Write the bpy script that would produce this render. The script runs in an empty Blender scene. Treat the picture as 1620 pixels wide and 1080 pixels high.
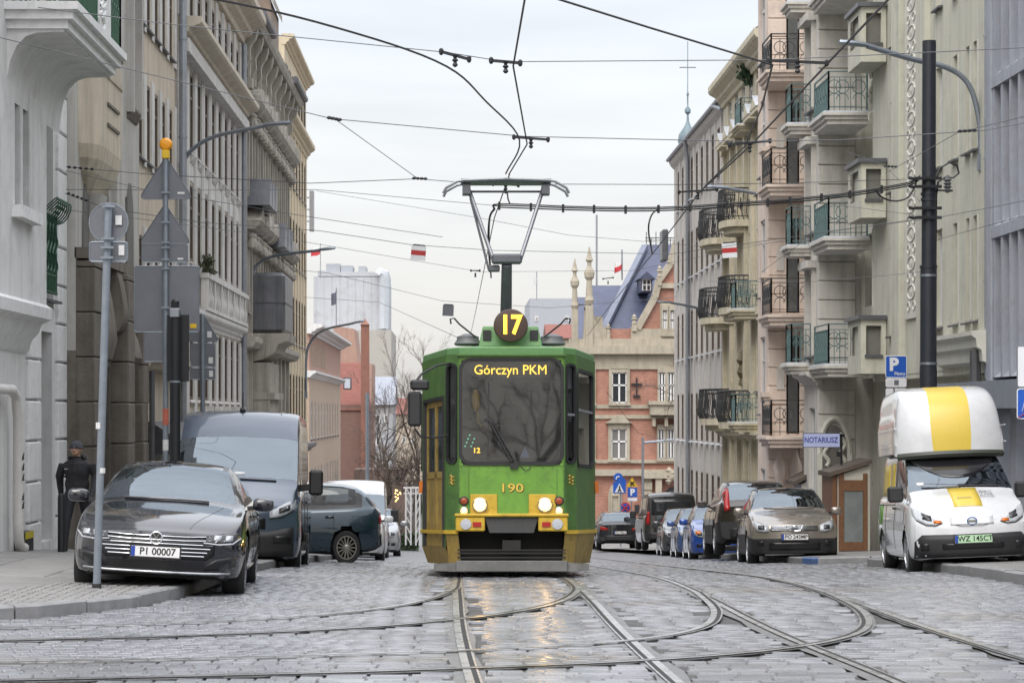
import bpy, bmesh, math, random
import numpy as np
from mathutils import Vector, Matrix
from mathutils.bvhtree import BVHTree
random.seed(7)
rng = np.random.default_rng(7)
R = math.radians
SC = bpy.context.scene
COL = SC.collection

# ---------------------------------------------------------------- camera, sky, sun, exposure
FPX, CX, CY, EYE = 3900.0, 725.0, 655.0, 1.85
cam_d = bpy.data.cameras.new('camera'); cam = bpy.data.objects.new('camera', cam_d); COL.objects.link(cam)
cam.location = (0, 0, EYE); cam.rotation_euler = (R(90), 0, 0)
cam_d.sensor_width = 36; cam_d.lens = 36*FPX/1620
cam_d.shift_x = (810-CX)/1620; cam_d.shift_y = (CY-540)/1620
cam_d.clip_start = 0.3; cam_d.clip_end = 3000
cam_d.dof.use_dof = True; cam_d.dof.focus_distance = 33; cam_d.dof.aperture_fstop = 9
SC.camera = cam

W = bpy.data.worlds.new('World'); SC.world = W; W.use_nodes = True
def world():
    nt = W.node_tree; N = nt.nodes; L = nt.links; N.clear()
    out = N.new('ShaderNodeOutputWorld'); add = N.new('ShaderNodeAddShader')
    b1 = N.new('ShaderNodeBackground'); b2 = N.new('ShaderNodeBackground')
    sky = N.new('ShaderNodeTexSky'); sky.sky_type = 'NISHITA'; sky.sun_disc = False
    sky.sun_elevation = R(38); sky.sun_rotation = R(200); sky.dust_density = 3.0
    b1.inputs['Strength'].default_value = 0.03
    L.new(sky.outputs[0], b1.inputs['Color'])
    tc = N.new('ShaderNodeTexCoord'); sep = N.new('ShaderNodeSeparateXYZ')
    L.new(tc.outputs['Generated'], sep.inputs[0])
    ramp = N.new('ShaderNodeValToRGB'); cr = ramp.color_ramp; cr.interpolation = 'EASE'
    # overcast: cream near the horizon, blue-white above, brightest overhead (CIE overcast)
    stops = [(0.0, (.49, .475, .46)), (.035, (.535, .52, .505)), (.09, (.56, .555, .555)), (.17, (.54, .545, .56)), (.5, (.94, .96, 1.0)), (1.0, (1.70, 1.73, 1.80))]
    while len(cr.elements) < len(stops): cr.elements.new(.5)
    for e, (p, c) in zip(cr.elements, stops):
        e.position = p; e.color = (*c, 1)
    L.new(sep.outputs['Z'], ramp.inputs[0])
    mp = N.new('ShaderNodeMapping'); mp.inputs['Scale'].default_value = (4.5, 4.5, 34)
    L.new(tc.outputs['Generated'], mp.inputs[0])
    nz = N.new('ShaderNodeTexNoise'); nz.inputs['Scale'].default_value = 1.6; nz.inputs['Detail'].default_value = 6
    nz.inputs['Roughness'].default_value = .52
    L.new(mp.outputs[0], nz.inputs['Vector'])
    mr = N.new('ShaderNodeMapRange'); mr.inputs[1].default_value = .3; mr.inputs[2].default_value = .7
    mr.inputs[3].default_value = .93; mr.inputs[4].default_value = 1.06
    L.new(nz.outputs[0], mr.inputs[0])
    mul = N.new('ShaderNodeVectorMath'); mul.operation = 'SCALE'
    L.new(ramp.outputs[0], mul.inputs[0]); L.new(mr.outputs[0], mul.inputs['Scale'])
    L.new(mul.outputs[0], b2.inputs['Color']); b2.inputs['Strength'].default_value = 1.0
    L.new(b1.outputs[0], add.inputs[0]); L.new(b2.outputs[0], add.inputs[1]); L.new(add.outputs[0], out.inputs[0])
world()
sun_d = bpy.data.lights.new('sun', 'SUN'); sun = bpy.data.objects.new('sun', sun_d); COL.objects.link(sun)
sun_d.energy = 1.5; sun_d.angle = R(40); sun_d.color = (1, .96, .9)
sun.rotation_euler = (R(38), 0, R(-20))        # high, from behind the camera, veiled by cloud
SC.view_settings.view_transform = 'Standard'; SC.view_settings.look = 'None'
SC.view_settings.exposure = 0.5; SC.view_settings.gamma = 1
SC.render.engine = 'CYCLES'

# ---------------------------------------------------------------- helpers
def tag(o, label=None, cat=None, group=None, kind=None):
    if label: o['label'] = label
    if cat: o['category'] = cat
    if group: o['group'] = group
    if kind: o['kind'] = kind
    return o
def empty(name, loc=(0, 0, 0), rot=(0, 0, 0), label=None, cat=None, group=None):
    o = bpy.data.objects.new(name, None); COL.objects.link(o); o.location = loc; o.rotation_euler = rot
    o.empty_display_size = .1
    return tag(o, label, cat, group)
def P(px, py, d):
    return Vector(((px-CX)*d/FPX, d, EYE+(CY-py)*d/FPX))
def link(name, me, parent=None, loc=None, rot=None):
    o = bpy.data.objects.new(name, me); COL.objects.link(o)
    if parent: o.parent = parent
    if loc is not None: o.location = loc
    if rot is not None: o.rotation_euler = rot
    return o
def copy_tree(o, parent=None):
    c = o.copy(); COL.objects.link(c); c.parent = parent
    for ch in list(o.children): copy_tree(ch, c)
    return c
class MB:
    def __init__(s): s.v = []; s.f = []; s.smooth = False
    def add(s, vs, fs):
        n = len(s.v); s.v += [tuple(v) for v in vs]; s.f += [tuple(i+n for i in f) for f in fs]; return s
    def box(s, x0, x1, y0, y1, z0, z1):
        return s.add([(x0,y0,z0),(x1,y0,z0),(x1,y1,z0),(x0,y1,z0),(x0,y0,z1),(x1,y0,z1),(x1,y1,z1),(x0,y1,z1)],
                     [(0,3,2,1),(4,5,6,7),(0,1,5,4),(1,2,6,5),(2,3,7,6),(3,0,4,7)])
    def cbox(s, x0, x1, y0, y1, z0, z1, c):
        # box with chamfered edges
        vs = []; 
        X = (x0, x1); Y = (y0, y1); Z = (z0, z1); sg = (1, -1)
        for i in (0, 1):
            for j in (0, 1):
                for k in (0, 1):
                    a, b, d = X[i], Y[j], Z[k]; e, f, g = sg[i]*c, sg[j]*c, sg[k]*c
                    vs += [(a, b+f, d+g), (a+e, b, d+g), (a+e, b+f, d)]
        bm = bmesh.new()
        for v in vs: bm.verts.new(v)
        r = bmesh.ops.convex_hull(bm, input=bm.verts[:])
        bm.verts.index_update()
        s.add([v.co[:] for v in bm.verts], [[v.index for v in f.verts] for f in bm.faces]); bm.free(); return s
    def quad(s, a, b, c, d): return s.add([a, b, c, d], [(0, 1, 2, 3)])
    def poly(s, pts): return s.add(pts, [tuple(range(len(pts)))])
    def tube(s, pts, r, n=6, caps=True, r1=None):
        pts = [Vector(p) for p in pts]; m = len(pts); rings = []
        up = None
        for i, p in enumerate(pts):
            t = (pts[min(i+1, m-1)]-pts[max(i-1, 0)])
            if t.length < 1e-9: t = Vector((0, 0, 1))
            t.normalize()
            if up is None:
                up = Vector((0, 0, 1)) if abs(t.z) < .9 else Vector((1, 0, 0))
            a = t.cross(up)
            if a.length < 1e-6: a = t.cross(Vector((1, 0, 0)))
            a.normalize(); b = t.cross(a).normalized(); up = -b if (-b).dot(up) > 0 else b
            rr = r if r1 is None else r+(r1-r)*i/(m-1)
            if isinstance(r, (list, tuple)): rr = r[i]
            rings.append([p+(a*math.cos(2*math.pi*k/n)+b*math.sin(2*math.pi*k/n))*rr for k in range(n)])
        vs = [v for g in rings for v in g]; fs = []
        for i in range(m-1):
            for k in range(n):
                fs.append((i*n+k, i*n+(k+1) % n, (i+1)*n+(k+1) % n, (i+1)*n+k))
        if caps:
            fs.append(tuple(range(n))[::-1]); fs.append(tuple((m-1)*n+k for k in range(n)))
        return s.add(vs, fs)
    def bar(s, a, b, w, h=None):
        h = h or w; a = Vector(a); b = Vector(b); t = (b-a).normalized()
        u = Vector((0, 0, 1)) if abs(t.z) < .9 else Vector((1, 0, 0))
        x = t.cross(u).normalized()*w/2; y = t.cross(x).normalized()*h/2
        vs = [a-x-y, a+x-y, a+x+y, a-x+y, b-x-y, b+x-y, b+x+y, b-x+y]
        return s.add(vs, [(0,3,2,1),(4,5,6,7),(0,1,5,4),(1,2,6,5),(2,3,7,6),(3,0,4,7)])
    def cyl(s, c, ax, r, h, n=16, r2=None):
        c = Vector(c); a = Vector(ax).normalized()
        return s.tube([c, c+a*h], r, n, True, r2 if r2 is not None else None)
    def lathe(s, prof, c=(0, 0, 0), n=16, axis='z', caps=True):
        vs = []; c = Vector(c)
        for (r, z) in prof:
            for k in range(n):
                t = 2*math.pi*k/n; a, b = r*math.cos(t), r*math.sin(t)
                vs.append(c+(Vector((a, b, z)) if axis == 'z' else Vector((a, z, b)) if axis == 'y' else Vector((z, a, b))))
        m = len(prof); fs = []
        for i in range(m-1):
            for k in range(n): fs.append((i*n+k, i*n+(k+1) % n, (i+1)*n+(k+1) % n, (i+1)*n+k))
        if caps: fs.append(tuple(range(n))[::-1]); fs.append(tuple((m-1)*n+k for k in range(n)))
        return s.add(vs, fs)
    def prism(s, pts, axis, a0, a1):
        # closed 2D outline extruded along an axis: pts are the two other coordinates in xyz order
        def mk(p, a): return (a, p[0], p[1]) if axis == 'x' else (p[0], a, p[1]) if axis == 'y' else (p[0], p[1], a)
        n = len(pts); vs = [mk(p, a0) for p in pts]+[mk(p, a1) for p in pts]
        fs = [tuple(range(n))[::-1], tuple(range(n, 2*n))]+[(i, (i+1) % n, n+(i+1) % n, n+i) for i in range(n)]
        return s.add(vs, fs)
    def grid(s, fn, nu, nv):
        n = len(s.v)
        for i in range(nu+1):
            for j in range(nv+1): s.v.append(tuple(fn(i/nu, j/nv)))
        for i in range(nu):
            for j in range(nv):
                a = n+i*(nv+1)+j; s.f.append((a, a+nv+1, a+nv+2, a+1))
        return s
    def mesh(s, name, mat, off=None, smooth=None):
        me = bpy.data.meshes.new(name)
        vs = s.v if off is None else [(v[0]-off[0], v[1]-off[1], v[2]-off[2]) for v in s.v]
        me.from_pydata(vs, [], s.f); me.validate()
        for m in (mat if isinstance(mat, (list, tuple)) else [mat]): me.materials.append(m)
        if s.smooth if smooth is None else smooth:
            for p in me.polygons: p.use_smooth = True
            try: me.set_sharp_from_angle(angle=R(38))
            except Exception: pass
        me.update(); return me
    def build(s, name, mat, parent=None, off=None, smooth=None):
        # off: world location to subtract (parts written in world coordinates under an unrotated Empty)
        if off is True: off = parent.location if parent.parent is None else parent.parent.location
        return link(name, s.mesh(name, mat, off, smooth), parent)
def bevel(o, w=.01, seg=2):
    m = o.modifiers.new('bevel', 'BEVEL'); m.width = w; m.segments = seg; m.limit_method = 'ANGLE'; m.angle_limit = R(40)
    return o
def text_mesh(txt, size, mat, name, depth=.004, parent=None, loc=(0, 0, 0), rot=(R(90), 0, 0), bold=0.0, sx=1.0, align='CENTER', space=1.0):
    cu = bpy.data.curves.new(name, 'FONT'); cu.body = txt; cu.size = size; cu.align_x = align; cu.align_y = 'CENTER'
    cu.extrude = depth; cu.offset = bold; cu.space_character = space; cu.resolution_u = 3
    to = bpy.data.objects.new(name, cu); COL.objects.link(to)
    bpy.context.view_layer.update()
    me = bpy.data.meshes.new_from_object(to.evaluated_get(bpy.context.evaluated_depsgraph_get()))
    bpy.data.objects.remove(to); bpy.data.curves.remove(cu)
    me.materials.clear(); me.materials.append(mat)
    for v in me.vertices: v.co.x *= sx
    return link(name, me, parent, loc, rot)

# ---------------------------------------------------------------- materials
MATS = {}
def M(name, col=(.5, .5, .5), rough=.6, metal=0., var=.12, scale=3., bump=0., bscale=60., streak=0., coat=0., emit=None, es=1.,
      alpha=None, trans=0., dirt=0., dirtcol=(.05, .045, .04), spec=.5, rvar=0., local=False):
    if name in MATS: return MATS[name]
    m = bpy.data.materials.new(name); m.use_nodes = True; MATS[name] = m
    nt = m.node_tree; N = nt.nodes; L = nt.links; b = N['Principled BSDF']
    b.inputs['Base Color'].default_value = (*col, 1); b.inputs['Roughness'].default_value = rough; b.inputs['Metallic'].default_value = metal
    b.inputs['Specular IOR Level'].default_value = spec
    if coat: b.inputs['Coat Weight'].default_value = coat; b.inputs['Coat Roughness'].default_value = .04
    if trans: b.inputs['Transmission Weight'].default_value = trans
    if emit: b.inputs['Emission Color'].default_value = (*emit, 1); b.inputs['Emission Strength'].default_value = es
    if var or bump or streak or dirt or rvar:
        if local: tc = N.new('ShaderNodeTexCoord'); src = tc.outputs['Object']
        else: g = N.new('ShaderNodeNewGeometry'); src = g.outputs['Position']
        cur = None
        def noise(sc, det=5, vec=src, rough_=.6):
            n = N.new('ShaderNodeTexNoise'); n.inputs['Scale'].default_value = sc; n.inputs['Detail'].default_value = det
            n.inputs['Roughness'].default_value = rough_; L.new(vec, n.inputs['Vector']); return n.outputs[0]
        def mrange(i, a, b_, c, d):
            r = N.new('ShaderNodeMapRange'); r.inputs[1].default_value = a; r.inputs[2].default_value = b_; r.inputs[3].default_value = c; r.inputs[4].default_value = d
            L.new(i, r.inputs[0]); return r.outputs[0]
        def mult(c, f):
            v = N.new('ShaderNodeVectorMath'); v.operation = 'SCALE'; L.new(f, v.inputs['Scale'])
            if c is None: v.inputs[0].default_value = col
            else: L.new(c, v.inputs[0])
            return v.outputs[0]
        if var:
            cur = mult(cur, mrange(noise(scale), .25, .75, 1-var, 1+var))
            cur = mult(cur, mrange(noise(scale*9, 3), .25, .75, 1-var*.5, 1+var*.5))
        if streak:
            mp = N.new('ShaderNodeMapping'); mp.inputs['Scale'].default_value = (2.2, 2.2, .16); L.new(src, mp.inputs[0])
            cur = mult(cur, mrange(noise(2.0, 6, mp.outputs[0], .65), .45, .75, 1, 1-streak))
        if dirt:
            mx = N.new('ShaderNodeMix'); mx.data_type = 'RGBA'
            L.new(mrange(noise(scale*2.3, 8, rough_=.7), .5, .72, 0, dirt), mx.inputs[0])
            if cur is None: mx.inputs[6].default_value = (*col, 1)
            else: L.new(cur, mx.inputs[6])
            mx.inputs[7].default_value = (*dirtcol, 1); cur = mx.outputs[2]
        if cur is not None: L.new(cur, b.inputs['Base Color'])
        if rvar: L.new(mrange(noise(scale*1.7), .3, .7, max(.03, rough-rvar), min(1, rough+rvar)), b.inputs['Roughness'])
        if bump:
            bp = N.new('ShaderNodeBump'); bp.inputs['Strength'].default_value = bump; bp.inputs['Distance'].default_value = .02
            L.new(noise(bscale, 4), bp.inputs['Height']); L.new(bp.outputs[0], b.inputs['Normal'])
    return m
def srgb(r, g, b):
    f = lambda c: ((c/255)/12.92 if c/255 <= .04045 else ((c/255+.055)/1.055)**2.4)
    return (f(r), f(g), f(b))
def window_glass():
    # panes differ: bare dark rooms, net curtains, blinds
    m = M('window_glass', (.045, .05, .06), .06, var=0, spec=.6); N = m.node_tree.nodes; L = m.node_tree.links; b = N['Principled BSDF']
    oi = N.new('ShaderNodeObjectInfo'); r = N.new('ShaderNodeValToRGB'); r.color_ramp.interpolation = 'CONSTANT'
    e = r.color_ramp.elements; e[0].color = (.03, .034, .04, 1); e[1].position = .5; e[1].color = (.07, .075, .085, 1)
    for p, c in ((.68, (.20, .195, .185)), (.82, (.02, .023, .03)), (.92, (.30, .29, .27))): q = e.new(p); q.color = (*c, 1)
    L.new(oi.outputs['Random'], r.inputs[0]); L.new(r.outputs[0], b.inputs['Base Color']); return m
GLASS_DARK = window_glass()
BLACK = M('black_plastic', (.018, .018, .02), .5, var=.1, local=True)
RUBBER = M('tyre_rubber', (.02, .02, .021), .8, var=.15, local=True)
STEEL_GALV = M('galvanised_steel', (.30, .32, .35), .45, metal=.6, var=.12, scale=5)
DARKIRON = M('dark_iron', (.02, .022, .026), .45, var=.15)
WHITE = M('white_paint', (.74, .74, .74), .45, var=.06)
# ---------------------------------------------------------------- ground
def _slope(y):
    if y < 24: return .010
    if y < 34: return .010+.042*(y-24)/10
    if y < 112: return .052
    if y < 135: return .052*(1-(y-112)/23)
    return 0.
_YS = np.arange(-60, 900, .5); _ZS = np.zeros_like(_YS)
_acc = 0.
_i0 = int(np.argmin(abs(_YS-17)))
for _i in range(_i0+1, len(_YS)): _ZS[_i] = _ZS[_i-1]-.5*_slope(_YS[_i]-.25)
for _i in range(_i0-1, -1, -1): _ZS[_i] = _ZS[_i+1]+.5*_slope(_YS[_i]+.25)
def GZ(x, y):
    z = np.interp(y, _YS, _ZS)
    k = np.clip((y-28)/10, 0, 1)
    return z+k*(.03*np.maximum(0, -x-.5)*(x > -9)+.03*np.maximum(0, x-4.5)*(x < 12))
KL = [(20.8, -16), (21.5, -7), (22.3, -4.9), (23.2, -3.95), (24.6, -3.25), (26.5, -2.95), (30, -2.9), (900, -2.9)]   # (y, x) of the left kerb
KR = [(26.4, 16), (27.2, 9), (27.9, 7.5), (28.8, 6.85), (30.5, 6.75), (41, 6.8), (42, 7.6), (44, 7.6), (44.6, 6.5), (900, 6.5)]
def kxl(y): return np.interp(y, [a for a, b in KL], [b for a, b in KL])
def kxr(y): return np.interp(y, [a for a, b in KR], [b for a, b in KR])
def PZL(x, y): return GZ(np.float64(kxl(y)), y)+.12+.045*np.clip(kxl(y)-x, 0, 6)*np.clip((y-24)/8, .3, 1)
def PZR(x, y): return GZ(np.float64(kxr(y)), y)+.13+.03*np.clip(x-kxr(y), 0, 6)

M_BED = M('sett_joint_dirt', (.045, .043, .042), .55, var=.25, scale=2, bump=.4, bscale=30, rvar=.15)
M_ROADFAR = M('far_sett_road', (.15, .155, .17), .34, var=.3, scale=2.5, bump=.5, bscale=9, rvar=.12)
def sett_material():
    m = bpy.data.materials.new('granite_setts'); m.use_nodes = True; nt = m.node_tree; N = nt.nodes; L = nt.links; b = N['Principled BSDF']
    g = N.new('ShaderNodeNewGeometry'); pos = g.outputs['Position']
    def noise(sc, det=4, vec=pos):
        n = N.new('ShaderNodeTexNoise'); n.inputs['Scale'].default_value = sc; n.inputs['Detail'].default_value = det; L.new(vec, n.inputs['Vector']); return n.outputs[0]
    def mr(i, a, b_, c, d):
        r = N.new('ShaderNodeMapRange'); r.inputs[1].default_value = a; r.inputs[2].default_value = b_; r.inputs[3].default_value = c; r.inputs[4].default_value = d; L.new(i, r.inputs[0]); return r.outputs[0]
    ramp = N.new('ShaderNodeValToRGB'); ramp.color_ramp.elements[0].color = (.12, .124, .138, 1); ramp.color_ramp.elements[1].color = (.30, .305, .325, 1)
    at = N.new('ShaderNodeAttribute'); at.attribute_name = 'tone'
    ad = N.new('ShaderNodeMath'); ad.operation = 'ADD'
    L.new(mr(at.outputs['Fac'], 0, 1, -.22, .22), ad.inputs[0]); L.new(mr(noise(.8), .3, .7, .3, .7), ad.inputs[1]); L.new(ad.outputs[0], ramp.inputs[0])
    mx = N.new('ShaderNodeMix'); mx.data_type = 'RGBA'; mx.inputs[7].default_value = (.17, .145, .11, 1)
    mp = N.new('ShaderNodeMapping'); mp.inputs['Scale'].default_value = (.16, .5, 1); L.new(pos, mp.inputs[0])
    L.new(mr(noise(1.0, 7, mp.outputs[0]), .55, .70, 0, .65), mx.inputs[0]); L.new(ramp.outputs[0], mx.inputs[6])
    L.new(mx.outputs[2], b.inputs['Base Color'])
    L.new(mr(noise(1.3, 6), .35, .7, .15, .36), b.inputs['Roughness'])
    bp = N.new('ShaderNodeBump'); bp.inputs['Strength'].default_value = .35; bp.inputs['Distance'].default_value = .012
    L.new(noise(38, 3), bp.inputs['Height']); L.new(bp.outputs[0], b.inputs['Normal'])
    return m
M_SETT = sett_material()
M_PAVE = M('pavement_concrete', (.21, .205, .20), .55, var=.16, scale=1.2, bump=.25, bscale=45, rvar=.15, dirt=.35, dirtcol=(.10, .095, .085))
M_KERB = M('kerb_granite', (.22, .22, .225), .6, var=.2, scale=6, bump=.3, bscale=70)
M_RAIL = M('rail_steel', (.60, .59, .58), .30, metal=.95, var=.1, rvar=.08)
M_GROOVE = M('rail_groove_dark', (.012, .011, .010), .7, var=.2)  # near-black colour for the flat ribbon that marks the groove
M_BAND = M('rail_bitumen_band', (.13, .128, .128), .36, var=.25, scale=4, bump=.3, bscale=50)

# the road: one sheet that reaches the horizon
ys = np.concatenate([np.arange(-40, 20, 2.), np.arange(20, 60, .5), np.arange(60, 140, 2.), np.array([150, 200, 300, 500, 880.])])
xs = np.concatenate([np.array([-500, -200, -80, -40, -16.]), np.arange(-9, 12.1, .75), np.array([16, 40, 80, 200, 500.])])
mb = MB()
for y in ys:
    for x in xs: mb.v.append((x, y, float(GZ(np.float64(x), y))-.012))
nx = len(xs)
for i in range(len(ys)-1):
    for j in range(nx-1): mb.f.append((i*nx+j, i*nx+j+1, (i+1)*nx+j+1, (i+1)*nx+j))
road = mb.build('road', M_BED); tag(road, kind='structure')
mb = MB()
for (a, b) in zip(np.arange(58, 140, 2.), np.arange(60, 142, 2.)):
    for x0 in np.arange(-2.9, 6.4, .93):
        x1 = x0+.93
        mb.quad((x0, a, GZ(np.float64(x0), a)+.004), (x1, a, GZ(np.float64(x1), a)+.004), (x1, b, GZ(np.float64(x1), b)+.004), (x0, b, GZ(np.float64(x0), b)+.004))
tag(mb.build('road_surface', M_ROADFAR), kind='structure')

# rails: ground plan of each rail as a polyline (x, y)
def smooth_poly(pts, n=14):
    pts = [Vector((a, b, 0)) for a, b in pts]; out = []
    q = [pts[0]*2-pts[1]]+pts+[pts[-1]*2-pts[-2]]
    for i in range(1, len(q)-2):
        for k in range(n):
            t = k/n; p0, p1, p2, p3 = q[i-1], q[i], q[i+1], q[i+2]
            out.append(.5*((2*p1)+(p2-p0)*t+(2*p0-5*p1+4*p2-p3)*t*t+(3*p1-p0-3*p2+p3)*t**3))
    out.append(pts[-1]); return [(p.x, p.y) for p in out]
def straight_track(cx0, x_near):
    c = [(x_near+.33, 9), (x_near+.13, 13), (x_near, 17), (cx0+(x_near-cx0)*.3, 21.4), (cx0+.01, 26), (cx0, 32), (cx0, 60), (cx0, 100), (cx0, 138)]
    return c
def offset_poly(pts, o):
    out = []
    for i, (x, y) in enumerate(pts):
        a = pts[max(i-1, 0)]; b = pts[min(i+1, len(pts)-1)]
        t = Vector((b[0]-a[0], b[1]-a[1])).normalized(); out.append((x-t.y*o*-1, y-t.x*o))
    return out
T1 = smooth_poly(straight_track(.68, .80), 10); T2 = smooth_poly(straight_track(3.34, 3.72), 10)
C1 = smooth_poly([(-16, 19.0), (-9, 20.05), (-4.2, 21.05), (-1.9, 21.95), (-.55, 23.3), (.25, 25.1), (.62, 27.6), (.68, 30.4)], 12)
C2 = smooth_poly([(-16, 15.7), (-9, 16.7), (-3.4, 17.7), (-.2, 18.6), (1.6, 19.6), (2.68, 21.2), (3.17, 23.6), (3.34, 27.2)], 12)
RAILS = []
for nm, T in (('main', T1), ('main', T2), ('curve', C1), ('curve', C2)):
    for o in (-.7175, .7175): RAILS.append((nm, offset_poly(T, o)))
def ribbon(pts, o0, o1, dz, y_max=140):
    a = offset_poly(pts, o0); b = offset_poly(pts, o1); m = MB(); idx = []
    for (p, q) in zip(a, b):
        m.v.append((p[0], p[1], float(GZ(np.float64(p[0]), p[1]))+dz)); m.v.append((q[0], q[1], float(GZ(np.float64(q[0]), q[1]))+dz))
    for i in range(len(a)-1): m.f.append((2*i, 2*i+1, 2*i+3, 2*i+2))
    return m
rail_labels = ['left rail of the track the green tram runs on', 'right rail of the track the green tram runs on',
               'left rail of the empty track right of the tram', 'right rail of the empty track right of the tram',
               'farther rail of the curve joining the tram track from the left', 'nearer rail of the curve joining the tram track from the left',
               'farther rail of the curve sweeping to the empty right track', 'nearest rail of the curve sweeping to the empty right track']
for i, (nm, pts) in enumerate(RAILS):
    e = .0008*i
    sgn = 1 if i % 2 == 0 else -1                       # groove on the inside of the gauge
    root = empty('tram_rail', (pts[len(pts)//2][0], pts[len(pts)//2][1], 0), label=rail_labels[i], cat='rail')
    L0 = root.location
    if nm == 'main':
        rg = random.Random(i); wob = [rg.uniform(-.025, .025) for _ in pts]
        m = ribbon(pts, -.115, .115, .0025+e); m.v = [(v[0]+wob[k//2], v[1], v[2]) for k, v in enumerate(m.v)]
        m.build('bitumen_band', M_BAND, root, L0)
    else: ribbon(pts, -.06, .095, .0025+e) if sgn > 0 else ribbon(pts, -.095, .06, .0025+e).build('bitumen_band', M_BAND, root, L0)
    ribbon(pts, -.03*sgn, .03*sgn, .0125+e).build('rail_head', M_RAIL, root, L0)
    ribbon(pts, .03*sgn, .068*sgn, .0125+e).build('groove', M_GROOVE, root, L0)
    ribbon(pts, .068*sgn, .084*sgn, .0125+e).build('guard_lip', M_RAIL, root, L0)

# setts
def near_rails(x, y, tol):
    bad = np.zeros(len(x), bool)
    for nm, pts in RAILS:
        t = tol+(.0 if nm == 'main' else -.03)
        p = np.array(pts); p = p[(p[:, 1] < 66) & (p[:, 1] > 8)]
        for a, b in zip(p[:-1], p[1:]):
            d = b-a; l2 = (d**2).sum()
            if l2 < 1e-9: continue
            tt = np.clip(((x-a[0])*d[0]+(y-a[1])*d[1])/l2, 0, 1)
            bad |= ((x-a[0]-tt*d[0])**2+(y-a[1]-tt*d[1])**2) < t*t
    return bad
cx, cy, sw, sd = [], [], [], []
y = 13.2
while y < 60:
    slab = y < 31
    for zone in ((-13., -.95), (-.95, 4.95), (4.95, 9.0)):
        big = zone[0] == -.95 and slab
        dep = .21 if big else .15
        k = y
        xx = zone[0]+rng.uniform(0, .1)
        while xx < zone[1]:
            w_ = rng.uniform(.26, .31) if big else rng.uniform(.13, .21)
            cx.append(xx+w_/2); cy.append(y+(0 if not big else 0)+rng.uniform(-.008, .008)); sw.append(w_); sd.append(dep if not big else .15)
            xx += w_
    y += .153
cx, cy, sw, sd = map(np.array, (cx, cy, sw, sd))
ok = (cx > kxl(cy)+.1) & (cx < kxr(cy)-.1) & ~near_rails(cx, cy, .15) & ((cx-CX*0)*FPX/cy > -900) & (cx*FPX/cy < 1080)
cx, cy, sw, sd = cx[ok], cy[ok], sw[ok], sd[ok]
n = len(cx)
def sett_arrays(cx, cy, sw, sd):
    n = len(cx); g = .006; hx, hy = sw/2-g, sd/2-g; rf = np.clip((cy-26)/8, .3, 1)*np.where((cx > -.95) & (cx < 4.95) & (cy < 31), .6, 1.)
    tz = (.006+rng.normal(0, .0045, n)*rf).clip(-.002, .016)
    tx, ty = rng.normal(0, .016, n)*rf, rng.normal(0, .016, n)*rf
    V = np.zeros((n, 8, 3))
    for k, (a, b) in enumerate(((-1, -1), (1, -1), (1, 1), (-1, 1))):
        j1, j2 = rng.normal(0, .0045, n)*rf, rng.normal(0, .0045, n)*rf
        V[:, k, 0] = cx+a*hx+j1; V[:, k, 1] = cy+b*hy+j2
        V[:, k, 2] = GZ(cx, cy)-.015
        V[:, k+4, 0] = cx+a*(hx-.007)+j1; V[:, k+4, 1] = cy+b*(hy-.007)+j2
        V[:, k+4, 2] = GZ(cx, cy)+tz+a*hx*tx+b*hy*ty
    return V
order = np.argsort(cy+.0*cx); near = [i for i in order if cy[i] > 16.7 and -3.2 < cx[i] < 4.0][:300]
far = np.setdiff1d(np.arange(n), near)
V = sett_arrays(cx[far], cy[far], sw[far], sd[far]); nf = len(far)
base = (np.arange(nf)*8)[:, None, None]
F = np.array([(4, 5, 6, 7), (0, 1, 5, 4), (1, 2, 6, 5), (2, 3, 7, 6), (3, 0, 4, 7)])[None]+base
me = bpy.data.meshes.new('setts')
me.vertices.add(nf*8); me.vertices.foreach_set('co', V.reshape(-1))
fl = F.reshape(-1); me.loops.add(len(fl)); me.loops.foreach_set('vertex_index', fl)
me.polygons.add(nf*5); me.polygons.foreach_set('loop_start', np.arange(0, nf*20, 4)); me.update(calc_edges=True); me.validate()
at = me.attributes.new('tone', 'FLOAT', 'POINT'); at.data.foreach_set('value', np.repeat(rng.random(nf), 8))
me.materials.append(M_SETT)
so = link('setts', me, road); tag(so, kind='stuff')
variants = []
for k in range(8):
    Vv = sett_arrays(np.zeros(1), np.full(1, 17.), np.full(1, 1.), np.full(1, 1.))[0]; Vv[:, 1] -= 17
    w_ = .28 if k < 4 else .17
    Vv = sett_arrays(np.zeros(1), np.full(1, 17.), np.full(1, w_), np.full(1, .15))[0]; Vv[:, 1] -= 17; Vv[:, 2] -= GZ(np.float64(0), 17.)
    b = MB(); b.add(Vv.tolist(), [(4, 5, 6, 7), (0, 1, 5, 4), (1, 2, 6, 5), (2, 3, 7, 6), (3, 0, 4, 7)])
    mm = b.mesh('sett', M_SETT); a_ = mm.attributes.new('tone', 'FLOAT', 'POINT'); a_.data.foreach_set('value', np.full(8, rng.random()))
    variants.append((w_, mm))
for i in near:
    big = sw[i] > .23; w_, mm = variants[random.randrange(4)+(0 if big else 4)]
    o = link('sett', mm, road, (cx[i], cy[i], float(GZ(cx[i], cy[i])))); o.scale.x = sw[i]/w_

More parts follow.
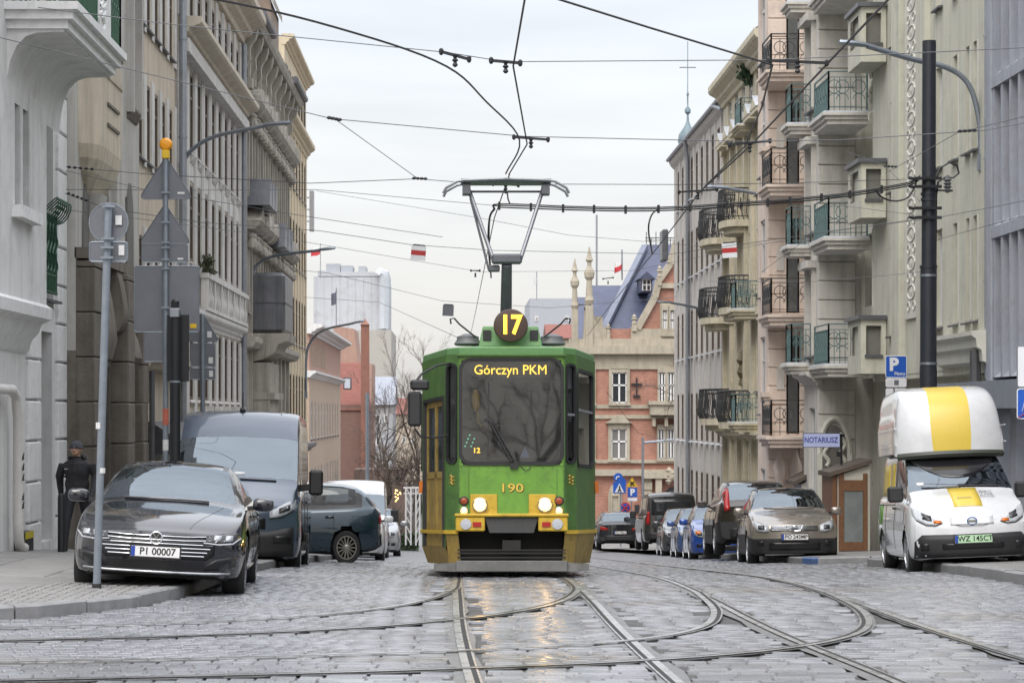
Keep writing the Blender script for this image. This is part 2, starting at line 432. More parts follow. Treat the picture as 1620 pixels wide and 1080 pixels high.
# pavements and kerbs
def pavement(name, side, x_far, y0, y1):
    kx = kxl if side < 0 else kxr; PZ = PZL if side < 0 else PZR
    ys_ = np.concatenate([np.arange(y0, min(45, y1), .25), np.arange(45, y1, 2)]); m = MB(); nc = 9
    for y in ys_:
        k = float(kx(y))+side*.16
        for j in range(nc):
            x = k+(x_far-k)*j/(nc-1) if abs(k) < abs(x_far) else x_far+side*j*.01
            m.v.append((x, y, float(PZ(np.float64(x), y))-.004))
    for i in range(len(ys_)-1):
        for j in range(nc-1): a = i*nc+j; m.f.append((a, a+1, a+nc+1, a+nc))
    return tag(m.build(name, M_PAVE), kind='structure')
pave_l = pavement('pavement_left', -1, -13., 20.9, 140)
pave_r = pavement('pavement_right', 1, 15., 26.5, 140)
def kerbs(parent, K, side, PZ, limit):
    pts = [(b, a) for a, b in K if a < 200]; dense = []
    for (x0, y0), (x1, y1) in zip(pts[:-1], pts[1:]):
        nseg = max(1, int(math.hypot(x1-x0, y1-y0)/.25)); dense += [(x0+(x1-x0)*t/nseg, y0+(y1-y0)*t/nseg) for t in range(nseg)]
    if K[-1][0] > 200:
        dense += [(pts[-1][0], y) for y in np.arange(pts[-1][1], limit, .25)]
    step = 4
    for i in range(0, len(dense)-step, step):
        seg = dense[i:i+step+1]; inn = offset_poly(seg, 0.0); out = offset_poly(seg, .16*(1 if side > 0 else -1)); m = MB(); js = random.uniform(-.006, .008)
        g = .012
        for k, (a, b) in enumerate(zip(inn, out)):
            if k in (0, len(inn)-1):
                q = seg[1] if k == 0 else seg[-2]; dv = Vector((q[0]-a[0], q[1]-a[1])).normalized()*g; a = (a[0]+dv.x, a[1]+dv.y); b = (b[0]+dv.x, b[1]+dv.y)
            kyr = a[1]; zt = float(PZ(np.float64(kxl(kyr) if side < 0 else kxr(kyr)), kyr))+js; zg = float(GZ(np.float64(a[0]), a[1]))-.05
            ax = a[0]-side*0.0
            m.v += [(a[0], a[1], zg), (a[0], a[1], zt-.02), (a[0]+(b[0]-a[0])*.15, a[1]+(b[1]-a[1])*.15, zt), (b[0], b[1], zt), (b[0], b[1], zg)]
        nn = len(inn)
        for k in range(nn-1):
            for q in range(4): m.f.append((k*5+q, k*5+q+1, (k+1)*5+q+1, (k+1)*5+q))
        m.f.append((0, 1, 2, 3, 4)); m.f.append(tuple((nn-1)*5+q for q in range(5)))
        blue = side > 0 and 44.0 < seg[0][1] < 46.2 and abs(seg[0][0]-6.5) < .5
        m.build('kerb_stone', M('blue_kerb_paint', (.05, .12, .32), .5, var=.3, scale=8) if blue else M_KERB, parent)
kerbs(pave_l, KL[1:], -1, PZL, 70)
kerbs(pave_r, KR[1:], 1, PZR, 75)
# sett strip laid in the left pavement around the sign pole
mb = MB(); 
for yy in np.arange(22.6, 27.6, .105):
    for xx in np.arange(-6.2, -3.0, .11):
        if xx < kxl(yy)-.2 and xx > -5.0-.35*(yy < 24.2)+.25*(yy-24)*(yy > 24) and rng.random() < .97:
            z = float(PZL(np.float64(xx), yy)); h = rng.uniform(.0, .007); a, b = xx+rng.uniform(-.006, .006), yy+rng.uniform(-.006, .006)
            mb.add([(a-.047, b-.045, z-.006), (a+.047, b-.045, z-.006), (a+.047, b+.045, z-.006), (a-.047, b+.045, z-.006),
                    (a-.04, b-.038, z+h), (a+.04, b-.038, z+h), (a+.04, b+.038, z+h), (a-.04, b+.038, z+h)],
                   [(4, 5, 6, 7), (0, 1, 5, 4), (1, 2, 6, 5), (2, 3, 7, 6), (3, 0, 4, 7)])
tag(mb.build('small_setts', M('small_granite_setts', (.20, .195, .19), .5, var=.35, scale=9, bump=.2), pave_l), kind='stuff')

# large slabs of the left pavement
slab_me = [MB().cbox(-.44, .44, -.59, .59, -.03, .006+.002*k, .006).mesh('paving_slab', M_PAVE) for k in range(3)]
for i, yy in enumerate(np.arange(22.4, 42, 1.2)):
    for j, xx in enumerate(np.arange(-6.0, -3.4, .9)):
        if xx < kxl(yy)-.6 and not (xx > -5.3 and yy < 28.2): o = link('paving_slab', random.choice(slab_me), pave_l, (xx, yy, float(PZL(np.float64(xx), yy)))); o.rotation_euler = (-math.atan(float(PZL(np.float64(xx), yy-.5)-PZL(np.float64(xx), yy+.5))), math.atan(.045*min(1, max(.3, (yy-24)/8))), 0)
# ---------------------------------------------------------------- building kit
WCACHE = {}
M_FRAME = M('window_frame_white', (.62, .62, .62), .5, var=.08)
M_FRAMEB = M('window_frame_brown', (.10, .075, .055), .5, var=.1)  # dark brown also stands in for shadowed reveals, deepening the window slits
M_SILL = M('zinc_sill', (.10, .10, .11), .5, metal=.3, var=.2)
M_SNOW = M('wet_zinc_sheet', (.55, .58, .63), .35, var=.15, scale=4)
class Bld:
    """a building on one side of the street: s=+1 faces +x (left side), s=-1 faces -x (right side)"""
    def __init__(b, name, s, X, y0, y1, zb, label, cat='building'):
        b.s, b.X, b.y0, b.y1 = s, X, y0, y1
        b.root = empty(name, (X, (y0+y1)/2, zb), label=label, cat=cat); b.L = b.root.location
    def part(b, mb, name, mat, smooth=None, parent=None):
        return link(name, mb.mesh(name, mat, b.L, smooth), parent or b.root)
    def x(b, out): return b.X+b.s*out
    def box(b, mb, o0, o1, y0, y1, z0, z1):
        a, c = b.x(o0), b.x(o1); return mb.box(min(a, c), max(a, c), y0, y1, z0, z1)
    def wall(b, mat, y0, y1, z0, z1, ops, rec=.22, out=0., depth=9., name='wall', ends=True):
        mb = MB(); x = b.x(out); xr = b.x(out-rec)
        Y = sorted({y0, y1, *[o[0] for o in ops], *[o[1] for o in ops]}); Z = sorted({z0, z1, *[o[2] for o in ops], *[o[3] for o in ops]})
        for i in range(len(Y)-1):
            for j in range(len(Z)-1):
                ym, zm = (Y[i]+Y[i+1])/2, (Z[j]+Z[j+1])/2
                if any(o[0] < ym < o[1] and o[2] < zm < o[3] for o in ops): continue
                mb.quad((x, Y[i], Z[j]), (x, Y[i+1], Z[j]), (x, Y[i+1], Z[j+1]), (x, Y[i], Z[j+1]))
        for (a, c, d, e) in ops:
            mb.quad((x, a, d), (xr, a, d), (xr, a, e), (x, a, e)); mb.quad((x, c, d), (xr, c, d), (xr, c, e), (x, c, e))
            mb.quad((x, a, d), (x, c, d), (xr, c, d), (xr, a, d)); mb.quad((x, a, e), (x, c, e), (xr, c, e), (xr, a, e))
        if ends:
            xb = b.x(out-depth)
            for yy in (y0, y1): mb.quad((x, yy, z0), (xb, yy, z0), (xb, yy, z1), (x, yy, z1))
            mb.quad((x, y0, z1), (x, y1, z1), (xb, y1, z1), (xb, y0, z1))
            mb.quad((x, y0, z0), (x, y1, z0), (xb, y1, z0), (xb, y0, z0))
        return b.part(mb, name, mat)
    def window(b, y0, y1, z0, z1, rec=.22, out=0., frame=None, sill=.10, silmat=None, bars=(1, 1), name='window', glass=None):
        frame = frame or M_FRAME; w, h = round(y1-y0, 3), round(z1-z0, 3); key = (w, h, rec, frame.name, bars, sill, silmat.name if silmat else '', glass.name if glass else '')
        if key not in WCACHE:
            f = MB(); t = .065; d0, d1 = -rec, -rec+.07
            f.box(d0, d1, -w/2, -w/2+t, 0, h); f.box(d0, d1, w/2-t, w/2, 0, h); f.box(d0, d1, -w/2+t, w/2-t, 0, t); f.box(d0, d1, -w/2+t, w/2-t, h-t, h)
            for k in range(bars[0]):
                yy = -w/2+w*(k+1)/(bars[0]+1); f.box(d0, d1-.005, yy-.03, yy+.03, t, h-t)
            if bars[1]: f.box(d0, d1-.01, -w/2+t, w/2-t, h*.68, h*.68+.06)
            p = MB().quad((-rec+.03, -w/2+t/2, t/2), (-rec+.03, w/2-t/2, t/2), (-rec+.03, w/2-t/2, h-t/2), (-rec+.03, -w/2+t/2, h-t/2))
            s_ = None
            if sill: s_ = MB().add([(-rec+.072, -w/2-.06, -.015), (sill, -w/2-.06, -.05), (sill, w/2+.06, -.05), (-rec+.072, w/2+.06, -.015),
                               (-rec+.072, -w/2-.06, -.07), (sill, -w/2-.06, -.085), (sill, w/2+.06, -.085), (-rec+.072, w/2+.06, -.07)],
                              [(0, 1, 2, 3), (4, 7, 6, 5), (0, 4, 5, 1), (1, 5, 6, 2), (2, 6, 7, 3), (3, 7, 4, 0)]).mesh('sill', silmat or M_SILL)
            WCACHE[key] = (f.mesh('window', frame), p.mesh('pane', glass or GLASS_DARK), s_)
        fm, pm, sm = WCACHE[key]
        rot = (0, 0, 0 if b.s > 0 else math.pi)
        o = link(name, fm, b.root, Vector((b.x(out), (y0+y1)/2, z0))-b.L, rot)
        link('pane', pm, o)
        if sm: link('sill', sm, o)
        return o
    def windows(b, ops, **k):
        for (a, c, d, e) in ops: b.window(a, c, d, e, **k)
    def profile(b, mb, prof, y0, y1, out=0.):
        # moulding: list of (out, z) extruded along the street
        pts = [(b.x(out+o), z) for o, z in prof]
        return mb.prism(pts, 'y', y0, y1)
    def cornice(b, mat, y0, y1, z, proj, h, out=0., name='cornice'):
        pr = [(-.1, z), (proj*.15, z), (proj*.2, z+h*.18), (proj*.45, z+h*.30), (proj*.5, z+h*.45), (proj*.9, z+h*.62), (proj, z+h*.72), (proj, z+h*.96), (-.1, z+h)]
        return b.part(b.profile(MB(), pr, y0, y1, out), name, mat)
    def blocks(b, mat, y0, y1, z0, z1, hgt, proj, gap=.025, name='quoin', out=0., jit=.0):
        z = z0; k = 0; me = {}
        while z < z1-.1:
            h = min(hgt, z1-z)
            m = MB(); m.cbox(-.02, proj+random.uniform(0, jit), -(y1-y0)/2, (y1-y0)/2, 0, h-gap, min(.02, proj*.4))
            key = (round(h, 2), round(random.random()*2) if jit else 0)
            if key not in me: me[key] = m.mesh(name, mat)
            link(name, me[key], b.root, Vector((b.x(out), (y0+y1)/2, z))-b.L, (0, 0, 0 if b.s > 0 else math.pi)); z += h
    def railing(b, parent, mat, o0, o1, y0, y1, z, h, gap=.13, r=.0085, sides=(1, 1, 1), scroll=0, name='railing', out=0.):
        """ironwork round a balcony: street edge at o1, near end y0, far end y1"""
        mb = MB(); x0, x1 = b.x(o0), b.x(o1)
        runs = []
        if sides[0]: runs.append(((x0, y0), (x1, y0)))
        if sides[1]: runs.append(((x1, y0), (x1, y1)))
        if sides[2]: runs.append(((x1, y1), (x0, y1)))
        for (p, q) in runs:
            n = max(2, int(math.hypot(q[0]-p[0], q[1]-p[1])/gap))
            for zz, rr in ((z+h, .018), (z+h*.86, .010), (z+.09, .012)): mb.bar((p[0], p[1], zz), (q[0], q[1], zz), rr*2, rr*1.6)
            for k in range(n+1):
                t = k/n; xx, yy = p[0]+(q[0]-p[0])*t, p[1]+(q[1]-p[1])*t
                thick = r*2.2 if k in (0, n) else r
                mb.bar((xx, yy, z), (xx, yy, z+h*(1 if k in (0, n) else .86)), thick*2)
                if scroll and k < n and k % scroll == 0:
                    c = Vector((p[0]+(q[0]-p[0])*(t+.5*scroll/n if t+.5*scroll/n < 1 else t), p[1]+(q[1]-p[1])*(t+.5*scroll/n if t+.5*scroll/n < 1 else t), z+h*.62))
                    d = Vector((q[0]-p[0], q[1]-p[1], 0)).normalized(); rad = min(gap*scroll*.42, h*.17)
                    ring = [c+d*rad*math.cos(a)+Vector((0, 0, rad*math.sin(a))) for a in np.linspace(0, 2*math.pi, 11)]
                    mb.tube(ring, r*1.2, 4, False)
                    mb.tube([c+Vector((0, 0, -rad))+d*(rad*.9*math.cos(a))+Vector((0, 0, -rad*.9*(1+math.sin(a)))) for a in np.linspace(math.pi, 2*math.pi, 7)], r*1.1, 4, False)
        return b.part(mb, name, mat, parent=parent)
    def balcony(b, mat, rmat, o0, o1, y0, y1, z, th=.28, h=.95, gap=.13, scroll=2, snow=True, sides=(1, 1, 1)):
        mb = MB(); s1 = o1+.12
        b.box(mb, o0-.05, o1, y0, y1, z-th, z-th*.62); b.box(mb, o0-.05, o1+.06, y0-.06, y1+.06, z-th*.62, z-th*.3); b.box(mb, o0-.05, s1, y0-.12, y1+.12, z-th*.3, z-.02)
        sl = b.part(mb, 'balcony_slab', mat)
        if snow:
            b.part(b.box(MB(), o0-.03, s1-.03, y0-.09, y1+.09, z-.02, z+.025), 'zinc_cover', M_SNOW, parent=sl)
        b.railing(sl, rmat, o0, o1-.03, y0+.02, y1-.02, z+.02, h, gap, scroll=scroll, sides=sides)
        return sl
def pipe(b, y, z0, z1, out=.12, r=.06, mat=None, name='downpipe'):
    mb = MB(); x = b.x(out); mb.tube([(x, y, z0), (x, y, z1)], r, 8)
    z = z0+.8
    while z < z1: mb.tube([(x, y, z), (x, y, z+.05)], r+.015, 8); z += 2.2
    return b.part(mb, name, mat or STEEL_GALV, smooth=True)

# ---------------------------------------------------------------- left side of the street
M_L1 = M('stucco_white', (.66, .65, .64), .8, var=.06, scale=.9, bump=.15, bscale=80, streak=0.22, dirt=.28, dirtcol=(.17, .155, .135))
M_L1B = M('stucco_white_trim', (.74, .735, .73), .75, var=.05, bump=.1, bscale=80, streak=0.14, dirt=.28, dirtcol=(.17, .155, .135))
M_GRAN = M('brown_granite', (.155, .135, .11), .75, var=.28, scale=2.5, bump=.35, bscale=60, streak=0.45, dirt=.28, dirtcol=(.17, .155, .135))
M_L2 = M('stucco_grey', (.46, .44, .41), .85, var=.08, scale=.8, bump=.2, bscale=70, streak=0.40, dirt=.28, dirtcol=(.17, .155, .135))
M_L2B = M('stucco_beige', (.54, .465, .37), .85, var=.08, scale=.8, bump=.2, bscale=70, streak=0.36, dirt=.28, dirtcol=(.17, .155, .135))
M_L3 = M('stucco_pale_grey', (.60, .585, .56), .8, var=.07, scale=.8, bump=.12, streak=0.32, dirt=.28, dirtcol=(.17, .155, .135))
M_L3B = M('stucco_sand', (.56, .50, .41), .85, var=.08, bump=.12, streak=0.32, dirt=.28, dirtcol=(.17, .155, .135))
M_L4 = M('carved_sandstone', (.40, .37, .32), .85, var=.14, scale=1.6, bump=.3, bscale=40, streak=0.54, dirt=.28, dirtcol=(.17, .155, .135))
M_L5 = M('stucco_yellow', (.66, .56, .40), .85, var=.08, bump=.1, streak=0.27, dirt=.28, dirtcol=(.17, .155, .135))
M_GREENIRON = M('green_ironwork', (.03, .10, .055), .5, var=.2, scale=12)
M_ZINC = M('dark_zinc_roof', (.13, .135, .15), .4, metal=.5, var=.2)
M_PLASTWHITE = M('white_plastic_pipe', (.62, .60, .57), .45, var=.1)

# L1: white corner house
b = Bld('white_corner_house', 1, -6.5, 29, 40.6, -.3, 'white stuccoed house at the left edge with green balcony and quoins', 'building')
ops = [(38.25, 39.55, 3.7, 6.9), (38.25, 39.45, -.15, 3.15), (38.25, 39.55, 8.0, 10.9)]
b.wall(M_L1, 37.0, 40.6, -.6, 20, ops, rec=.45)
for (a, c, d, e) in ops: b.window(a, c, d, e, rec=.45, sill=.14 if d > 0 else 0, frame=M_FRAMEB if d < 0 else M_FRAME)
bops = [(34.35, 34.8, 4.75, 6.45), (35.0, 35.5, 4.75, 6.45), (32.0, 33.2, 4.75, 6.45)]
b.wall(M_L1, 29, 37.0, 3.3, 20, bops, rec=.3, out=.32, name='bay_wall')
for o in bops: b.window(*o, rec=.3, out=.32, sill=0, bars=(0, 0))
b.part(b.box(MB(), .22, .48, 34.1, 35.75, 4.58, 4.75), 'bay_sill', M_L1B)
b.wall(M_L1, 29, 37.0, -.6, 3.3, [(30.2, 31.6, .3, 2.7)], rec=.3, name='base_wall'); b.window(30.2, 31.6, .3, 2.7, rec=.3)
b.part(b.profile(MB(), [(0, 2.75), (.06, 2.8), (.10, 2.95), (.2, 3.05), (.26, 3.2), (.40, 3.26), (.42, 3.42), (.30, 3.5), (0, 3.5)], 29, 36.98), 'bay_corbel', M_L1B, True)
for (y0, y1) in ((37.02, 38.1), (39.75, 40.6)): b.blocks(M_L1B, y0, y1, -.4, 14, .62, .06, .03)
# balcony on a deep cove
pr = [(0.3, 6.2), (.32, 6.45), (.37, 6.7), (.46, 6.9), (.58, 7.02), (.72, 7.07), (1.1, 7.08), (1.1, 7.12), (.3, 7.12)]
b.part(b.profile(MB(), pr, 33.75, 38.3), 'balcony_cove', M_L1, True)
mb = MB(); b.box(mb, .2, 1.16, 33.7, 38.4, 7.12, 7.24); b.box(mb, .2, 1.24, 33.62, 38.48, 7.24, 7.36); b.box(mb, .2, 1.32, 33.55, 38.55, 7.36, 7.47)
bal = b.part(mb, 'balcony_slab', M_L1B)
b.railing(bal, M_GREENIRON, .3, 1.22, 33.7, 35.9, 7.47, .95, .11, .012, sides=(1, 1, 0))
b.railing(bal, M_GREENIRON, .3, 1.22, 37.3, 38.4, 7.47, .95, .11, .012, scroll=2, sides=(0, 1, 1))
b.part(b.box(b.box(MB(), 1.0, 1.25, 35.95, 37.25, 7.47, 8.7), .98, 1.3, 35.9, 37.3, 8.7, 8.82), 'balcony_pier', M_L1B, parent=bal)
mb = MB()
for k in range(7):
    zz = 7.6+k*.15; mb.tube([(b.x(1.26), 36.2+.25*math.sin(a+k)+.2*k*.4, zz+.1*math.cos(a)) for a in np.linspace(0, 5, 8)], .03, 5)
b.part(mb, 'relief_ornament', M_L1B, True, bal)
ch = MB()
for (xx, yy) in ((.45, 34.1), (.85, 34.1), (.45, 34.5), (.85, 34.5)): ch.bar((b.x(xx), yy, 7.47), (b.x(xx), yy, 7.47+(.95 if yy < 34.3 else .45)), .04)
b.box(ch, .43, .87, 34.08, 34.52, 7.9, 7.95)
for k in range(4): b.box(ch, .45, .85, 34.08, 34.11, 8.05+k*.1, 8.11+k*.1)
c_o = ch.build('garden_chair', M_GREENIRON); tag(c_o, 'green slatted garden chair on the corner balcony at top left', 'chair')
# French-balcony grille
g = MB(); x = b.x(.06)
for k in range(9): g.bar((x, 38.3+k*.15, 3.75), (x, 38.3+k*.15, 5.0), .022)
for zz in (3.78, 4.05, 4.9, 5.0): g.bar((x, 38.25, zz), (x, 39.55, zz), .03)
for k in range(4):
    g.tube([(x+.03, 38.45+k*.3+.1*math.sin(t*2), 4.1+t*.12) for t in np.linspace(0, 6.3, 14)], .012, 4)
for k in range(7): g.tube([(b.x(.06+.25*abs(math.sin(t))), 38.3+k*.2+.08*math.cos(t*2), 5.0+.16*math.sin(t*1.5)+.05) for t in np.linspace(0, 3.1, 9)], .012, 4)
b.part(g, 'window_grille', M_GREENIRON)
pm = MB(); xx = b.x(.16)
pm.tube([(xx, 33.3, 2.2), (xx, 35.0, 2.2), (xx, 35.35, 2.1), (xx, 35.5, 1.8), (xx, 35.5, .3), (xx, 35.56, .05), (xx, 35.7, -.08), (xx, 36.0, -.1)], .075, 10)
b.part(pm, 'downpipe', M_PLASTWHITE, True)
b.part(b.box(MB(), 0, .16, 36.05, 36.8, -.55, .12), 'meter_box', BLACK)
b.part(b.box(MB(), .16, .175, 36.1, 36.75, .02, .12), 'warning_strip', M('warning_yellow', (.45, .36, .02), .6))
mb = MB()
for k, zz in enumerate((.9, 1.05, 1.2, .5, .62)):
    mb.bar((xx+.078, 35.45, zz), (xx+.078, 35.53, zz+.09), .018); mb.bar((xx+.078, 35.53, zz), (xx+.078, 35.47, zz+.06), .014)
tag(b.part(mb, 'graffiti', BLACK), kind='stuff')

# L2: stucco house on a granite base
b = Bld('granite_base_house', 1, -6.3, 40.6, 55.2, -.8, 'grey and beige house with brown granite piers and oriel, second on the left', 'building')
ops2 = []
for zz, hh in ((3.9, 1.5), (6.95, 1.55), (9.65, 1.6), (12.4, 1.6)):
    for yc in (48.75, 50.0, 51.3, 52.6, 53.9): ops2.append((yc-.4, yc+.4, zz, zz+hh))
b.wall(M_L2B, 47.9, 55.2, 2.9, 18, ops2, rec=.08)
b.windows(ops2, rec=.08, frame=M_FRAMEB, sill=.10)
for yc in (48.1, 49.38, 50.65, 51.95, 53.25, 54.75):
    for z0, z1 in ((3.8, 5.6), (6.8, 8.65), (9.5, 11.4), (12.2, 14.2)): b.part(b.box(MB(), -.05, .04, yc-.2, yc+.2, z0, z1), 'pilaster', M_L3)
wo = [(46.2, 47.3, 7.6, 10.4)]
b.wall(M_L2, 44.8, 47.9, 2.9, 18, wo+[(45.9, 46.9, 3.9, 5.9)], rec=.5, out=.1)
b.windows(wo, rec=.5, out=.1, frame=M_FRAME, sill=0)
mb = MB(); b.box(mb, .08, .24, 46.05, 46.22, 7.5, 10.5); b.box(mb, .08, .24, 47.28, 47.45, 7.5, 10.5); b.box(mb, .08, .3, 46.0, 47.5, 10.5, 10.66); b.box(mb, .08, .38, 45.95, 47.55, 10.66, 10.78)
b.part(mb, 'window_surround', M_L2)
b.part(b.profile(MB(), [(.05, 7.36), (.13, 7.4), (.18, 7.5), (.22, 7.56), (.22, 7.6), (.05, 7.6)], 46.1, 47.4), 'window_shelf', M_GRAN)
# arched blind window heads
def arch_panel(b, yc, w, z0, z1, out, mat, name='arched_niche'):
    mb = MB(); pts = [(yc-w/2, z0), (yc+w/2, z0)]+[(yc+w/2*math.cos(a), z1-w/2*2.2+w/2*2.2*math.sin(a)) for a in np.linspace(0, math.pi, 12)]
    xx = b.x(out); mb.prism(pts, 'x', xx, b.x(out+.03)); return b.part(mb, name, mat)
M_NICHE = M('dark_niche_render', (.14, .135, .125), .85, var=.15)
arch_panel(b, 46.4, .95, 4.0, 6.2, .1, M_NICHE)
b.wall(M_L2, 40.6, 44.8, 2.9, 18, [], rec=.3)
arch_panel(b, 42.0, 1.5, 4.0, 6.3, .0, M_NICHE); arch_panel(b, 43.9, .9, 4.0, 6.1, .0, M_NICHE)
# oriel: faceted bay on a tapering corbel
plan = [(0, 40.85), (.16, 40.95), (.30, 41.25), (.33, 41.5), (.33, 43.7), (.28, 43.95), (0, 44.2)]
lv = [(5.55, .08), (5.7, .35), (5.9, .68), (6.12, .9), (6.35, 1), (7.55, 1), (7.57, 1.08), (7.66, 1.1), (7.68, 1.0), (8.05, 1.0), (8.07, 1.14), (8.2, 1.16), (8.22, .9)]
mb = MB()
for z, sc in lv: mb.v += [(b.x(o*sc-.02*(o == 0)), 42.5+(y-42.5)*(.45+.55*min(sc, 1)), z) for o, y in plan]
for k in range(len(lv)-1):
    for i in range(6): mb.f.append((k*7+i, k*7+i+1, (k+1)*7+i+1, (k+1)*7+i))
mb.f.append(tuple((len(lv)-1)*7+i for i in range(7))); b.part(mb, 'oriel', M_L2B)
mb = MB()
for z, sc in ((8.22, 1.12), (8.75, .5)): mb.v += [(b.x(o*sc-.02), 42.5+(y-42.5)*(.6+.4*sc), z) for o, y in plan]
for i in range(6): mb.f.append((i, i+1, 8+i, 7+i))
mb.f.append(tuple(7+i for i in range(7))); b.part(mb, 'oriel_roof', M_ZINC)
for z0 in (6.75, 7.1): b.part(b.box(MB(), .32, .36, 41.9, 43.3, z0, z0+.05), 'oriel_moulding', M_GRAN)
mb = MB(); b.profile(mb, [(0, 4.6), (.08, 4.7), (.14, 5.0), (.2, 5.4), (.24, 5.6), (0, 5.62)], 41.9, 42.6); b.part(mb, 'oriel_bracket', M_L2)
# granite piers, built of blocks, with rounded corbels and a doorway
for (y0, y1, o) in ((40.62, 41.55, .30), (44.7, 45.6, .30), (47.3, 48.1, .25)): b.blocks(M_GRAN, y0, y1, -.9, 4.4, .74, o, .012, 'granite_block', jit=.03)
b.wall(M_GRAN, 40.6, 48.1, -1.2, 2.9, [(41.7, 44.5, -.9, 2.7)], rec=1.0, name='granite_base')
b.part(b.box(MB(), -.98, -.9, 41.7, 44.5, -.9, 2.7), 'entrance_door', M('dark_oak_door', (.05, .042, .034), .5, var=.3, scale=5))
for (y0, y1, z0, z1) in ((41.55, 43.2, 2.75, 4.3), (44.1, 45.9, 3.3, 4.6), (45.6, 46.6, 2.7, 3.5)):
    mb = MB(); n = 12
    pr = [(0, z1)]+[(.26*math.sin(t*math.pi/2)**.6+.08, z1-(z1-z0)*(.0+t)) for t in np.linspace(.02, .75, 6)]+[(.24, z0+.06), (.15, z0), (0, z0)]
    b.part(b.profile(mb, pr, y0, y1), 'granite_corbel', M_GRAN, True)
b.part(b.box(MB(), -.02, .22, 40.6, 48.1, 4.42, 4.6), 'granite_string_course', M_GRAN)
b.part(b.profile(MB(), [(0, 2.7), (.25, 2.75), (.3, 2.85), (.42, 2.9), (.42, 3.0), (0, 3.05)], 48.1, 55.2), 'ledge', M_L2B)
# ground floor of the beige part: shop door under a dark awning
b.wall(M_L2B, 48.1, 55.2, -1.6, 2.9, [(49.6, 51.2, -1.5, 1.2), (51.5, 55.0, -1.5, 1.2)], rec=.45, name='shop_wall')
b.part(b.box(MB(), -.44, -.38, 49.6, 51.2, -1.5, 1.2), 'shop_door', M('black_shop_door', (.02, .02, .022), .35, var=.1))
b.part(b.box(MB(), -.375, -.36, 49.8, 50.9, -.7, .9), 'door_glass', GLASS_DARK)
b.part(b.box(MB(), -.44, -.40, 51.5, 55.0, -1.5, 1.2), 'shop_window', GLASS_DARK)
for k in range(6): b.part(b.box(MB(), -.02, .1, 51.45+k*.68, 51.6+k*.68, -1.5, 1.15), 'shop_column', M_L1B)
mb = MB(); b.profile(mb, [(0, 1.7), (.15, 1.7), (.85, 1.25), (.85, 1.05), (0, 1.05)], 49.3, 55.0); b.part(mb, 'awning', M('dark_awning', (.03, .031, .035), .6, var=.2))
b.part(b.box(MB(), .02, .05, 48.5, 48.95, .45, .85), 'house_number_plate', WHITE)
text_mesh('3', .32, BLACK, 'house_number', .003, b.root, Vector((b.x(.055), 48.72, .65))-b.L, (R(90), 0, R(90)), .01)
pipe(b, 48.3, -1.4, 2.7, .3, .055, M_SILL)
pipe(b, 55.0, -1.6, 18, .16, .085)
cam_l = MB(); cam_l.tube([P(169, 645, 46.8), P(177, 648, 46.4)], .045, 6); cam_l.bar(P(166, 640, 47), P(170, 646, 46.8), .03)
tag(cam_l.build('security_camera', WHITE), 'small white security camera on the granite pier', 'camera')

# L3: pale house with pilaster strips and two cornices
b = Bld('pilaster_house', 1, -6.3, 55.2, 71.2, -1.8, 'pale house with tall pilaster strips and two heavy cornices on the left', 'building')
cols = [56.2+1.72*k for k in range(9)]; ops3 = []
rows3 = ((5.45, 7.25, .5), (8.0, 9.85, .5), (11.0, 12.2, .5), (2.2, 3.9, .5), (-.8, 1.4, .5))
for z0, z1, hw in rows3:
    for yc in cols: ops3.append((yc-hw, yc+hw, z0, z1))
b.wall(M_L3B, 55.22, 71.2, -2, 13.2, ops3, rec=.06)
b.windows(ops3, rec=.06, sill=.09, silmat=M_L3, frame=M_FRAMEB)
for k in range(10):
    y = 55.34+1.72*k
    for z0, z1 in ((4.4, 10.2), (10.8, 12.5), (-1.8, 3.9)):
        mb = MB(); b.box(mb, -.02, .05, y-.3, y+.3, z0, z1)
        b.box(mb, .05, .065, y-.14, y+.14, z0+.1, z1-.1)
        b.part(mb, 'pilaster', M_L3)
for yc in cols:
    for zz in (7.3, 9.9): b.part(b.box(MB(), -.02, .02, yc-.56, yc+.56, zz+.02, zz+.42), 'spandrel', M_L3)
    for q in (-.3, .3):
        for zz in (7.72, 5.2): b.part(b.profile(MB(), [(0, zz), (.10, zz+.05), (.14, zz+.18), (0, zz+.18)], yc+q-.07, yc+q+.07), 'sill_bracket', M_L3)
b.part(b.box(MB(), -.02, .27, 55.22, 71.2, 9.98, 10.28), 'frieze', M_L3)
b.cornice(M_L3B, 55.22, 71.25, 10.28, .55, .5); b.cornice(M_L3B, 55.22, 71.25, 12.55, .75, .75); b.cornice(M_L3, 55.22, 71.25, 3.95, .22, .4, name='string_course')
bl = b.part(b.box(b.box(MB(), .02, .24, 59.6, 71.2, 4.36, 4.45), .05, .26, 59.6, 71.2, 5.15, 5.27), 'balustrade', M_L3)
for k in range(26):
    y = 59.75+k*.44; m = MB(); (m.box(b.x(.07), b.x(.24), y-.1, y+.1, 4.45, 5.15) if k % 4 == 0 else m.lathe([(.05, 0), (.09, .12), (.1, .25), (.05, .45), (.08, .7)], (b.x(.15), y, 4.45), 8)); b.part(m, 'baluster', M_L3, k % 4 != 0, bl)
pl = MB()
for k in range(90):
    a = Vector((b.x(.15), 60.1, 5.28)); d = Vector((random.gauss(0, .1), random.gauss(0, .25), abs(random.gauss(.12, .16)))); pl.tube([a, a+d*.6, a+d], .012, 3); n_ = a+d
    pl.add([n_+Vector((random.gauss(0, .05), random.gauss(0, .05), random.gauss(0, .05))) for _ in range(4)], [(0, 1, 2, 3)])
tag(pl.build('potted_plant', M('dry_plant', (.07, .08, .04), .7, var=.3)), 'dry tufted plant on the balustrade of the pale left house', 'plant')
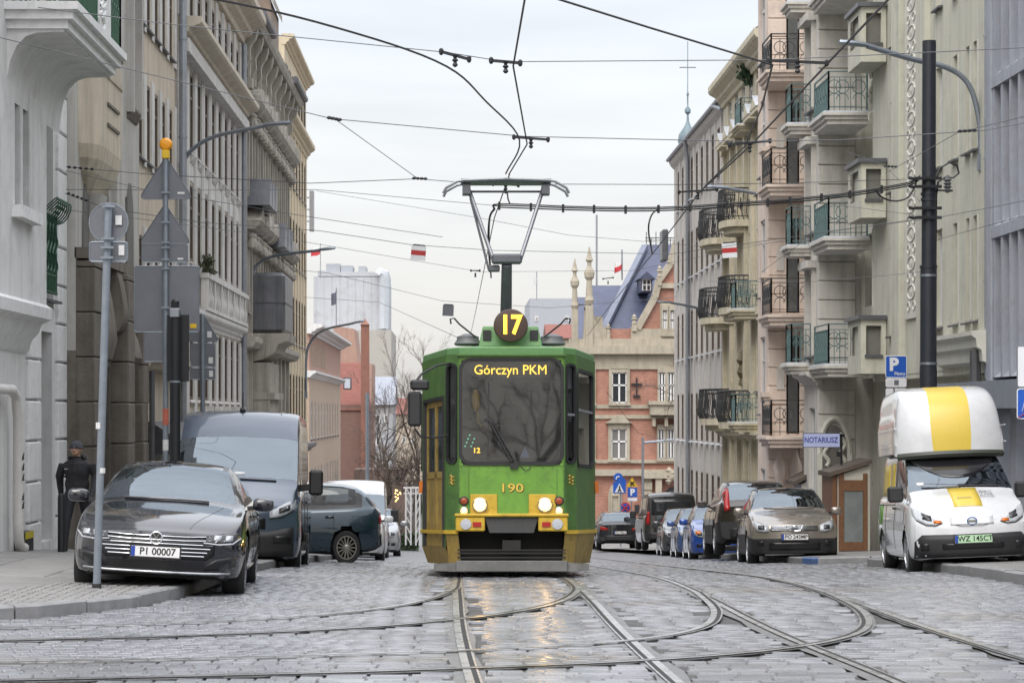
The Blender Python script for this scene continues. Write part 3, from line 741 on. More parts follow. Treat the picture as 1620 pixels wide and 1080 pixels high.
mb = MB(); b.profile(mb, [(-.2, 13.3), (.3, 13.3), (-1.4, 15.2), (-6, 15.2), (-6, 13.3)], 55.22, 71.2); b.part(mb, 'roof', M_ZINC)
pipe(b, 71.0, -1.8, 12.5, .14, .07)
mb = MB()
for k in range(5): b.box(mb, .1, .75, 60.2+k*2.3, 62.3+k*2.3, 1.62, 1.72); b.box(mb, .12, .3, 60.3+k*2.3, 60.45+k*2.3, 1.72, 2.05)
b.part(mb, 'shop_cornice', M_L3)

# L4: richly carved sandstone house
b = Bld('carved_stone_house', 1, -6.25, 71.2, 91, -2.6, 'carved sandstone house with scroll brackets under the eaves, left side', 'building')
cols = [72.7+2.0*k for k in range(9)]; ops4 = []
for z0, z1 in ((8.3, 10.6), (4.9, 7.1), (1.0, 3.4), (-2.2, .3)):
    for yc in cols: ops4.append((yc-.45, yc+.45, z0, z1))
b.wall(M_L4, 71.22, 91, -3, 13.0, ops4, rec=.12); b.windows(ops4, rec=.12, sill=.12, silmat=M_L4, frame=M_FRAMEB)
for i, yc in enumerate(cols):
    for z0, pz in ((8.3, 10.75), (4.9, 7.25)):
        tri = (i+(z0 > 8)) % 2 == 0
        mb = MB(); b.box(mb, -.02, .14, yc-.66, yc-.46, z0-.1, pz); b.box(mb, -.02, .14, yc+.46, yc+.66, z0-.1, pz)
        b.profile(mb, [(0, pz), (.3, pz), (.42, pz+.1), (.5, pz+.22), (0, pz+.24)], yc-.85, yc+.85)
        xx = (b.x(-.02), b.x(.5))
        if tri: mb.prism([(yc-.85, pz+.24), (yc+.85, pz+.24), (yc, pz+.75)], 'x', *xx)
        else: mb.prism([(yc+.8*math.cos(a), pz+.24+.42*math.sin(a)) for a in np.linspace(0, math.pi, 9)], 'x', *xx)
        b.part(mb, 'window_pediment', M_L4)
        for q in (-.6, .6):
            mb = MB(); mb.lathe([(.02, 0), (.16, .08), (.18, .2), (.12, .34), (.16, .44), (.05, .52)], (b.x(.22), yc+q, pz-.62), 8); b.part(mb, 'carved_capital', M_L4, True)
    mb = MB(); mb.tube([(b.x(.06), yc+.25*math.cos(a), 12.2+.75*math.sin(a)) for a in np.linspace(0, 2*math.pi, 15)], .06, 5)
    mb.tube([(b.x(.06), yc+.16*math.cos(a), 11.75+.2*math.sin(a)) for a in np.linspace(0, 2*math.pi, 9)], .05, 5); b.part(mb, 'carved_cartouche', M_L4, True)
for k in range(10):
    y = 71.7+2.0*k
    mb = MB(); b.box(mb, -.02, .1, y-.17, y+.17, -2.6, 11.3); b.box(mb, -.02, .26, y-.24, y+.24, 3.9, 4.2); b.box(mb, -.02, .28, y-.26, y+.26, 11.3, 11.6); b.part(mb, 'pilaster', M_L4)
    mb = MB(); b.profile(mb, [(0, 11.9), (.1, 11.95), (.22, 12.15), (.2, 12.45), (.26, 12.6), (.36, 12.72), (.42, 12.95), (.42, 13.1), (0, 13.1)], y-.2, y+.2); b.part(mb, 'eaves_bracket', M_L4)
b.part(b.profile(MB(), [(0, 13.08), (.45, 13.1), (.52, 13.22), (.56, 13.36), (0, 13.4)], 71.2, 91), 'eaves', M_L4)
for y0, y1 in ((71.2, 75.6), (85.5, 91.0)):
    mb = MB(); mb.tube([(b.x(.6), y0, 13.45), (b.x(.6), y1, 13.45)], .12, 8); b.part(mb, 'gutter', M_ZINC, True)
b.part(b.profile(MB(), [(0, 3.75), (.3, 3.8), (.4, 3.95), (.4, 4.1), (0, 4.15)], 71.2, 91), 'string_course', M_L4)
b.part(b.profile(MB(), [(.5, 13.4), (-2.6, 18.4), (-6, 18.4), (-6, 13.4)], 71.2, 91), 'roof', M('pale_wet_slate', (.34, .34, .35), .35, var=.15, scale=5, bump=.4, bscale=14))
mb = MB(); mb.prism([(b.x(.45), 13.4), (b.x(.45), 14.6), (b.x(-.6), 17.2), (b.x(-3), 17.2), (b.x(-3), 13.4)], 'y', 76.3, 79.6); b.part(mb, 'dormer', M('brown_gable', (.26, .20, .16), .8, var=.15))
b.part(b.profile(MB(), [(.55, 14.5), (.55, 14.7), (-.6, 17.45), (-.75, 17.3)], 76.1, 79.8), 'dormer_verge', M_L4)
# zinc-clad oriel box
mb = MB(); xx = sorted((b.x(-.05), b.x(1.05))); mb.cbox(xx[0], xx[1], 74.0, 77.6, 4.3, 6.1, .1)
ob = b.part(mb, 'zinc_oriel', M('oriel_zinc', (.17, .175, .19), .42, metal=.55, var=.2, scale=2, streak=0.45, dirt=.28, dirtcol=(.17, .155, .135)))
b.part(b.box(MB(), -.02, 1.07, 73.98, 77.62, 5.18, 5.21), 'oriel_seam', M_SILL, parent=ob)
b.part(b.profile(MB(), [(0, 3.4), (.4, 3.5), (.75, 3.7), (.85, 3.95), (1.1, 4.05), (1.15, 4.28), (0, 4.28)], 73.9, 77.7), 'oriel_corbel', M_L4)
for z0, z1, o in ((1.3, 1.7, .85), (2.3, 2.5, .75), (-2.6, 3.4, .6)): b.part(b.box(MB(), -.02, o, 74.0-o*.2, 77.5+o*.1, z0, z1), 'porch_pier', M_L4)
for k in range(3):
    mb = MB(); y = 72.4+k*1.1; mb.prism([(y-.5, 7.95), (y+.5, 7.95), (y, 8.75)], 'x', b.x(0), b.x(.75)); b.part(mb, 'gablet', M_ZINC)
    y = 79.5+k*1.6; mb = MB(); mb.prism([(y-.6, 7.2), (y+.6, 7.2), (y, 8.0)], 'x', b.x(0), b.x(.7)); b.part(mb, 'gablet', M_ZINC)

# L5: tall yellowish house
b = Bld('yellow_tall_house', 1, -6.42, 91, 104, -3.6, 'tall yellowish house with vertical strips, last of the left row', 'building')
cols = [92.2+1.75*k for k in range(7)]; ops5 = []
for z0, z1 in ((13.6, 14.9), (10.6, 12.2), (7.6, 9.4), (4.6, 6.4), (1.6, 3.4), (-2.8, -.2)):
    for yc in cols: ops5.append((yc-.5, yc+.5, z0, z1))
b.wall(M_L5, 91.02, 104, -4, 15.8, ops5, rec=.05); b.windows(ops5, rec=.05, sill=.08, frame=M_FRAMEB)
for k in range(8):
    y = 91.32+1.75*k
    for z0, z1 in ((.8, 12.6),): b.part(b.box(MB(), -.02, .04, y-.25, y+.25, z0, z1), 'pilaster', M_L5)
b.cornice(M_L5, 91.0, 104.1, 12.6, .38, .55); b.cornice(M_L5, 91.0, 104.1, 15.5, .35, .4); b.cornice(M_ZINC, 91.0, 104.1, .2, .45, .5, name='shop_cornice')
mb = MB()
for k in range(3): mb.box(-6.3, -6.12, 104.3+.2*k, 104.4+.2*k, 9.6, 11.3); mb.bar((-6.5, 104.2, 10+.5*k), (-6.2, 104.4, 10+.5*k), .06)
b.part(mb, 'antenna_panels', M('antenna_grey', (.55, .56, .58), .5))
# ---------------------------------------------------------------- right side of the street
M_R1 = M('grey_concrete_fins', (.33, .35, .40), .7, var=.08, scale=1.5, bump=.15, bscale=60, streak=0.22, dirt=.28, dirtcol=(.17, .155, .135))
M_R1D = M('dark_grey_panel', (.13, .14, .165), .5, var=.1)
M_R2 = M('stucco_olive', (.52, .51, .43), .85, var=.06, scale=.8, bump=.2, bscale=80, streak=0.25, dirt=.28, dirtcol=(.17, .155, .135))
M_R2B = M('relief_plaster', (.56, .55, .49), .8, var=.08, bump=.2)
M_R3 = M('stucco_warm_grey', (.58, .555, .51), .85, var=.06, scale=.9, bump=.15, streak=0.29, dirt=.28, dirtcol=(.17, .155, .135))
M_R4 = M('stucco_pink', (.68, .57, .49), .85, var=.05, scale=.9, bump=.12, streak=0.22, dirt=.28, dirtcol=(.17, .155, .135))
M_R5 = M('stucco_ochre_grey', (.56, .51, .385), .85, var=.09, bump=.15, streak=0.36, dirt=.28, dirtcol=(.17, .155, .135))
M_R6 = M('stucco_plain_grey', (.50, .475, .45), .85, var=.07, bump=.12, streak=0.36, dirt=.28, dirtcol=(.17, .155, .135))
M_TEAL = M('teal_ironwork', (.10, .165, .165), .5, var=.2, scale=10)
M_IRON = M('black_ironwork', (.04, .042, .046), .5, var=.2, scale=10)

# R1: modern building with concrete fins
b = Bld('concrete_fin_building', -1, 9.45, 28, 44, -.6, 'modern grey building with vertical concrete fins at right edge', 'building')
storeys = ((2.5, 4.95), (5.15, 7.6), (7.8, 10.3), (10.5, 13))
xw = b.x(-.55)
b.part(b.box(MB(), -.9, -.55, 30.8, 44, 2.4, 13), 'wall', M_R1D)
for z0, z1 in storeys:
    b.part(b.box(MB(), -.545, -.53, 30.8, 43.7, z0+.3, z1), 'window_band', GLASS_DARK)
    b.part(b.box(MB(), -.5, .02, 30.8, 44, z1, z1+.2), 'floor_band', M_R1)
yf = np.arange(31.0, 44.2, .66)
fin_me = MB().box(-.52, .0, -.07, .07, 0, 2.45).mesh('fin', M_R1)
sl_me = MB().add([(-.52, -.26, .0), (0., -.26, 0), (-.52, -.26, .55), (-.52, .26, 0), (0, .26, 0), (-.52, .26, .55)], [(0, 1, 2), (3, 5, 4), (1, 4, 5, 2), (0, 3, 4, 1), (0, 2, 5, 3)]).mesh('sloped_sill', M_R1)
for z0, z1 in storeys:
    for y in yf:
        link('fin', fin_me, b.root, Vector((b.x(0), y, z0))-b.L, (0, 0, math.pi))
        if y < 43.5: link('sloped_sill', sl_me, b.root, Vector((b.x(0), y+.33, z0))-b.L, (0, 0, math.pi))
b.part(b.box(MB(), -.6, .03, 43.62, 44.0, -1, 13.2), 'end_pier', M_R1)
b.part(b.box(MB(), -.5, .45, 28, 46.5, 1.95, 2.42), 'canopy', M('canopy_grey', (.20, .22, .26), .5, var=.1))
b.part(b.box(MB(), -2.2, -2.1, 28, 44, -1, 2.0), 'shopfront_glass', GLASS_DARK)
for y in (30, 34, 38, 42.2): b.part(b.box(MB(), -.55, -.1, y, y+.45, -1, 1.98), 'pier', M_R1)
b.part(b.box(MB(), -2.05, -1.9, 40.2, 41.0, -.9, 1.4), 'poster_panel', M('brick_poster', (.30, .10, .07), .6, var=.5, scale=4))
for y in (40.8, 43.2): b.part(b.box(MB(), -1.9, -1.85, y, y+.06, -1, 1.95), 'mullion', M_R1D)

# R2: olive stucco house
b = Bld('olive_stucco_house', -1, 9.5, 44, 59.4, -1.4, 'olive stucco house with ornamental relief strip behind the black pole', 'building')
ops = []
for z0, z1 in ((3.6, 5.5), (6.75, 8.7), (9.9, 12)):
    for yc, hw in ((45.3, .18), (45.95, .18), (47.1, .22), (48.7, .32), (54.0, .22)): ops.append((yc-hw, yc+hw, z0, z1))
b.wall(M_R2, 44, 56.5, 2.7, 16, ops, rec=.16); b.windows([o for o in ops], rec=.16, sill=.1, bars=(0, 1), frame=M_FRAME)
for (a, c, d, e) in ops:
    if a < 48: b.part(b.box(MB(), -.01, .012, a-.12, a-.01, d, e), 'toothed_edge', M_R2B)
b.wall(M_R2, 44, 59.4, -1.6, 2.7, [(52.5, 54.2, -1.2, 1.6), (48.5, 51.5, -1.2, 1.8)], rec=.5, out=-.5, name='base_wall')
b.part(b.box(MB(), -1, -.98, 52.5, 54.2, -1.2, 1.6), 'base_door', GLASS_DARK); b.part(b.box(MB(), -1, -.98, 48.5, 51.5, -1.2, 1.8), 'base_window', GLASS_DARK)
b.part(b.box(MB(), -.5, -.01, 44.02, 56.5, 2.6, 2.7), 'soffit', M_R2)
b.part(b.profile(MB(), [(0, 2.75), (.14, 2.8), (.16, 3.0), (.24, 3.05), (.26, 3.2), (.34, 3.26), (.34, 3.34), (0, 3.36)], 44.0, 48.3), 'string_course', M_R2B)
for (y0, y1, o) in ((49.6, 50.5, .12), (52.3, 53.2, .16)): b.part(b.box(MB(), -.02, o, y0, y1, 2.72, 16), 'pilaster', M_R2)
rel = b.part(b.box(MB(), -.02, .05, 50.6, 52.2, 3.85, 16), 'relief_strip', M_R2B)
k = 0; z = 4.0
ring_me = {}
while z < 13:
    m = MB()
    if k % 2: m.tube([(b.x(.052), 51.4+.42*math.cos(a), z+.16+.15*math.sin(a)) for a in np.linspace(0, 2*math.pi, 11)], .02, 5); m.lathe([(.02, -.03), (.1, 0), (.02, .03)], (b.x(.05), 51.4, z+.16), 8, 'x'); h = .36
    else:
        for q in (-.3, .3): m.tube([(b.x(.052), 51.4+q+.16*math.cos(a), z+.1+.09*math.sin(a)) for a in np.linspace(0, 2*math.pi, 9)], .018, 5)
        h = .24
    tag(b.part(m, 'relief_ornament', M_R2B, True, rel), kind='stuff'); z += h; k += 1
pipe(b, 44.35, -1.2, 3.0, .2, .1, M_SILL)
pipe(b, 44.15, 3.4, 14, .06, .02, STEEL_GALV, 'cable_conduit')
# projecting boxes of the loggia bay
for z0, z1 in ((2.75, 3.95), (6.2, 7.42), (9.65, 10.87), (13, 14.2)):
    mb = MB(); xx = 0
    y0, y1 = 54.6, 56.45; x0, x1 = b.x(.58), b.x(.02); o0, o1 = .35, .62
    # street face and near face with square openings
    def face(pts_fn, u0, u1):
        for (a, c, d, e) in ((u0, u1, z0, z0+.42), (u0, u1, z1-.14, z1), (u0, u0+.2*(u1-u0), z0+.42, z1-.14), (u1-.2*(u1-u0), u1, z0+.42, z1-.14)):
            mb.quad(pts_fn(a, d), pts_fn(c, d), pts_fn(c, e), pts_fn(a, e))
    face(lambda u, z: (u, y0, z), x0, x1); face(lambda u, z: (x0, u, z), y0, y1)
    mb.quad((x0, y0, z0), (x1, y0, z0), (x1, y1, z0), (x0, y1, z0)); mb.quad((x0, y0, z1), (x1, y0, z1), (x1, y1, z1), (x0, y1, z1)); 
    mb.box(min(x0, x1)+.1, max(x0, x1), y0+.12, y1, z0+.05, z1-.05)
    lb = b.part(mb, 'loggia_box', M_R2)
    b.part(MB().box(x0-.08, x1, y0-.08, y1, z1, z1+.09), 'coping', M_ZINC, parent=lb)
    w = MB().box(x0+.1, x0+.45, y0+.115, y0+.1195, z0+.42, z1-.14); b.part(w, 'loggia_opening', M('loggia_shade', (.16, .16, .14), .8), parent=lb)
    b.part(MB().box(x0+.08, x0+.48, y0-.05, y0+.02, z0+.36, z0+.42), 'sill', M_SILL, parent=lb)
b.wall(M_R2, 56.5, 59.4, 2.7, 16, [(57.2, 58.8, 4.4, 6.1), (57.2, 58.8, 7.9, 9.5), (57.2, 58.8, 11.2, 12.8)], rec=.8, out=-.2, name='loggia_wall')
for z in (4.4, 7.9, 11.2): b.window(57.2, 58.8, z, z+1.6, rec=.8, out=-.2, sill=0, frame=M_FRAMEB)
rb = MB()
for i in range(60):
    zz = 8.6+random.uniform(0, 1.1); yy = 56.47; xx = b.x(random.uniform(-.28, .02)); a = random.uniform(0, 6); rb.tube([(xx+.09*math.cos(a+t), yy, zz+.12*math.sin(a+t)) for t in np.linspace(0, 3.5, 5)], .022, 4)
b.part(rb, 'figure_relief', M_R2B, True)
rb2 = MB(); rb2.box(b.x(.02), b.x(-.3), 56.44, 56.5, 4.3, 6.1); b.part(rb2, 'relief_panel', M_R2B)

# R3: warm grey house, bay with rusticated flank and teal balconies
b = Bld('grey_house_with_teal_balconies', -1, 8.68, 59.5, 61.9, -1.8, 'warm grey house with rusticated flank and teal iron balconies', 'building')
ops = []
for z0, z1 in ((3.3, 5.3), (6.3, 8.3), (9.3, 11.3), (-.8, 2.0)):
    for yc in (60.5,): ops.append((yc-.5, yc+.5, z0, z1))
b.wall(M_R3, 59.5, 61.9, -2.2, 16, ops, rec=.15, depth=4); b.windows(ops, rec=.15, sill=.12, frame=M_FRAME)
for (a, c, d, e) in ops:
    if d > 0: b.part(b.box(b.box(b.box(MB(), 0, .1, a-.16, a-.02, d, e+.1), 0, .1, c+.02, c+.16, d, e+.1), 0, .25, a-.25, c+.25, e+.1, e+.28), 'window_surround', M_R3)
b.cornice(M_R3, 59.4, 61.9, 2.55, .3, .35, name='string_course')
# the camera-facing flank, laid in courses
z = 2.75; k = 0
me3 = MB().cbox(0, .9, -.06, .02, 0, .44, .018).mesh('course', M_R3)
while z < 13.5: link('course', me3, b.root, Vector((8.68, 59.5, z))-b.L); z += .465
mlow = MB().cbox(0, .9, -.05, .02, 0, .58, .02).mesh('course', M_R3)
for z in np.arange(-1.75, 2.4, .6): link('course', mlow, b.root, Vector((8.68, 59.5, z))-b.L)
arch = MB(); arch.prism([(8.78, -1.7), (9.35, -1.7)]+[(9.065+.285*math.cos(a), .9+.7*math.sin(a)) for a in np.linspace(0, math.pi, 10)], 'y', 59.38, 59.425); b.part(arch, 'arched_doorway', M_NICHE)
arch = MB(); arch.tube([(9.065+.36*math.cos(a), 59.4, .9+.85*math.sin(a)) for a in np.linspace(0, math.pi, 14)], .07, 6); arch.bar((8.705, 59.4, -1.7), (8.705, 59.4, .9), .12); arch.bar((9.425, 59.4, -1.7), (9.425, 59.4, .9), .12); b.part(arch, 'arch_moulding', M_R2B, True)
for sx in (-.2, .2):
    ln = MB(); ln.tube([(9.065+sx+.06*math.sin(t*3), 59.36, .6+.2*t) for t in np.linspace(0, 4, 12)], .05, 5); b.part(ln, 'carved_vine', M_R2B, True)
for z in (3.0, 5.95, 8.85, 11.75): b.balcony(M_R3, M_TEAL, -.8, .12, 57.15, 59.42, z, th=.28, h=.92, gap=.125, scroll=3, sides=(1, 1, 0))
for z in (3.1, 6.0, 9.0, 12.0): b.balcony(M_R3, M_TEAL, 0, .5, 60.7, 61.7, z, th=.26, h=.95, gap=.11, scroll=2)
# street-level kiosks in front of the grey house
def kiosk(name, px0, px1, ytop0, ytop1, d, depth, label, door=True):
    x0, x1 = (px0-CX)*d/FPX, (px1-CX)*d/FPX; zt0 = EYE+(CY-ytop0)*d/FPX; zt1 = EYE+(CY-ytop1)*d/FPX; zg = float(PZR(np.float64(x1), d))
    r = empty(name, ((x0+x1)/2, d+depth/2, zg), label=label, cat='kiosk')
    w = MB(); w.prism([(x0, zg-.1), (x1, zg-.1), (x1, zt1), (x0, zt0)], 'y', d, d+depth); w.build('wall', M_R2B if door else M_R3, r, True)
    rf = MB(); rf.prism([(x0-.2, zt0-.02), (x1+.03, zt1+.03), (x1+.03, zt1+.13), (x0-.2, zt0+.08)], 'y', d-.12, d+depth+.1); rf.build('roof', M('kiosk_roof', (.09, .07, .055), .6, var=.2), r, True)
    if door:
        wd = M('kiosk_brown_wood', (.16, .075, .035), .5, var=.25, scale=8)
        for (a, c) in ((x0+.02, x0+.14), (x0+.58, x0+.68)): MB().box(a, c, d-.05, d, zg, zt0+.05).build('door_post', wd, r, True)
        MB().box(x0+.14, x0+.58, d-.045, d-.005, zt0-.35, zt0-.1).build('door_head', wd, r, True); MB().box(x0+.14, x0+.58, d-.045, d-.005, zg, zg+.2).build('door_foot', wd, r, True)
        MB().box(x0+.15, x0+.57, d-.03, d-.01, zg+.2, zt0-.35).build('door_glass', M('kiosk_glass', (.18, .20, .20), .08, var=.2, scale=3), r, True)
        MB().box(x0-.12, x0-.02, d-.02, d+depth, zg, zt0).build('side_frame', wd, r, True)
    else:
        MB().box(x0+.05, x0+.4, d-.02, d, zg, zt0-.12).build('dark_opening', BLACK, r, True)
    return r
kiosk('entrance_kiosk', 1325, 1376, 752, 735, 56.4, 1.6, 'brown framed wooden entrance kiosk with glass door on the right pavement')
kiosk('dark_roofed_kiosk', 1268, 1302, 766, 744, 61.5, 1.4, 'low kiosk with dark lean-to roof behind the notary sign', False)

# R4: pink house
b = Bld('pink_house', -1, 8.1, 64.5, 66.6, -2.4, 'pale pink house with rusticated corner and black iron balconies', 'building')
ops = []
for z0, z1 in ((1.9, 3.9), (5.0, 7.0), (8.2, 10.2), (11.2, 13.2), (-1.8, .4)):
    for yc in (65.6,): ops.append((yc-.5, yc+.5, z0, z1))
b.wall(M_R4, 64.5, 66.6, -3, 16, ops, rec=.12, depth=4); b.windows(ops, rec=.12, sill=.1)
me4 = MB().cbox(0, .48, -.05, .02, 0, .46, .015).mesh('course', M_R4); z = -2.2
while z < 14.5: link('course', me4, b.root, Vector((8.1, 64.5, z))-b.L); z += .48
me4b = MB().cbox(0, .3, -.05, .02, 0, .46, .015).mesh('course', M_R4); z = -2.2
while z < 14.5: link('course', me4b, b.root, Vector((8.92, 64.5, z))-b.L); z += .48
for z0, z1 in ((1.35, 3.9), (4.5, 6.95), (7.8, 10.0), (10.7, 13.0)):
    fr = MB(); fr.box(8.58, 8.63, 66.84, 64.5, z0, z1); fr.box(8.87, 8.92, 66.84, 64.5, z0, z1); fr.box(8.63, 8.87, 66.84, 64.5, z0, z0+.06); fr.box(8.63, 8.87, 66.84, 64.5, z1-.06, z1); fr.box(8.63, 8.87, 66.84, 64.5, z0+1.6, z0+1.66)
    w = b.part(fr, 'glazed_bay', M_IRON); b.part(MB().box(8.62, 8.88, 64.47, 64.48, z0+.03, z1-.03), 'pane', M('bay_glass', (.10, .105, .105), .08, var=.3, scale=2), parent=w)
for z in (1.3, 4.4, 7.7, 10.6): b.balcony(M_R4, M_IRON, -.95, .18, 62.6, 64.4, z, th=.3, h=.88, gap=.21, scroll=2, snow=False, sides=(1, 1, 0))
for z in (1.3, 4.4, 7.7):
    mb = MB(); mb.box(7.96, 8.1, 64.2, 64.9, z-.1, z+1.0); mb.box(7.9, 8.1, 64.15, 64.95, z+1.0, z+1.12); b.part(mb, 'balcony_pier', M_R4)
for i, z in enumerate((2.2, 5.3, 8.5)):
    mb = MB(); mb.prism([(8.32, z+.3), (8.52, z+.3)]+[(8.42+.1*math.cos(a), z+.75+.2*math.sin(a)) for a in np.linspace(0, math.pi, 8)], 'y', 64.42, 64.46); b.part(mb, 'niche', M_R3)
b.cornice(M_R4, 64.4, 66.7, 13.6, .5, .6)
pr = MB(); pr.box(8.6, 9.4, 62.6, 64.45, -2.4, -2.3); b.part(pr, 'porch_step', M_R3)
for x in (8.35, 8.75): b.part(MB().lathe([(.14, -2.4), (.11, -2.2), (.1, .1), (.15, .2), (.17, .5), (.05, .9)], (x, 64.0, 0), 10), 'porch_column', M_R4, True)

# R5: ochre classical house
b = Bld('ochre_classical_house', -1, 9.3, 73, 86.4, -2.9, 'ochre classical house with bowed black iron balconies and deep cornice', 'building')
ops = []
for z0, z1 in ((2.6, 4.8), (5.6, 7.6), (8.7, 10.8), (11.3, 12.6), (-2.2, .6)):
    for yc in (74.4, 76.4, 78.4, 80.4, 82.4, 84.4): ops.append((yc-.5, yc+.5, z0, z1))
b.wall(M_R5, 73.02, 86.4, -3.4, 13.2, ops, rec=.12, depth=5); b.windows(ops, rec=.12, sill=.1)
for yc in (73.4, 75.4, 77.4, 79.4, 81.4, 83.4, 85.6): b.part(b.box(b.box(b.box(MB(), 0, .12, yc-.2, yc+.2, -2.8, 11.0), 0, .2, yc-.28, yc+.28, 4.9, 5.15), 0, .2, yc-.28, yc+.28, 10.8, 11.1), 'pilaster', M_R5)
for (a, c, d, e) in ops:
    if 8 < d < 9: 
        mb = MB(); b.box(mb, 0, .4, a-.3, c+.3, e+.12, e+.25); mb.prism([(a-.3, e+.25), (c+.3, e+.25), ((a+c)/2, e+.62)], 'x', *sorted((b.x(0), b.x(.42)))); pd = b.part(mb, 'pediment', M_R5)
        mb = MB(); mb.add([(b.x(.44), a-.34, e+.26), (b.x(.44), (a+c)/2, e+.66), (b.x(0), (a+c)/2, e+.66), (b.x(0), a-.34, e+.26)], [(0, 1, 2, 3)]); b.part(mb, 'zinc_cover', M_SNOW, parent=pd)
b.cornice(M_R5, 72.9, 86.4, 12.55, .55, .75); b.cornice(M_R5, 72.95, 86.4, 10.95, .3, .3, name='string_course'); b.cornice(M_R5, 72.95, 86.4, 1.0, .3, .3, name='string_course')
b.part(b.profile(MB(), [(.5, 13.3), (-2, 14.6), (-4, 14.6), (-4, 13.3)], 73, 86.4), 'roof', M_ZINC)
def bowed(b, y0, y1, z, proj, o0=0., h=1.0, rmat=M_IRON):
    m = MB(); n = 12; x0 = b.x(o0)
    pts = [(b.x(o0+proj*math.sin(math.pi*t)**.45), y0+(y1-y0)*(.5-.5*math.cos(math.pi*t))) for t in np.linspace(0, 1, n+1)]
    m.prism(pts, 'z', z-.22, z); m.prism([(x0+(p[0]-x0)*.8, (y0+y1)/2+(p[1]-(y0+y1)/2)*.85) for p in pts], 'z', z-.42, z-.22); sl = b.part(m, 'balcony_slab', M_R5)
    r = MB()
    for zz, rr in ((z+h, .028), (z+h*.86, .018), (z+.1, .018)): r.tube([(p[0], p[1], zz) for p in pts], rr, 5)
    for (p, q) in zip(pts[:-1], pts[1:]):
        for t in (0, .33, .66):
            a = (p[0]+(q[0]-p[0])*t, p[1]+(q[1]-p[1])*t); bul = b.s*.07
            r.tube([(a[0], a[1], z), (a[0]+bul, a[1], z+.22), (a[0]+bul*.6, a[1], z+.45), (a[0], a[1], z+h)], .014, 4)
        c = ((p[0]+q[0])/2, (p[1]+q[1])/2); r.tube([(c[0]+b.s*.03, c[1]+.14*math.cos(a), z+.5+.2*math.sin(a)) for a in np.linspace(0, 2*math.pi, 9)], .014, 4)
    b.part(r, 'railing', rmat, parent=sl); return sl
for z in (1.75, 5.2, 7.9): bowed(b, 83.6, 86.6, z-.05, .95)
for z in (1.6, 5.3, 8.1): bowed(b, 79.0, 81.6, z, .8)
for z in (1.6, 5.1): b.balcony(M_R5, M_TEAL, 0, .75, 76.2, 77.4, z, th=.3, h=.85, gap=.1, scroll=2)
b.balcony(M_R5, M_TEAL, 0, .5, 77.0, 78.6, 10.9, th=.2, h=.8, gap=.1)
def bush(name, c, r, n, mat, label, cat='plant', leaf=.06):
    m = MB(); c = Vector(c)
    for _ in range(n):
        d = Vector((random.gauss(0, 1), random.gauss(0, 1), random.gauss(0, 1))).normalized()*r*random.uniform(.3, 1); d.z *= 1.2
        u = Vector((random.gauss(0, 1), random.gauss(0, 1), random.gauss(0, 1))).normalized()*leaf; v = u.cross(Vector((random.gauss(0, 1), random.gauss(0, 1), 1))).normalized()*leaf*.6
        p = c+d; m.add([p-u, p+v, p+u, p-v], [(0, 1, 2, 3)])
    m.tube([c-Vector((0, 0, r)), c], .02, 5)
    return tag(m.build(name, mat), label, cat)
bush('hanging_fir_branches', P(1183, 115, 78.0), .38, 260, M('conifer_green', (.035, .07, .035), .7, var=.3), 'green conifer branches hanging on the top balcony of the ochre house', 'plant', .09)
sh = MB(); sh.lathe([(.02, 0), (.16, .05), (.1, .25), (.2, .45), (.12, .7), (.22, .85), (.05, 1.15), (.02, 1.2)], P(1175, 611, 80.5), 9)
tag(sh.build('carved_finial', M('aged_gilt', (.12, .095, .045), .5, var=.4, scale=8), smooth=True), 'dark gilt carved figure standing behind the lowest bowed balcony', 'sculpture')
fp = MB(); fp.lathe([(.10, 0), (.14, .22), (.15, .24), (.13, .24)], P(1168, 655, 80), 10); tag(fp.build('flower_pot', WHITE), 'small white flower pot on the lowest bowed balcony', 'pot')

# R6: plain grey house
b = Bld('plain_grey_house', -1, 9.5, 86.4, 108.5, -3.4, 'long plain grey house with rows of small windows, right side', 'building')
ops = []
for z0, z1 in ((4.2, 6.1), (7.45, 9.3), (10.6, 12.3), (.8, 2.7), (-2.6, -.4)):
    for k in range(10): yc = 87.8+2.05*k; ops.append((yc-.55, yc+.55, z0, z1))
b.wall(M_R6, 86.42, 108.5, -4.2, 13.0, ops, rec=.07); b.windows(ops, rec=.07, sill=.13, silmat=M_SNOW, frame=M_FRAMEB)
for k in range(11): b.part(b.box(MB(), -.02, .05, 86.55+2.05*k, 87.0+2.05*k, -3.4, 12.6), 'pilaster', M_R6)
b.part(b.profile(MB(), [(0, 12.6), (.14, 12.75), (.22, 12.9), (.22, 13.0), (0, 13.05)], 86.4, 108.6), 'eaves', M_R6)
b.part(b.profile(MB(), [(.28, 13.0), (-3, 15.2), (-6, 15.2), (-6, 13.0)], 86.4, 108.6), 'roof', M_ZINC)
gm = MB(); gm.tube([(b.x(.28), 86.4, 13.02), (b.x(.28), 108.6, 13.02)], .08, 8); b.part(gm, 'gutter', STEEL_GALV, True)
dp = MB(); dp.tube([(b.x(.28), 100.3, 13), (b.x(.22), 100.4, 12.6), (b.x(.15), 100.5, 12.2), (b.x(.15), 100.5, -3.4)], .085, 8); b.part(dp, 'downpipe', STEEL_GALV, True)
dp = MB(); dp.tube([(b.x(.3), 89.3, 13), (b.x(.25), 88.6, 12.9), (b.x(.2), 87, 12.6)], .09, 8); b.part(dp, 'rain_pipe_bend', STEEL_GALV, True)
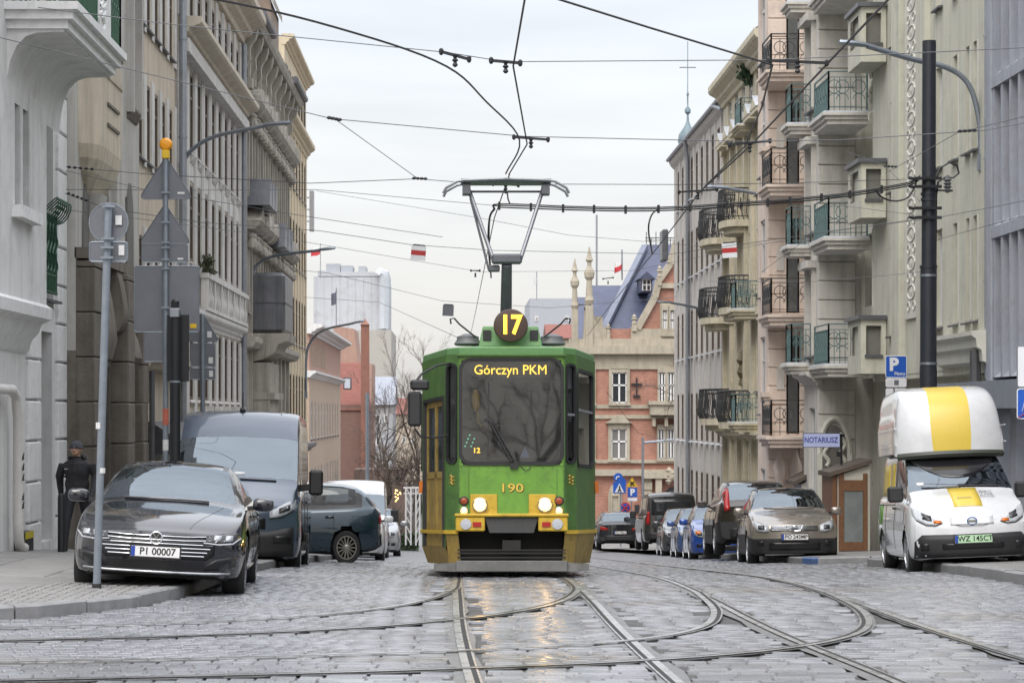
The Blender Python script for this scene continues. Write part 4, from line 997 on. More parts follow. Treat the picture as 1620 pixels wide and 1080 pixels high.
c = P(1088, 219, 104.5); sp = MB(); sp.lathe([(.02, 0), (.30, .05), (.42, .35), (.38, .65), (.15, 1.0), (.06, 1.2), (.04, 1.5), (.13, 1.6), (.13, 1.72), (.03, 1.85), (.03, 2.3), (.06, 2.35), (.02, 2.5), (.015, 4.6)], c-Vector((0, 0, .5)), 10)
b.part(sp, 'onion_spire', M('weathered_copper', (.16, .22, .25), .5, var=.2), True); mb = MB(); mb.bar(c+Vector((-.35, 0, 3.0)), c+Vector((.35, 0, 3.0)), .03); b.part(mb, 'spire_cross', DARKIRON)
mb = MB(); mb.cbox(8.98, 9.25, 108.52, 110, 8.6, 10.0, .06); b.part(mb, 'roof_turret_cladding', M_ZINC)
# ---------------------------------------------------------------- the far end of the street
def brick_mat():
    m = bpy.data.materials.new('far_brickwork'); m.use_nodes = True; nt = m.node_tree; N = nt.nodes; L = nt.links; bs = N['Principled BSDF']
    g = N.new('ShaderNodeNewGeometry'); mp = N.new('ShaderNodeMapping'); mp.inputs['Rotation'].default_value = (R(90), 0, 0); L.new(g.outputs['Position'], mp.inputs[0])
    br = N.new('ShaderNodeTexBrick'); br.inputs['Scale'].default_value = 3; br.inputs['Color1'].default_value = (.40, .185, .13, 1); br.inputs['Color2'].default_value = (.32, .14, .10, 1); br.inputs['Mortar'].default_value = (.38, .30, .25, 1)
    br.inputs['Mortar Size'].default_value = .015; L.new(mp.outputs[0], br.inputs['Vector'])
    nz = N.new('ShaderNodeTexNoise'); nz.inputs['Scale'].default_value = 1.3; nz.inputs['Detail'].default_value = 6; L.new(g.outputs['Position'], nz.inputs['Vector'])
    r = N.new('ShaderNodeMapRange'); r.inputs[1].default_value = .3; r.inputs[2].default_value = .7; r.inputs[3].default_value = .85; r.inputs[4].default_value = 1.2; L.new(nz.outputs[0], r.inputs[0])
    v = N.new('ShaderNodeVectorMath'); v.operation = 'SCALE'; L.new(br.outputs[0], v.inputs[0]); L.new(r.outputs[0], v.inputs['Scale']); L.new(v.outputs[0], bs.inputs['Base Color']); bs.inputs['Roughness'].default_value = .85
    return m
M_BRICK = brick_mat()
M_BSTONE = M('pale_limestone', (.42, .375, .295), .8, var=.12, scale=1.5, bump=.2, streak=0.27, dirt=.28, dirtcol=(.17, .155, .135))
M_BLUETILE = M('blue_slate_roof', (.062, .072, .125), .45, var=.2, scale=2, bump=.6, bscale=6)
D = 135.
root = empty('red_brick_palace', P(1000, 870, D), label='ornate red brick building with blue slate roof and stone pinnacles', cat='building'); BL = root.location
def bp(mb, name, mat, parent=None, smooth=None): return link(name, mb.mesh(name, mat, BL, smooth), parent or root)
def PX(px): return (px-CX)*D/FPX
def PZ_(py): return EYE+(CY-py)*D/FPX
def fbox(mb, px0, px1, py0, py1, o=0., th=.5): return mb.box(PX(px0), PX(px1), D-o, D-o+th, PZ_(py1), PZ_(py0))
wb = MB(); fbox(wb, 900, 1105, 557, 900, 0, 12); bp(wb, 'wall', M_BRICK)
for (py0, py1, o, px0) in ((547, 560, .5, 900), (560, 584, .12, 900), (640, 646, .12, 900), (656, 662, .12, 900), (727, 732, .2, 900), (742, 752, .35, 900), (536, 547, .3, 900)):
    bp(fbox(MB(), px0, 1105, py0, py1, o, .6), 'stone_band', M_BSTONE)
FWN = [0]
def far_window(px0, px1, py0, py1, ped=0):
    FWN[0] += 1; e = .006*FWN[0]; bw = 2 if px1-px0 < 15 else 5
    s = MB(); fbox(s, px0-bw, px1+bw, py0-8, py0, .16+e, .3); fbox(s, px0-bw, px0, py0, py1, .16+e, .3); fbox(s, px1, px1+bw, py0, py1, .16+e, .3); fbox(s, px0-bw-1, px1+bw+1, py1, py1+4, .25+e, .3)
    if ped == 1: s.prism([(PX(px0-9), PZ_(py0-9)), (PX(px1+9), PZ_(py0-9)), (PX((px0+px1)/2), PZ_(py0-23))], 'y', D-.4, D)
    if ped == 2: s.prism([(PX((px0+px1)/2+(px1-px0)*.62*math.cos(a)), PZ_(py0-6-8*math.sin(a))) for a in np.linspace(0, math.pi, 9)], 'y', D-.2, D)
    w = bp(s, 'window', M_BSTONE)
    bp(fbox(MB(), px0, px1, py0, py1, .02, .04), 'pane', GLASS_DARK, w)
    f = MB(); xm = (px0+px1)/2; ym = py0+(py1-py0)*.42
    for (a, c, d, e) in ((px0, px0+1.6, py0, py1), (px1-1.6, px1, py0, py1), (xm-1.3, xm+1.3, py0, py1), (px0, px1, ym-1.2, ym+1.2), (px0, px1, py0, py0+1.6), (px0, px1, py1-1.6, py1)): fbox(f, a, c, d, e, .08, .06)
    bp(f, 'frame', WHITE, w)
far_window(968, 991, 589, 637, 2); far_window(967, 991, 678, 726, 1)
far_window(1042, 1052, 589, 637); far_window(1056, 1066, 589, 637); far_window(1041, 1051, 679, 725); far_window(1056, 1066, 679, 725); far_window(928, 940, 589, 637); far_window(928, 940, 678, 726)
far_window(968, 978, 784, 815)
bp(fbox(fbox(MB(), 1027, 1100, 640, 656, 1.0, 1), 1024, 1100, 634, 640, 1.15, 1.2), 'stone_balcony', M_BSTONE)
for px in (1031, 1050, 1066): bp(fbox(MB(), px, px+5, 660, 674, .7, .7), 'balcony_console', M_BSTONE)
an = MB(); xa, za = PX(1007), PZ_(612); an.bar((xa, D-.1, za-.5), (xa, D-.1, za+.5), .08); an.bar((xa-.3, D-.1, za+.15), (xa+.3, D-.1, za+.15), .1); an.bar((xa-.2, D-.1, za-.5), (xa+.2, D-.1, za-.5), .1); bp(an, 'wall_anchor', DARKIRON)
# parapet, gable, pinnacles
bp(fbox(fbox(fbox(MB(), 925, 963, 517, 536, .2, .6), 998, 1010, 517, 536, .2, .6), 1010, 1105, 520, 536, .15, .5), 'parapet', M_BSTONE); bp(fbox(MB(), 963, 998, 520, 536, .1, .4), 'parapet_panel', M_BRICK)
g = MB(); g.prism([(PX(1008), PZ_(520)), (PX(1105), PZ_(520)), (PX(1105), PZ_(400)), (PX(1072), PZ_(375)), (PX(1060), PZ_(418)), (PX(1042), PZ_(444)), (PX(1036), PZ_(470))], 'y', D+.02, D+.6); bp(g, 'gable', M_BRICK)
gs = MB(); pts = [(1008, 520), (1036, 470), (1042, 444), (1060, 418), (1072, 375)]
for (a, c) in zip(pts[:-1], pts[1:]): gs.bar((PX(a[0]), D, PZ_(a[1])), (PX(c[0]), D, PZ_(c[1])), .5, .35)
fbox(gs, 1036, 1105, 448, 456, .2, .5); bp(gs, 'gable_coping', M_BSTONE); bp(fbox(MB(), 1044, 1105, 478, 519.5, .005, .3), 'gable_stone_field', M_BSTONE)
far_window(1048, 1055, 491, 528); far_window(1060, 1067, 491, 528)
def pinnacle(px, py0, py1, w):
    m = MB(); h = (py1-py0)*D/FPX; z0 = PZ_(py1); x = PX(px); r = w*D/FPX
    m.box(x-r*.8, x+r*.8, D-.2-r*.8, D-.2+r*.8, z0, z0+h*.42)
    m.lathe([(r*.7, h*.42), (r*1.1, h*.46), (r*.8, h*.5), (r*.6, h*.66), (r*1.1, h*.69), (r*1.2, h*.74), (r*.5, h*.8), (r*.45, h*.84), (r*.9, h*.86), (r*.55, h*.9), (.02, h*1.0)], (x, D-.2, z0), 8)
    return bp(m, 'pinnacle', M_BSTONE)
pinnacle(909, 409, 548, 6); pinnacle(932, 390, 548, 7); pinnacle(1003, 497, 524, 4.5); pinnacle(962, 512, 536, 3.5); pinnacle(1043, 420, 452, 4)
sc = MB(); sc.prism([(PX(922), PZ_(547)), (PX(952), PZ_(547)), (PX(948), PZ_(520)), (PX(940), PZ_(505)), (PX(936), PZ_(470)), (PX(926), PZ_(470))], 'y', D-.27, D+.3); bp(sc, 'stepped_gable', M_BSTONE); bp(fbox(MB(), 934, 954, 500, 538, -.35, .5), 'gable_foot', M_BSTONE)
r = MB()
def rp(px, py, dd): return (PX(px), D+dd, PZ_(py))
r.add([rp(948, 536, .8), rp(1000, 536, .8), rp(1050, 536, .8), rp(1105, 536, .8), rp(1037, 373, 7), rp(1105, 373, 7), rp(938, 444, 5), rp(995, 444, 5), rp(938, 536, 1), rp(915, 462, 6), rp(938, 462, 5.9), rp(912, 540, 1)],
      [(0, 3, 5, 4), (0, 4, 7, 6, 8), (9, 10, 8, 11)])
bp(r, 'roof', M_BLUETILE)
r = MB(); r.bar(rp(950, 532, .55), rp(1035, 376, 6.6), .35, .2); r.bar(rp(950, 534, .5), rp(1000, 534, .5), .4, .3); bp(r, 'roof_ridge', M('lead_ridge', (.15, .165, .22), .4, var=.1))
dm = MB(); fbox(dm, 1016, 1034, 436, 460, -1.0, 3); dmo = bp(dm, 'dormer', M_BLUETILE); bp(fbox(MB(), 1018, 1032, 440, 458, -.95, .1), 'dormer_window', WHITE, dmo)
dg = MB()
for (a, c, d, e) in ((1019.5, 1024, 442, 448), (1026, 1030.5, 442, 448), (1019.5, 1024, 450, 457), (1026, 1030.5, 450, 457)): fbox(dg, a, c, d, e, -.93, .04)
bp(dg, 'dormer_panes', GLASS_DARK, dmo); dr = MB(); dr.prism([(PX(1011), PZ_(440)), (PX(1039), PZ_(440)), (PX(1025), PZ_(428))], 'y', D+.7, D+4); bp(dr, 'dormer_roof', M_BLUETILE, dmo)
cr = MB()
for k in range(9): x = 1038+k*8; cr.bar(rp(x, 373, 7), rp(x, 362, 7), .04); 
cr.bar(rp(1036, 362, 7), rp(1105, 362, 7), .05); cr.bar(rp(1036, 366, 7), rp(1105, 366, 7), .04)
for k in range(4): cr.bar(rp(1038+k*16, 362, 7), rp(1038+k*16, 352, 7), .04)
bp(cr, 'roof_cresting', DARKIRON)
pt = MB(); 
fbox(pt, 1019, 1030, 752, 868, .3, .4); fbox(pt, 1036, 1046, 752, 868, .5, .5); fbox(pt, 1014, 1105, 746, 756, .6, .6)
for k in range(7): fbox(pt, 1018.5, 1031, 762+k*15, 774+k*15, .36, .4)
bp(pt, 'portal_pilaster', M_BSTONE)
ar = MB(); ar.prism([(PX(1046), PZ_(868)), (PX(1098), PZ_(868))]+[(PX(1072+26*math.cos(a)), PZ_(794-26*math.sin(a))) for a in np.linspace(0, math.pi, 12)], 'y', D-.06, D+.1); bp(ar, 'portal_arch', M('portal_dark', (.04, .042, .05), .4))
ca = MB()
for k in range(16): a = random.uniform(0, 6.3); q = random.uniform(0, 9); ca.lathe([(.02, -.2), (.2, 0), (.02, .2)], (PX(1060+q*math.cos(a)), D-.5, PZ_(752+q*1.5*math.sin(a))), 6)
bp(ca, 'carved_cartouche', M_BSTONE, None, True)
ds = MB(); ds.prism([(PX(962), PZ_(820)), (PX(984), PZ_(820)), (PX(984), PZ_(785)), (PX(982), PZ_(770)), (PX(975), PZ_(764)), (PX(966), PZ_(768)), (PX(962), PZ_(782))], 'y', D-.1, D+.05); bp(ds, 'door_surround', M_BSTONE)
bp(fbox(MB(), 1004, 1011, 798, 810, .2, .2), 'wall_lantern', DARKIRON)

def plain_house(name, px0, px1, py0, d, depth, mat, label, py1=900, roof=None, wins=(), zroof=0):
    x0, x1 = (px0-CX)*d/FPX, (px1-CX)*d/FPX; zt = EYE+(CY-py0)*d/FPX; zb = -6.5
    r = empty(name, ((x0+x1)/2, d, zb), label=label, cat='building')
    MB().box(x0, x1, d, d+depth, zb, zt).build('wall', mat, r, True)
    if roof:
        m = MB(); m.prism([(d-.3, zt), (d+depth+.3, zt), (d+depth*.5, zt+zroof)], 'x', x0-.2, x1+.2); m.build('roof', roof, r, True)
    for (a, c, e, f) in wins:
        w = MB(); X0, X1 = (a-CX)*d/FPX, (c-CX)*d/FPX; Z0, Z1 = EYE+(CY-f)*d/FPX, EYE+(CY-e)*d/FPX
        o = w.box(X0, X1, d-.06, d+.1, Z0, Z1).build('window', M_FRAME, r, True); MB().box(X0+.12, X1-.12, d-.09, d-.05, Z0+.12, Z1-.12).build('pane', GLASS_DARK, o, r.location)
    return r
M_TILE = M('red_roof_tiles', (.21, .078, .06), .8, var=.15, scale=3)
M_FARWHITE = M('far_white_cladding', (.46, .475, .51), .7, var=.05, scale=.3, streak=0.11, dirt=.28, dirtcol=(.17, .155, .135))
# tall white block
t = plain_house('white_tower_block', 496, 611, 437, 330, 25, M_FARWHITE, 'tall windowless white block with rooftop plant, far left')
def fb(px0, px1, py0, py1, d, th=6): return MB().box((px0-CX)*d/FPX, (px1-CX)*d/FPX, d, d+th, EYE+(CY-py1)*d/FPX, EYE+(CY-py0)*d/FPX)
fb(504, 600, 430, 438, 330, 20).build('roof_parapet', M_FARWHITE, t, True)
for (a, c, e, f) in ((516, 538, 417, 430), (539, 558, 420, 432), (567, 579, 421, 431), (579, 598, 430, 436), (503, 516, 428, 437)): fb(a, c, e, f, 331, 6).build('roof_plant', M('plant_grey', (.35, .37, .4), .6), t, True)
du = MB(); du.tube([P(600, 436, 329), P(603, 432, 329), P(607, 434, 329), P(609, 442, 329), P(608, 520, 329)], .8, 8); du.build('ventilation_duct', M('duct_grey', (.45, .48, .52), .4), t, True, True)
for k in range(9): x = 500+k*12.5; fb(x, x+.3, 438, 522, 329.97, .06).build('cladding_joint', M('joint_grey', (.33, .345, .38), .7), t, True)
plain_house('white_block_annex', 490, 619, 522, 320, 25, M('far_cream', (.42, .40, .365), .8, var=.05), 'cream lower block standing under the white tower block')
plain_house('far_grey_block', 838, 935, 472, 260, 20, M('far_pale_grey', (.40, .42, .46), .8, var=.05), 'pale flat-roofed block between the tram and the pinnacles', wins=((893, 900, 500, 508), (846, 852, 500, 508)))
plain_house('red_roofed_far_house', 868, 912, 535, 215, 10, M_BSTONE, 'small far house with red tiled roof right of the tram', roof=M_TILE, zroof=1.4)
# pink house beyond the crossing, seen along its side
b = Bld('salmon_house', 1, -7.5, 124, 157, -5.6, 'salmon coloured house with white cornice beyond the crossing, left', 'building')
M_SAL = M('stucco_salmon', (.42, .265, .21), .85, var=.08, streak=0.22, dirt=.28, dirtcol=(.17, .155, .135)); M_SALB = M('stucco_peach', (.48, .37, .28), .85, var=.07, streak=0.18, dirt=.28, dirtcol=(.17, .155, .135))
ops = [(125.5+3*k, 126.8+3*k, z0, z0+1.9) for k in range(10) for z0 in (.6, -2.8)]
b.wall(M_SALB, 124, 157, -6.2, 3.8, ops, rec=.1); b.windows(ops, rec=.1, sill=.1); b.wall(M_SAL, 124, 157, 3.8, 6.0, [], name='attic_wall')
b.cornice(M_L1B, 123.8, 157.2, 5.9, .7, .5); b.cornice(M_L1B, 123.8, 157.2, 3.7, .35, .35, name='string_course')
for k in range(13): b.part(b.box(MB(), -.01, .03, 126+1.1*k, 126.5+1.1*k, 4.4, 5.5), 'attic_panel', M_SALB)
# red house with tiled gable wall and chimney
t = plain_house('tile_hung_house', 524, 584, 640, 168, 9, M('brown_brick', (.20, .12, .10), .85, var=.15), 'house with steep red tiled roof and a tall brick chimney', wins=((505+30, 505+40, 842-30, 862-30),))
d = 168.; m = MB(); m.add([P(522, 648, d), P(586, 648, d), P(583, 573, d+6), P(526, 573, d+6)], [(0, 1, 2, 3)]); m.build('tiled_roof_base', M_TILE, t, True)
for k in range(24):
    v0, v1 = k/24, (k+1)/24; a0, a1 = 648+(573-648)*v0, 648+(573-648)*v1; e0, e1 = d+6*v0, d+6*v1
    q = MB(); q.add([P(522+4*v0, a0+.6, e0-.12), P(586-3*v0, a0+.6, e0-.12), P(586-3*v1, a1, e1-.03), P(522+4*v1, a1, e1-.03)], [(0, 1, 2, 3)]); q.build('tile_course', M_TILE, t, True)
ch = MB(); ch.box(*[P(571, 0, d-.4)[0], P(584, 0, d)[0]], d-.5, d+.4, -6, P(0, 514, d)[2]); z = P(0, 514, d)[2]; ch.add([(P(570, 0, d)[0], d-.6, z), (P(585, 0, d)[0], d-.6, z), (P(585, 0, d)[0], d+.5, z), (P(570, 0, d)[0], d+.5, z), (P(577.5, 0, d)[0], d, z+.45)], [(0, 1, 4), (1, 2, 4), (2, 3, 4), (3, 0, 4)])
ch.build('chimney', M('chimney_brick', (.24, .115, .085), .85, var=.15), t, True)
fb(543, 556, 597, 616, 167.2, .2).build('roof_window', M_SILL, t, True); fb(545, 554, 599, 614, 167.1, .1).build('roof_window_pane', M('skylight', (.5, .54, .6), .1), t, True)
t = plain_house('orange_gabled_house', 523, 588, 575, 185, 8, M_SAL, 'salmon gable rising behind the red tiled roof')
m = MB(); m.prism([((530-CX)*185/FPX, EYE+(CY-575)*185/FPX), ((566-CX)*185/FPX, EYE+(CY-575)*185/FPX), ((560-CX)*185/FPX, EYE+(CY-520)*185/FPX), ((527-CX)*185/FPX, EYE+(CY-515)*185/FPX)], 'y', 185, 193); m.build('gable', M_SAL, t, True)
plain_house('pale_gabled_house', 586, 622, 640, 205, 9, M('far_offwhite', (.36, .37, .39), .8, var=.12, scale=.6), 'off-white house with grey gabled roof behind the bare trees', roof=M('grey_tiles', (.28, .30, .35), .7), zroof=2.4, wins=((594, 602, 655, 668), (607, 614, 655, 668), (594, 602, 690, 705)))
plain_house('far_ochre_house', 622, 700, 655, 240, 10, M('far_sand', (.46, .40, .33), .85, var=.12), 'sandy house far behind the bare trees beside the tram', roof=M_TILE, zroof=1.6, wins=((636, 642, 690, 700), (650, 656, 690, 700)))
plain_house('far_slate_house', 560, 640, 742, 150, 4, M('far_dusk_brick', (.22, .16, .14), .85, var=.2, scale=1), 'low brown wall and sheds behind the bushes beyond the crossing')
# flags on poles
def flag_pole(px, py0, py1, d, fpx, fpy, fw, fh, label, mats, lean=0):
    r = empty('flagpole', P(px, py1, d), label=label, cat='flag'); m = MB(); m.tube([P(px, py1, d), P(px, py0, d)], .05, 6); m.build('pole', STEEL_GALV, r, True)
    n = 6; k = len(mats)
    for i, mt in enumerate(mats):
        f = MB(); f.grid(lambda u, v: P(fpx+fw*u, fpy+fh*((i+v)/k)+lean*u+1.2*math.sin(u*5), d-.15*math.sin(u*6)), n, 2); f.build('cloth_stripe' if k > 1 else 'cloth', mt, r, True)
FW = M('flag_white', (.72, .72, .72), .8); FR = M('flag_red', (.55, .05, .06), .8); FG = M('flag_dusk', (.13, .13, .17), .8)
flag_pole(507, 385, 440, 300, 507, 388, -15, 13, 'white and red flag above the white tower block', (FW, FR), 6)
flag_pole(532, 455, 525, 200, 532, 460, -8, 19, 'dark furled flag on a pole before the tower block', (FG,), 6)
flag_pole(984, 395, 443, 141, 984, 408, -12, 17, 'white and red flag above the blue slate roof', (FW, FR), 9)
flag_pole(849, 430, 474, 250, 849, 434, -4, 14, 'small pale flag on the far grey block', (FW,), 5)
m = MB(); m.tube([P(944, 460, 145), P(944, 340, 145)], .06, 5); tag(m.build('radio_mast', STEEL_GALV), 'thin mast rising left of the slate roof', 'mast')

# bare trees
M_BARK = M('winter_bark', (.075, .062, .05), .9, var=.3, scale=6)
M_TWIG = M('winter_twigs', (.12, .095, .08), .9, var=.2)
def bare_tree(loc, h, label, seed, spread=.55, depth=5, r0=None, lean=(0, 0), group=None, trunk=.3):
    rg = random.Random(seed); root = empty('bare_tree', loc, label=label, cat='tree', group=group); L = root.location
    tr, cw = MB(), MB()
    def grow(p, d, l, r, k, mb):
        pts = [p]; q = p.copy(); dd = d.copy()
        for i in range(3):
            dd = (dd+Vector((rg.gauss(0, .16), rg.gauss(0, .16), rg.gauss(.04, .1)))).normalized(); q = q+dd*l/3; pts.append(q.copy())
        m = tr if k >= depth-1 else cw
        m.tube(pts, r, 6 if k >= depth-1 else 3, False, r*.62)
        if k == 0: return
        nb = rg.choice((2, 3, 3)) if k > 1 else 7
        for i in range(nb):
            a = rg.uniform(0, 6.28); perp = dd.cross(Vector((math.cos(a), math.sin(a), .3))).normalized()
            nd = (dd*rg.uniform(.6, 1.0)+perp*rg.uniform(.35, 1)*spread*1.6).normalized()
            s = pts[rg.choice((1, 2, 3, 3))] if k < depth else pts[rg.choice((2, 3))]
            grow(s, nd, l*rg.uniform(.58, .82), r*.58, k-1, mb)
    grow(Vector(loc), Vector((lean[0], lean[1], 1)).normalized(), h*trunk, r0 or h*.022, depth, tr)
    tr.build('trunk', M_BARK, root, True); cw.build('crown', M_TWIG, root, True)
G = lambda px, d: ((px-CX)*d/FPX, d, float(GZ(np.float64((px-CX)*d/FPX), d))-.05)
bare_tree(G(600, 126), 9.5, 'gnarled bare tree with a forked trunk beyond the parked white van', 3, .75, 6, .22, trunk=.28)
bare_tree(G(648, 124), 8.2, 'bare tree leaning out right beside the tram mirror', 8, .7, 6, .22, (.1, 0), trunk=.26)
bare_tree(G(632, 170), 14, 'tall slender bare tree far behind, left of the tram', 5, .28, 6, .14)
bare_tree(G(655, 172), 14.5, 'tall bare poplar rising just left of the tram roof', 6, .25, 6, .14)
bare_tree(G(612, 178), 12.5, 'slim bare tree in front of the pale gabled house', 16, .32, 6, .13)
bare_tree(G(540, 122), 6.5, 'bushy bare tree in front of the red tiled house', 11, .7, 6, .13, trunk=.22)
bare_tree(G(512, 121), 6.0, 'small bare tree before the salmon house', 12, .7, 6, .12, trunk=.22)
bare_tree(G(570, 124), 5.6, 'low bare thicket tree below the brick chimney', 13, .8, 6, .12, trunk=.2)
bare_tree((12.2, 116, -4.6), 18, 'bare tree branching in front of the brick gable', 21, .6, 6, .2, (-.03, 0))
def hedge(name, x0, x1, y0, y1, z0, z1, n, mat, label):
    m = MB()
    for _ in range(n):
        p = Vector((random.uniform(x0, x1), random.uniform(y0, y1), z0+(z1-z0)*random.random()**.8)); u = Vector((random.gauss(0, 1), random.gauss(0, 1), random.gauss(0, 1))).normalized()*.09; v = u.cross(Vector((random.gauss(0, 1), random.gauss(0, 1), 1))).normalized()*.05
        m.add([p-u, p+v, p+u, p-v], [(0, 1, 2, 3)])
    m.box(x0+.1, x1-.1, y0+.1, y1-.1, z0, z1-.25)
    tag(m.build(name, mat), label, 'hedge')
hedge('hedge', -4.2, -1.9, 116.0, 117.0, -4.9, -3.8, 5000, M('hedge_green', (.05, .075, .04), .8, var=.4), 'low green hedge at the far crossing left of the tram')
tw = MB()
for _ in range(2600):
    p = Vector((random.uniform(-8.5, -3.0), random.uniform(118, 122), -4.9)); h = random.uniform(.6, 2.6); d = Vector((random.gauss(0, .35), random.gauss(0, .3), 1)).normalized()*h
    tw.tube([p+d*.15, p+d*.6+Vector((random.gauss(0, .1), 0, 0)), p+d], .016, 3, False)
tag(tw.build('thicket', M_TWIG), 'brown twiggy shrubs in front of the far houses', kind='stuff')
# lattice truss of the stall with warm lights
ta = empty('light_truss', P(650, 860, 112), label='white lattice frame hung with warm lamps left of the tram', cat='frame'); m = MB()
for px in (642, 650, 658, 664): m.bar(P(px, 862, 112), P(px, 770, 112), .07)
for k in range(6): m.bar(P(642, 770+15*k, 112), P(650, 785+15*k, 112), .04); m.bar(P(658, 785+15*k, 112), P(664, 770+15*k, 112), .04)
m.bar(P(638, 771, 112), P(668, 771, 112), .08); m.bar(P(638, 780, 112), P(668, 780, 112), .05); m.build('lattice', WHITE, ta, True)
M_WARM = M('warm_lamp', (.9, .6, .2), .4, emit=(1, .62, .2), es=2.5, var=0)
for k in range(10): MB().lathe([(.01, -.04), (.04, 0), (.01, .04)], P(629+random.uniform(-4, 5), 775+random.uniform(0, 22), 111.5), 6).build('lamp', M_WARM, ta, True)

# behind the camera, across the crossing: seen only in glass and paint
def rear_house(x0, x1, y, h, mat, label):
    r = empty('house_across_crossing', ((x0+x1)/2, y, 0), label=label, cat='building'); MB().box(x0, x1, y-8, y, -.5, h).build('wall', mat, r, True)
    m = MB(); m.prism([(y+.3, h), (y-8.3, h), (y-4, h+3)], 'x', x0-.2, x1+.2); m.build('roof', M_TILE, r, True)
    for i in range(int((x1-x0)/2.6)):
        for z in np.arange(1, h-1.5, 3.1): MB().box(x0+.8+2.6*i, x0+2.0+2.6*i, y, y+.05, z, z+1.8).build('window', GLASS_DARK, r, True)
rear_house(-26, -9, -16, 15, M_L3B, 'sandy house behind the viewer, mirrored in the windscreens'); rear_house(11, 27, -14, 16, M_R5, 'ochre house behind the viewer, mirrored in the windscreens')
bare_tree((3.6, -34, 0), 15, 'bare street tree behind the viewer, mirrored in the tram windscreen', 44, .6, 5, .2); bare_tree((-4.5, -22, 0), 14, 'second bare tree behind the viewer, mirrored in the cars', 45, .6, 5, .26)

plain_house('far_cream_tenement', 690, 770, 640, 225, 12, M('far_cream_wall', (.44, .40, .33), .85, var=.1), 'cream tenement standing far behind the tram', roof=M_TILE, zroof=2, wins=tuple((698+14*k, 704+14*k, 660+26*j, 675+26*j) for k in range(5) for j in range(4)))
plain_house('far_grey_tenement', 770, 905, 600, 232, 12, M('far_grey_wall', (.38, .37, .36), .85, var=.1), 'grey tenement standing far behind the tram', roof=M('far_grey_roof', (.16, .15, .15), .7), zroof=2, wins=tuple((778+16*k, 785+16*k, 620+30*j, 638+30*j) for k in range(8) for j in range(6)))
# ---------------------------------------------------------------- the tram
def glass_mat(name, tint, refl=1.45, rough=.02, gt=(1, 1, 1)):
    m = bpy.data.materials.new(name); m.use_nodes = True; nt = m.node_tree; N = nt.nodes; L = nt.links; N.clear()
    o = N.new('ShaderNodeOutputMaterial'); t = N.new('ShaderNodeBsdfTransparent'); g = N.new('ShaderNodeBsdfGlossy'); mx = N.new('ShaderNodeMixShader'); f = N.new('ShaderNodeFresnel')
    t.inputs[0].default_value = (*tint, 1); g.inputs[0].default_value = (*gt, 1); g.inputs['Roughness'].default_value = rough; f.inputs[0].default_value = refl
    L.new(f.outputs[0], mx.inputs[0]); L.new(t.outputs[0], mx.inputs[1]); L.new(g.outputs[0], mx.inputs[2]); L.new(mx.outputs[0], o.inputs[0]); return m
TG = M('tram_green', (.125, .285, .032), .42, var=.14, scale=2.2, coat=.15, dirt=.6, dirtcol=(.045, .095, .028), local=True, rvar=.12, streak=.25)
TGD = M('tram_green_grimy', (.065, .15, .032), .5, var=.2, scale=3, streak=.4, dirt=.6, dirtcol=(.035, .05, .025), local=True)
TGR = M('tram_green_roof', (.105, .23, .085), .45, var=.12, scale=2.5, local=True)
TY = M('tram_yellow', (.50, .33, .03), .42, var=.12, scale=5, dirt=.45, dirtcol=(.10, .06, .02), local=True)
TYD = M('tram_yellow_grimy', (.29, .20, .05), .6, var=.25, scale=3.5, dirt=.7, dirtcol=(.07, .05, .025), local=True)
TGLASS = glass_mat('tram_glass', (.78, .82, .83), 1.75)
TRUB = M('window_rubber', (.014, .014, .016), .6, var=.1, local=True)
TBLK = M('tram_undergear', (.012, .011, .010), .7, var=.3, scale=6, local=True)
TPLOW = M('tram_lifeguard', (.13, .13, .125), .6, var=.25, scale=4, dirt=.4, local=True)
LED = M('led_amber', (.8, .4, .03), .4, emit=(1, .55, .05), es=1.6, var=0)
LEDY = M('led_destination', (.9, .55, .05), .4, emit=(1, .60, .06), es=1.5, var=0)
HEAD = M('headlamp_lit', (1, .9, .7), .2, emit=(1, .47, .075), es=3.2, var=0)
HEADS = M('sidelamp_lit', (1, .85, .6), .2, emit=(1, .45, .09), es=1.4, var=0)
CHROME = M('chrome', (.62, .63, .65), .12, metal=1, var=0)
AMBER = M('amber_lens', (.55, .14, .01), .25, var=0); REDL = M('red_lens', (.33, .012, .012), .22, var=0)
LENS = M('clear_lamp_lens', (.40, .42, .45), .08, var=.3, scale=60, spec=.8, local=True)

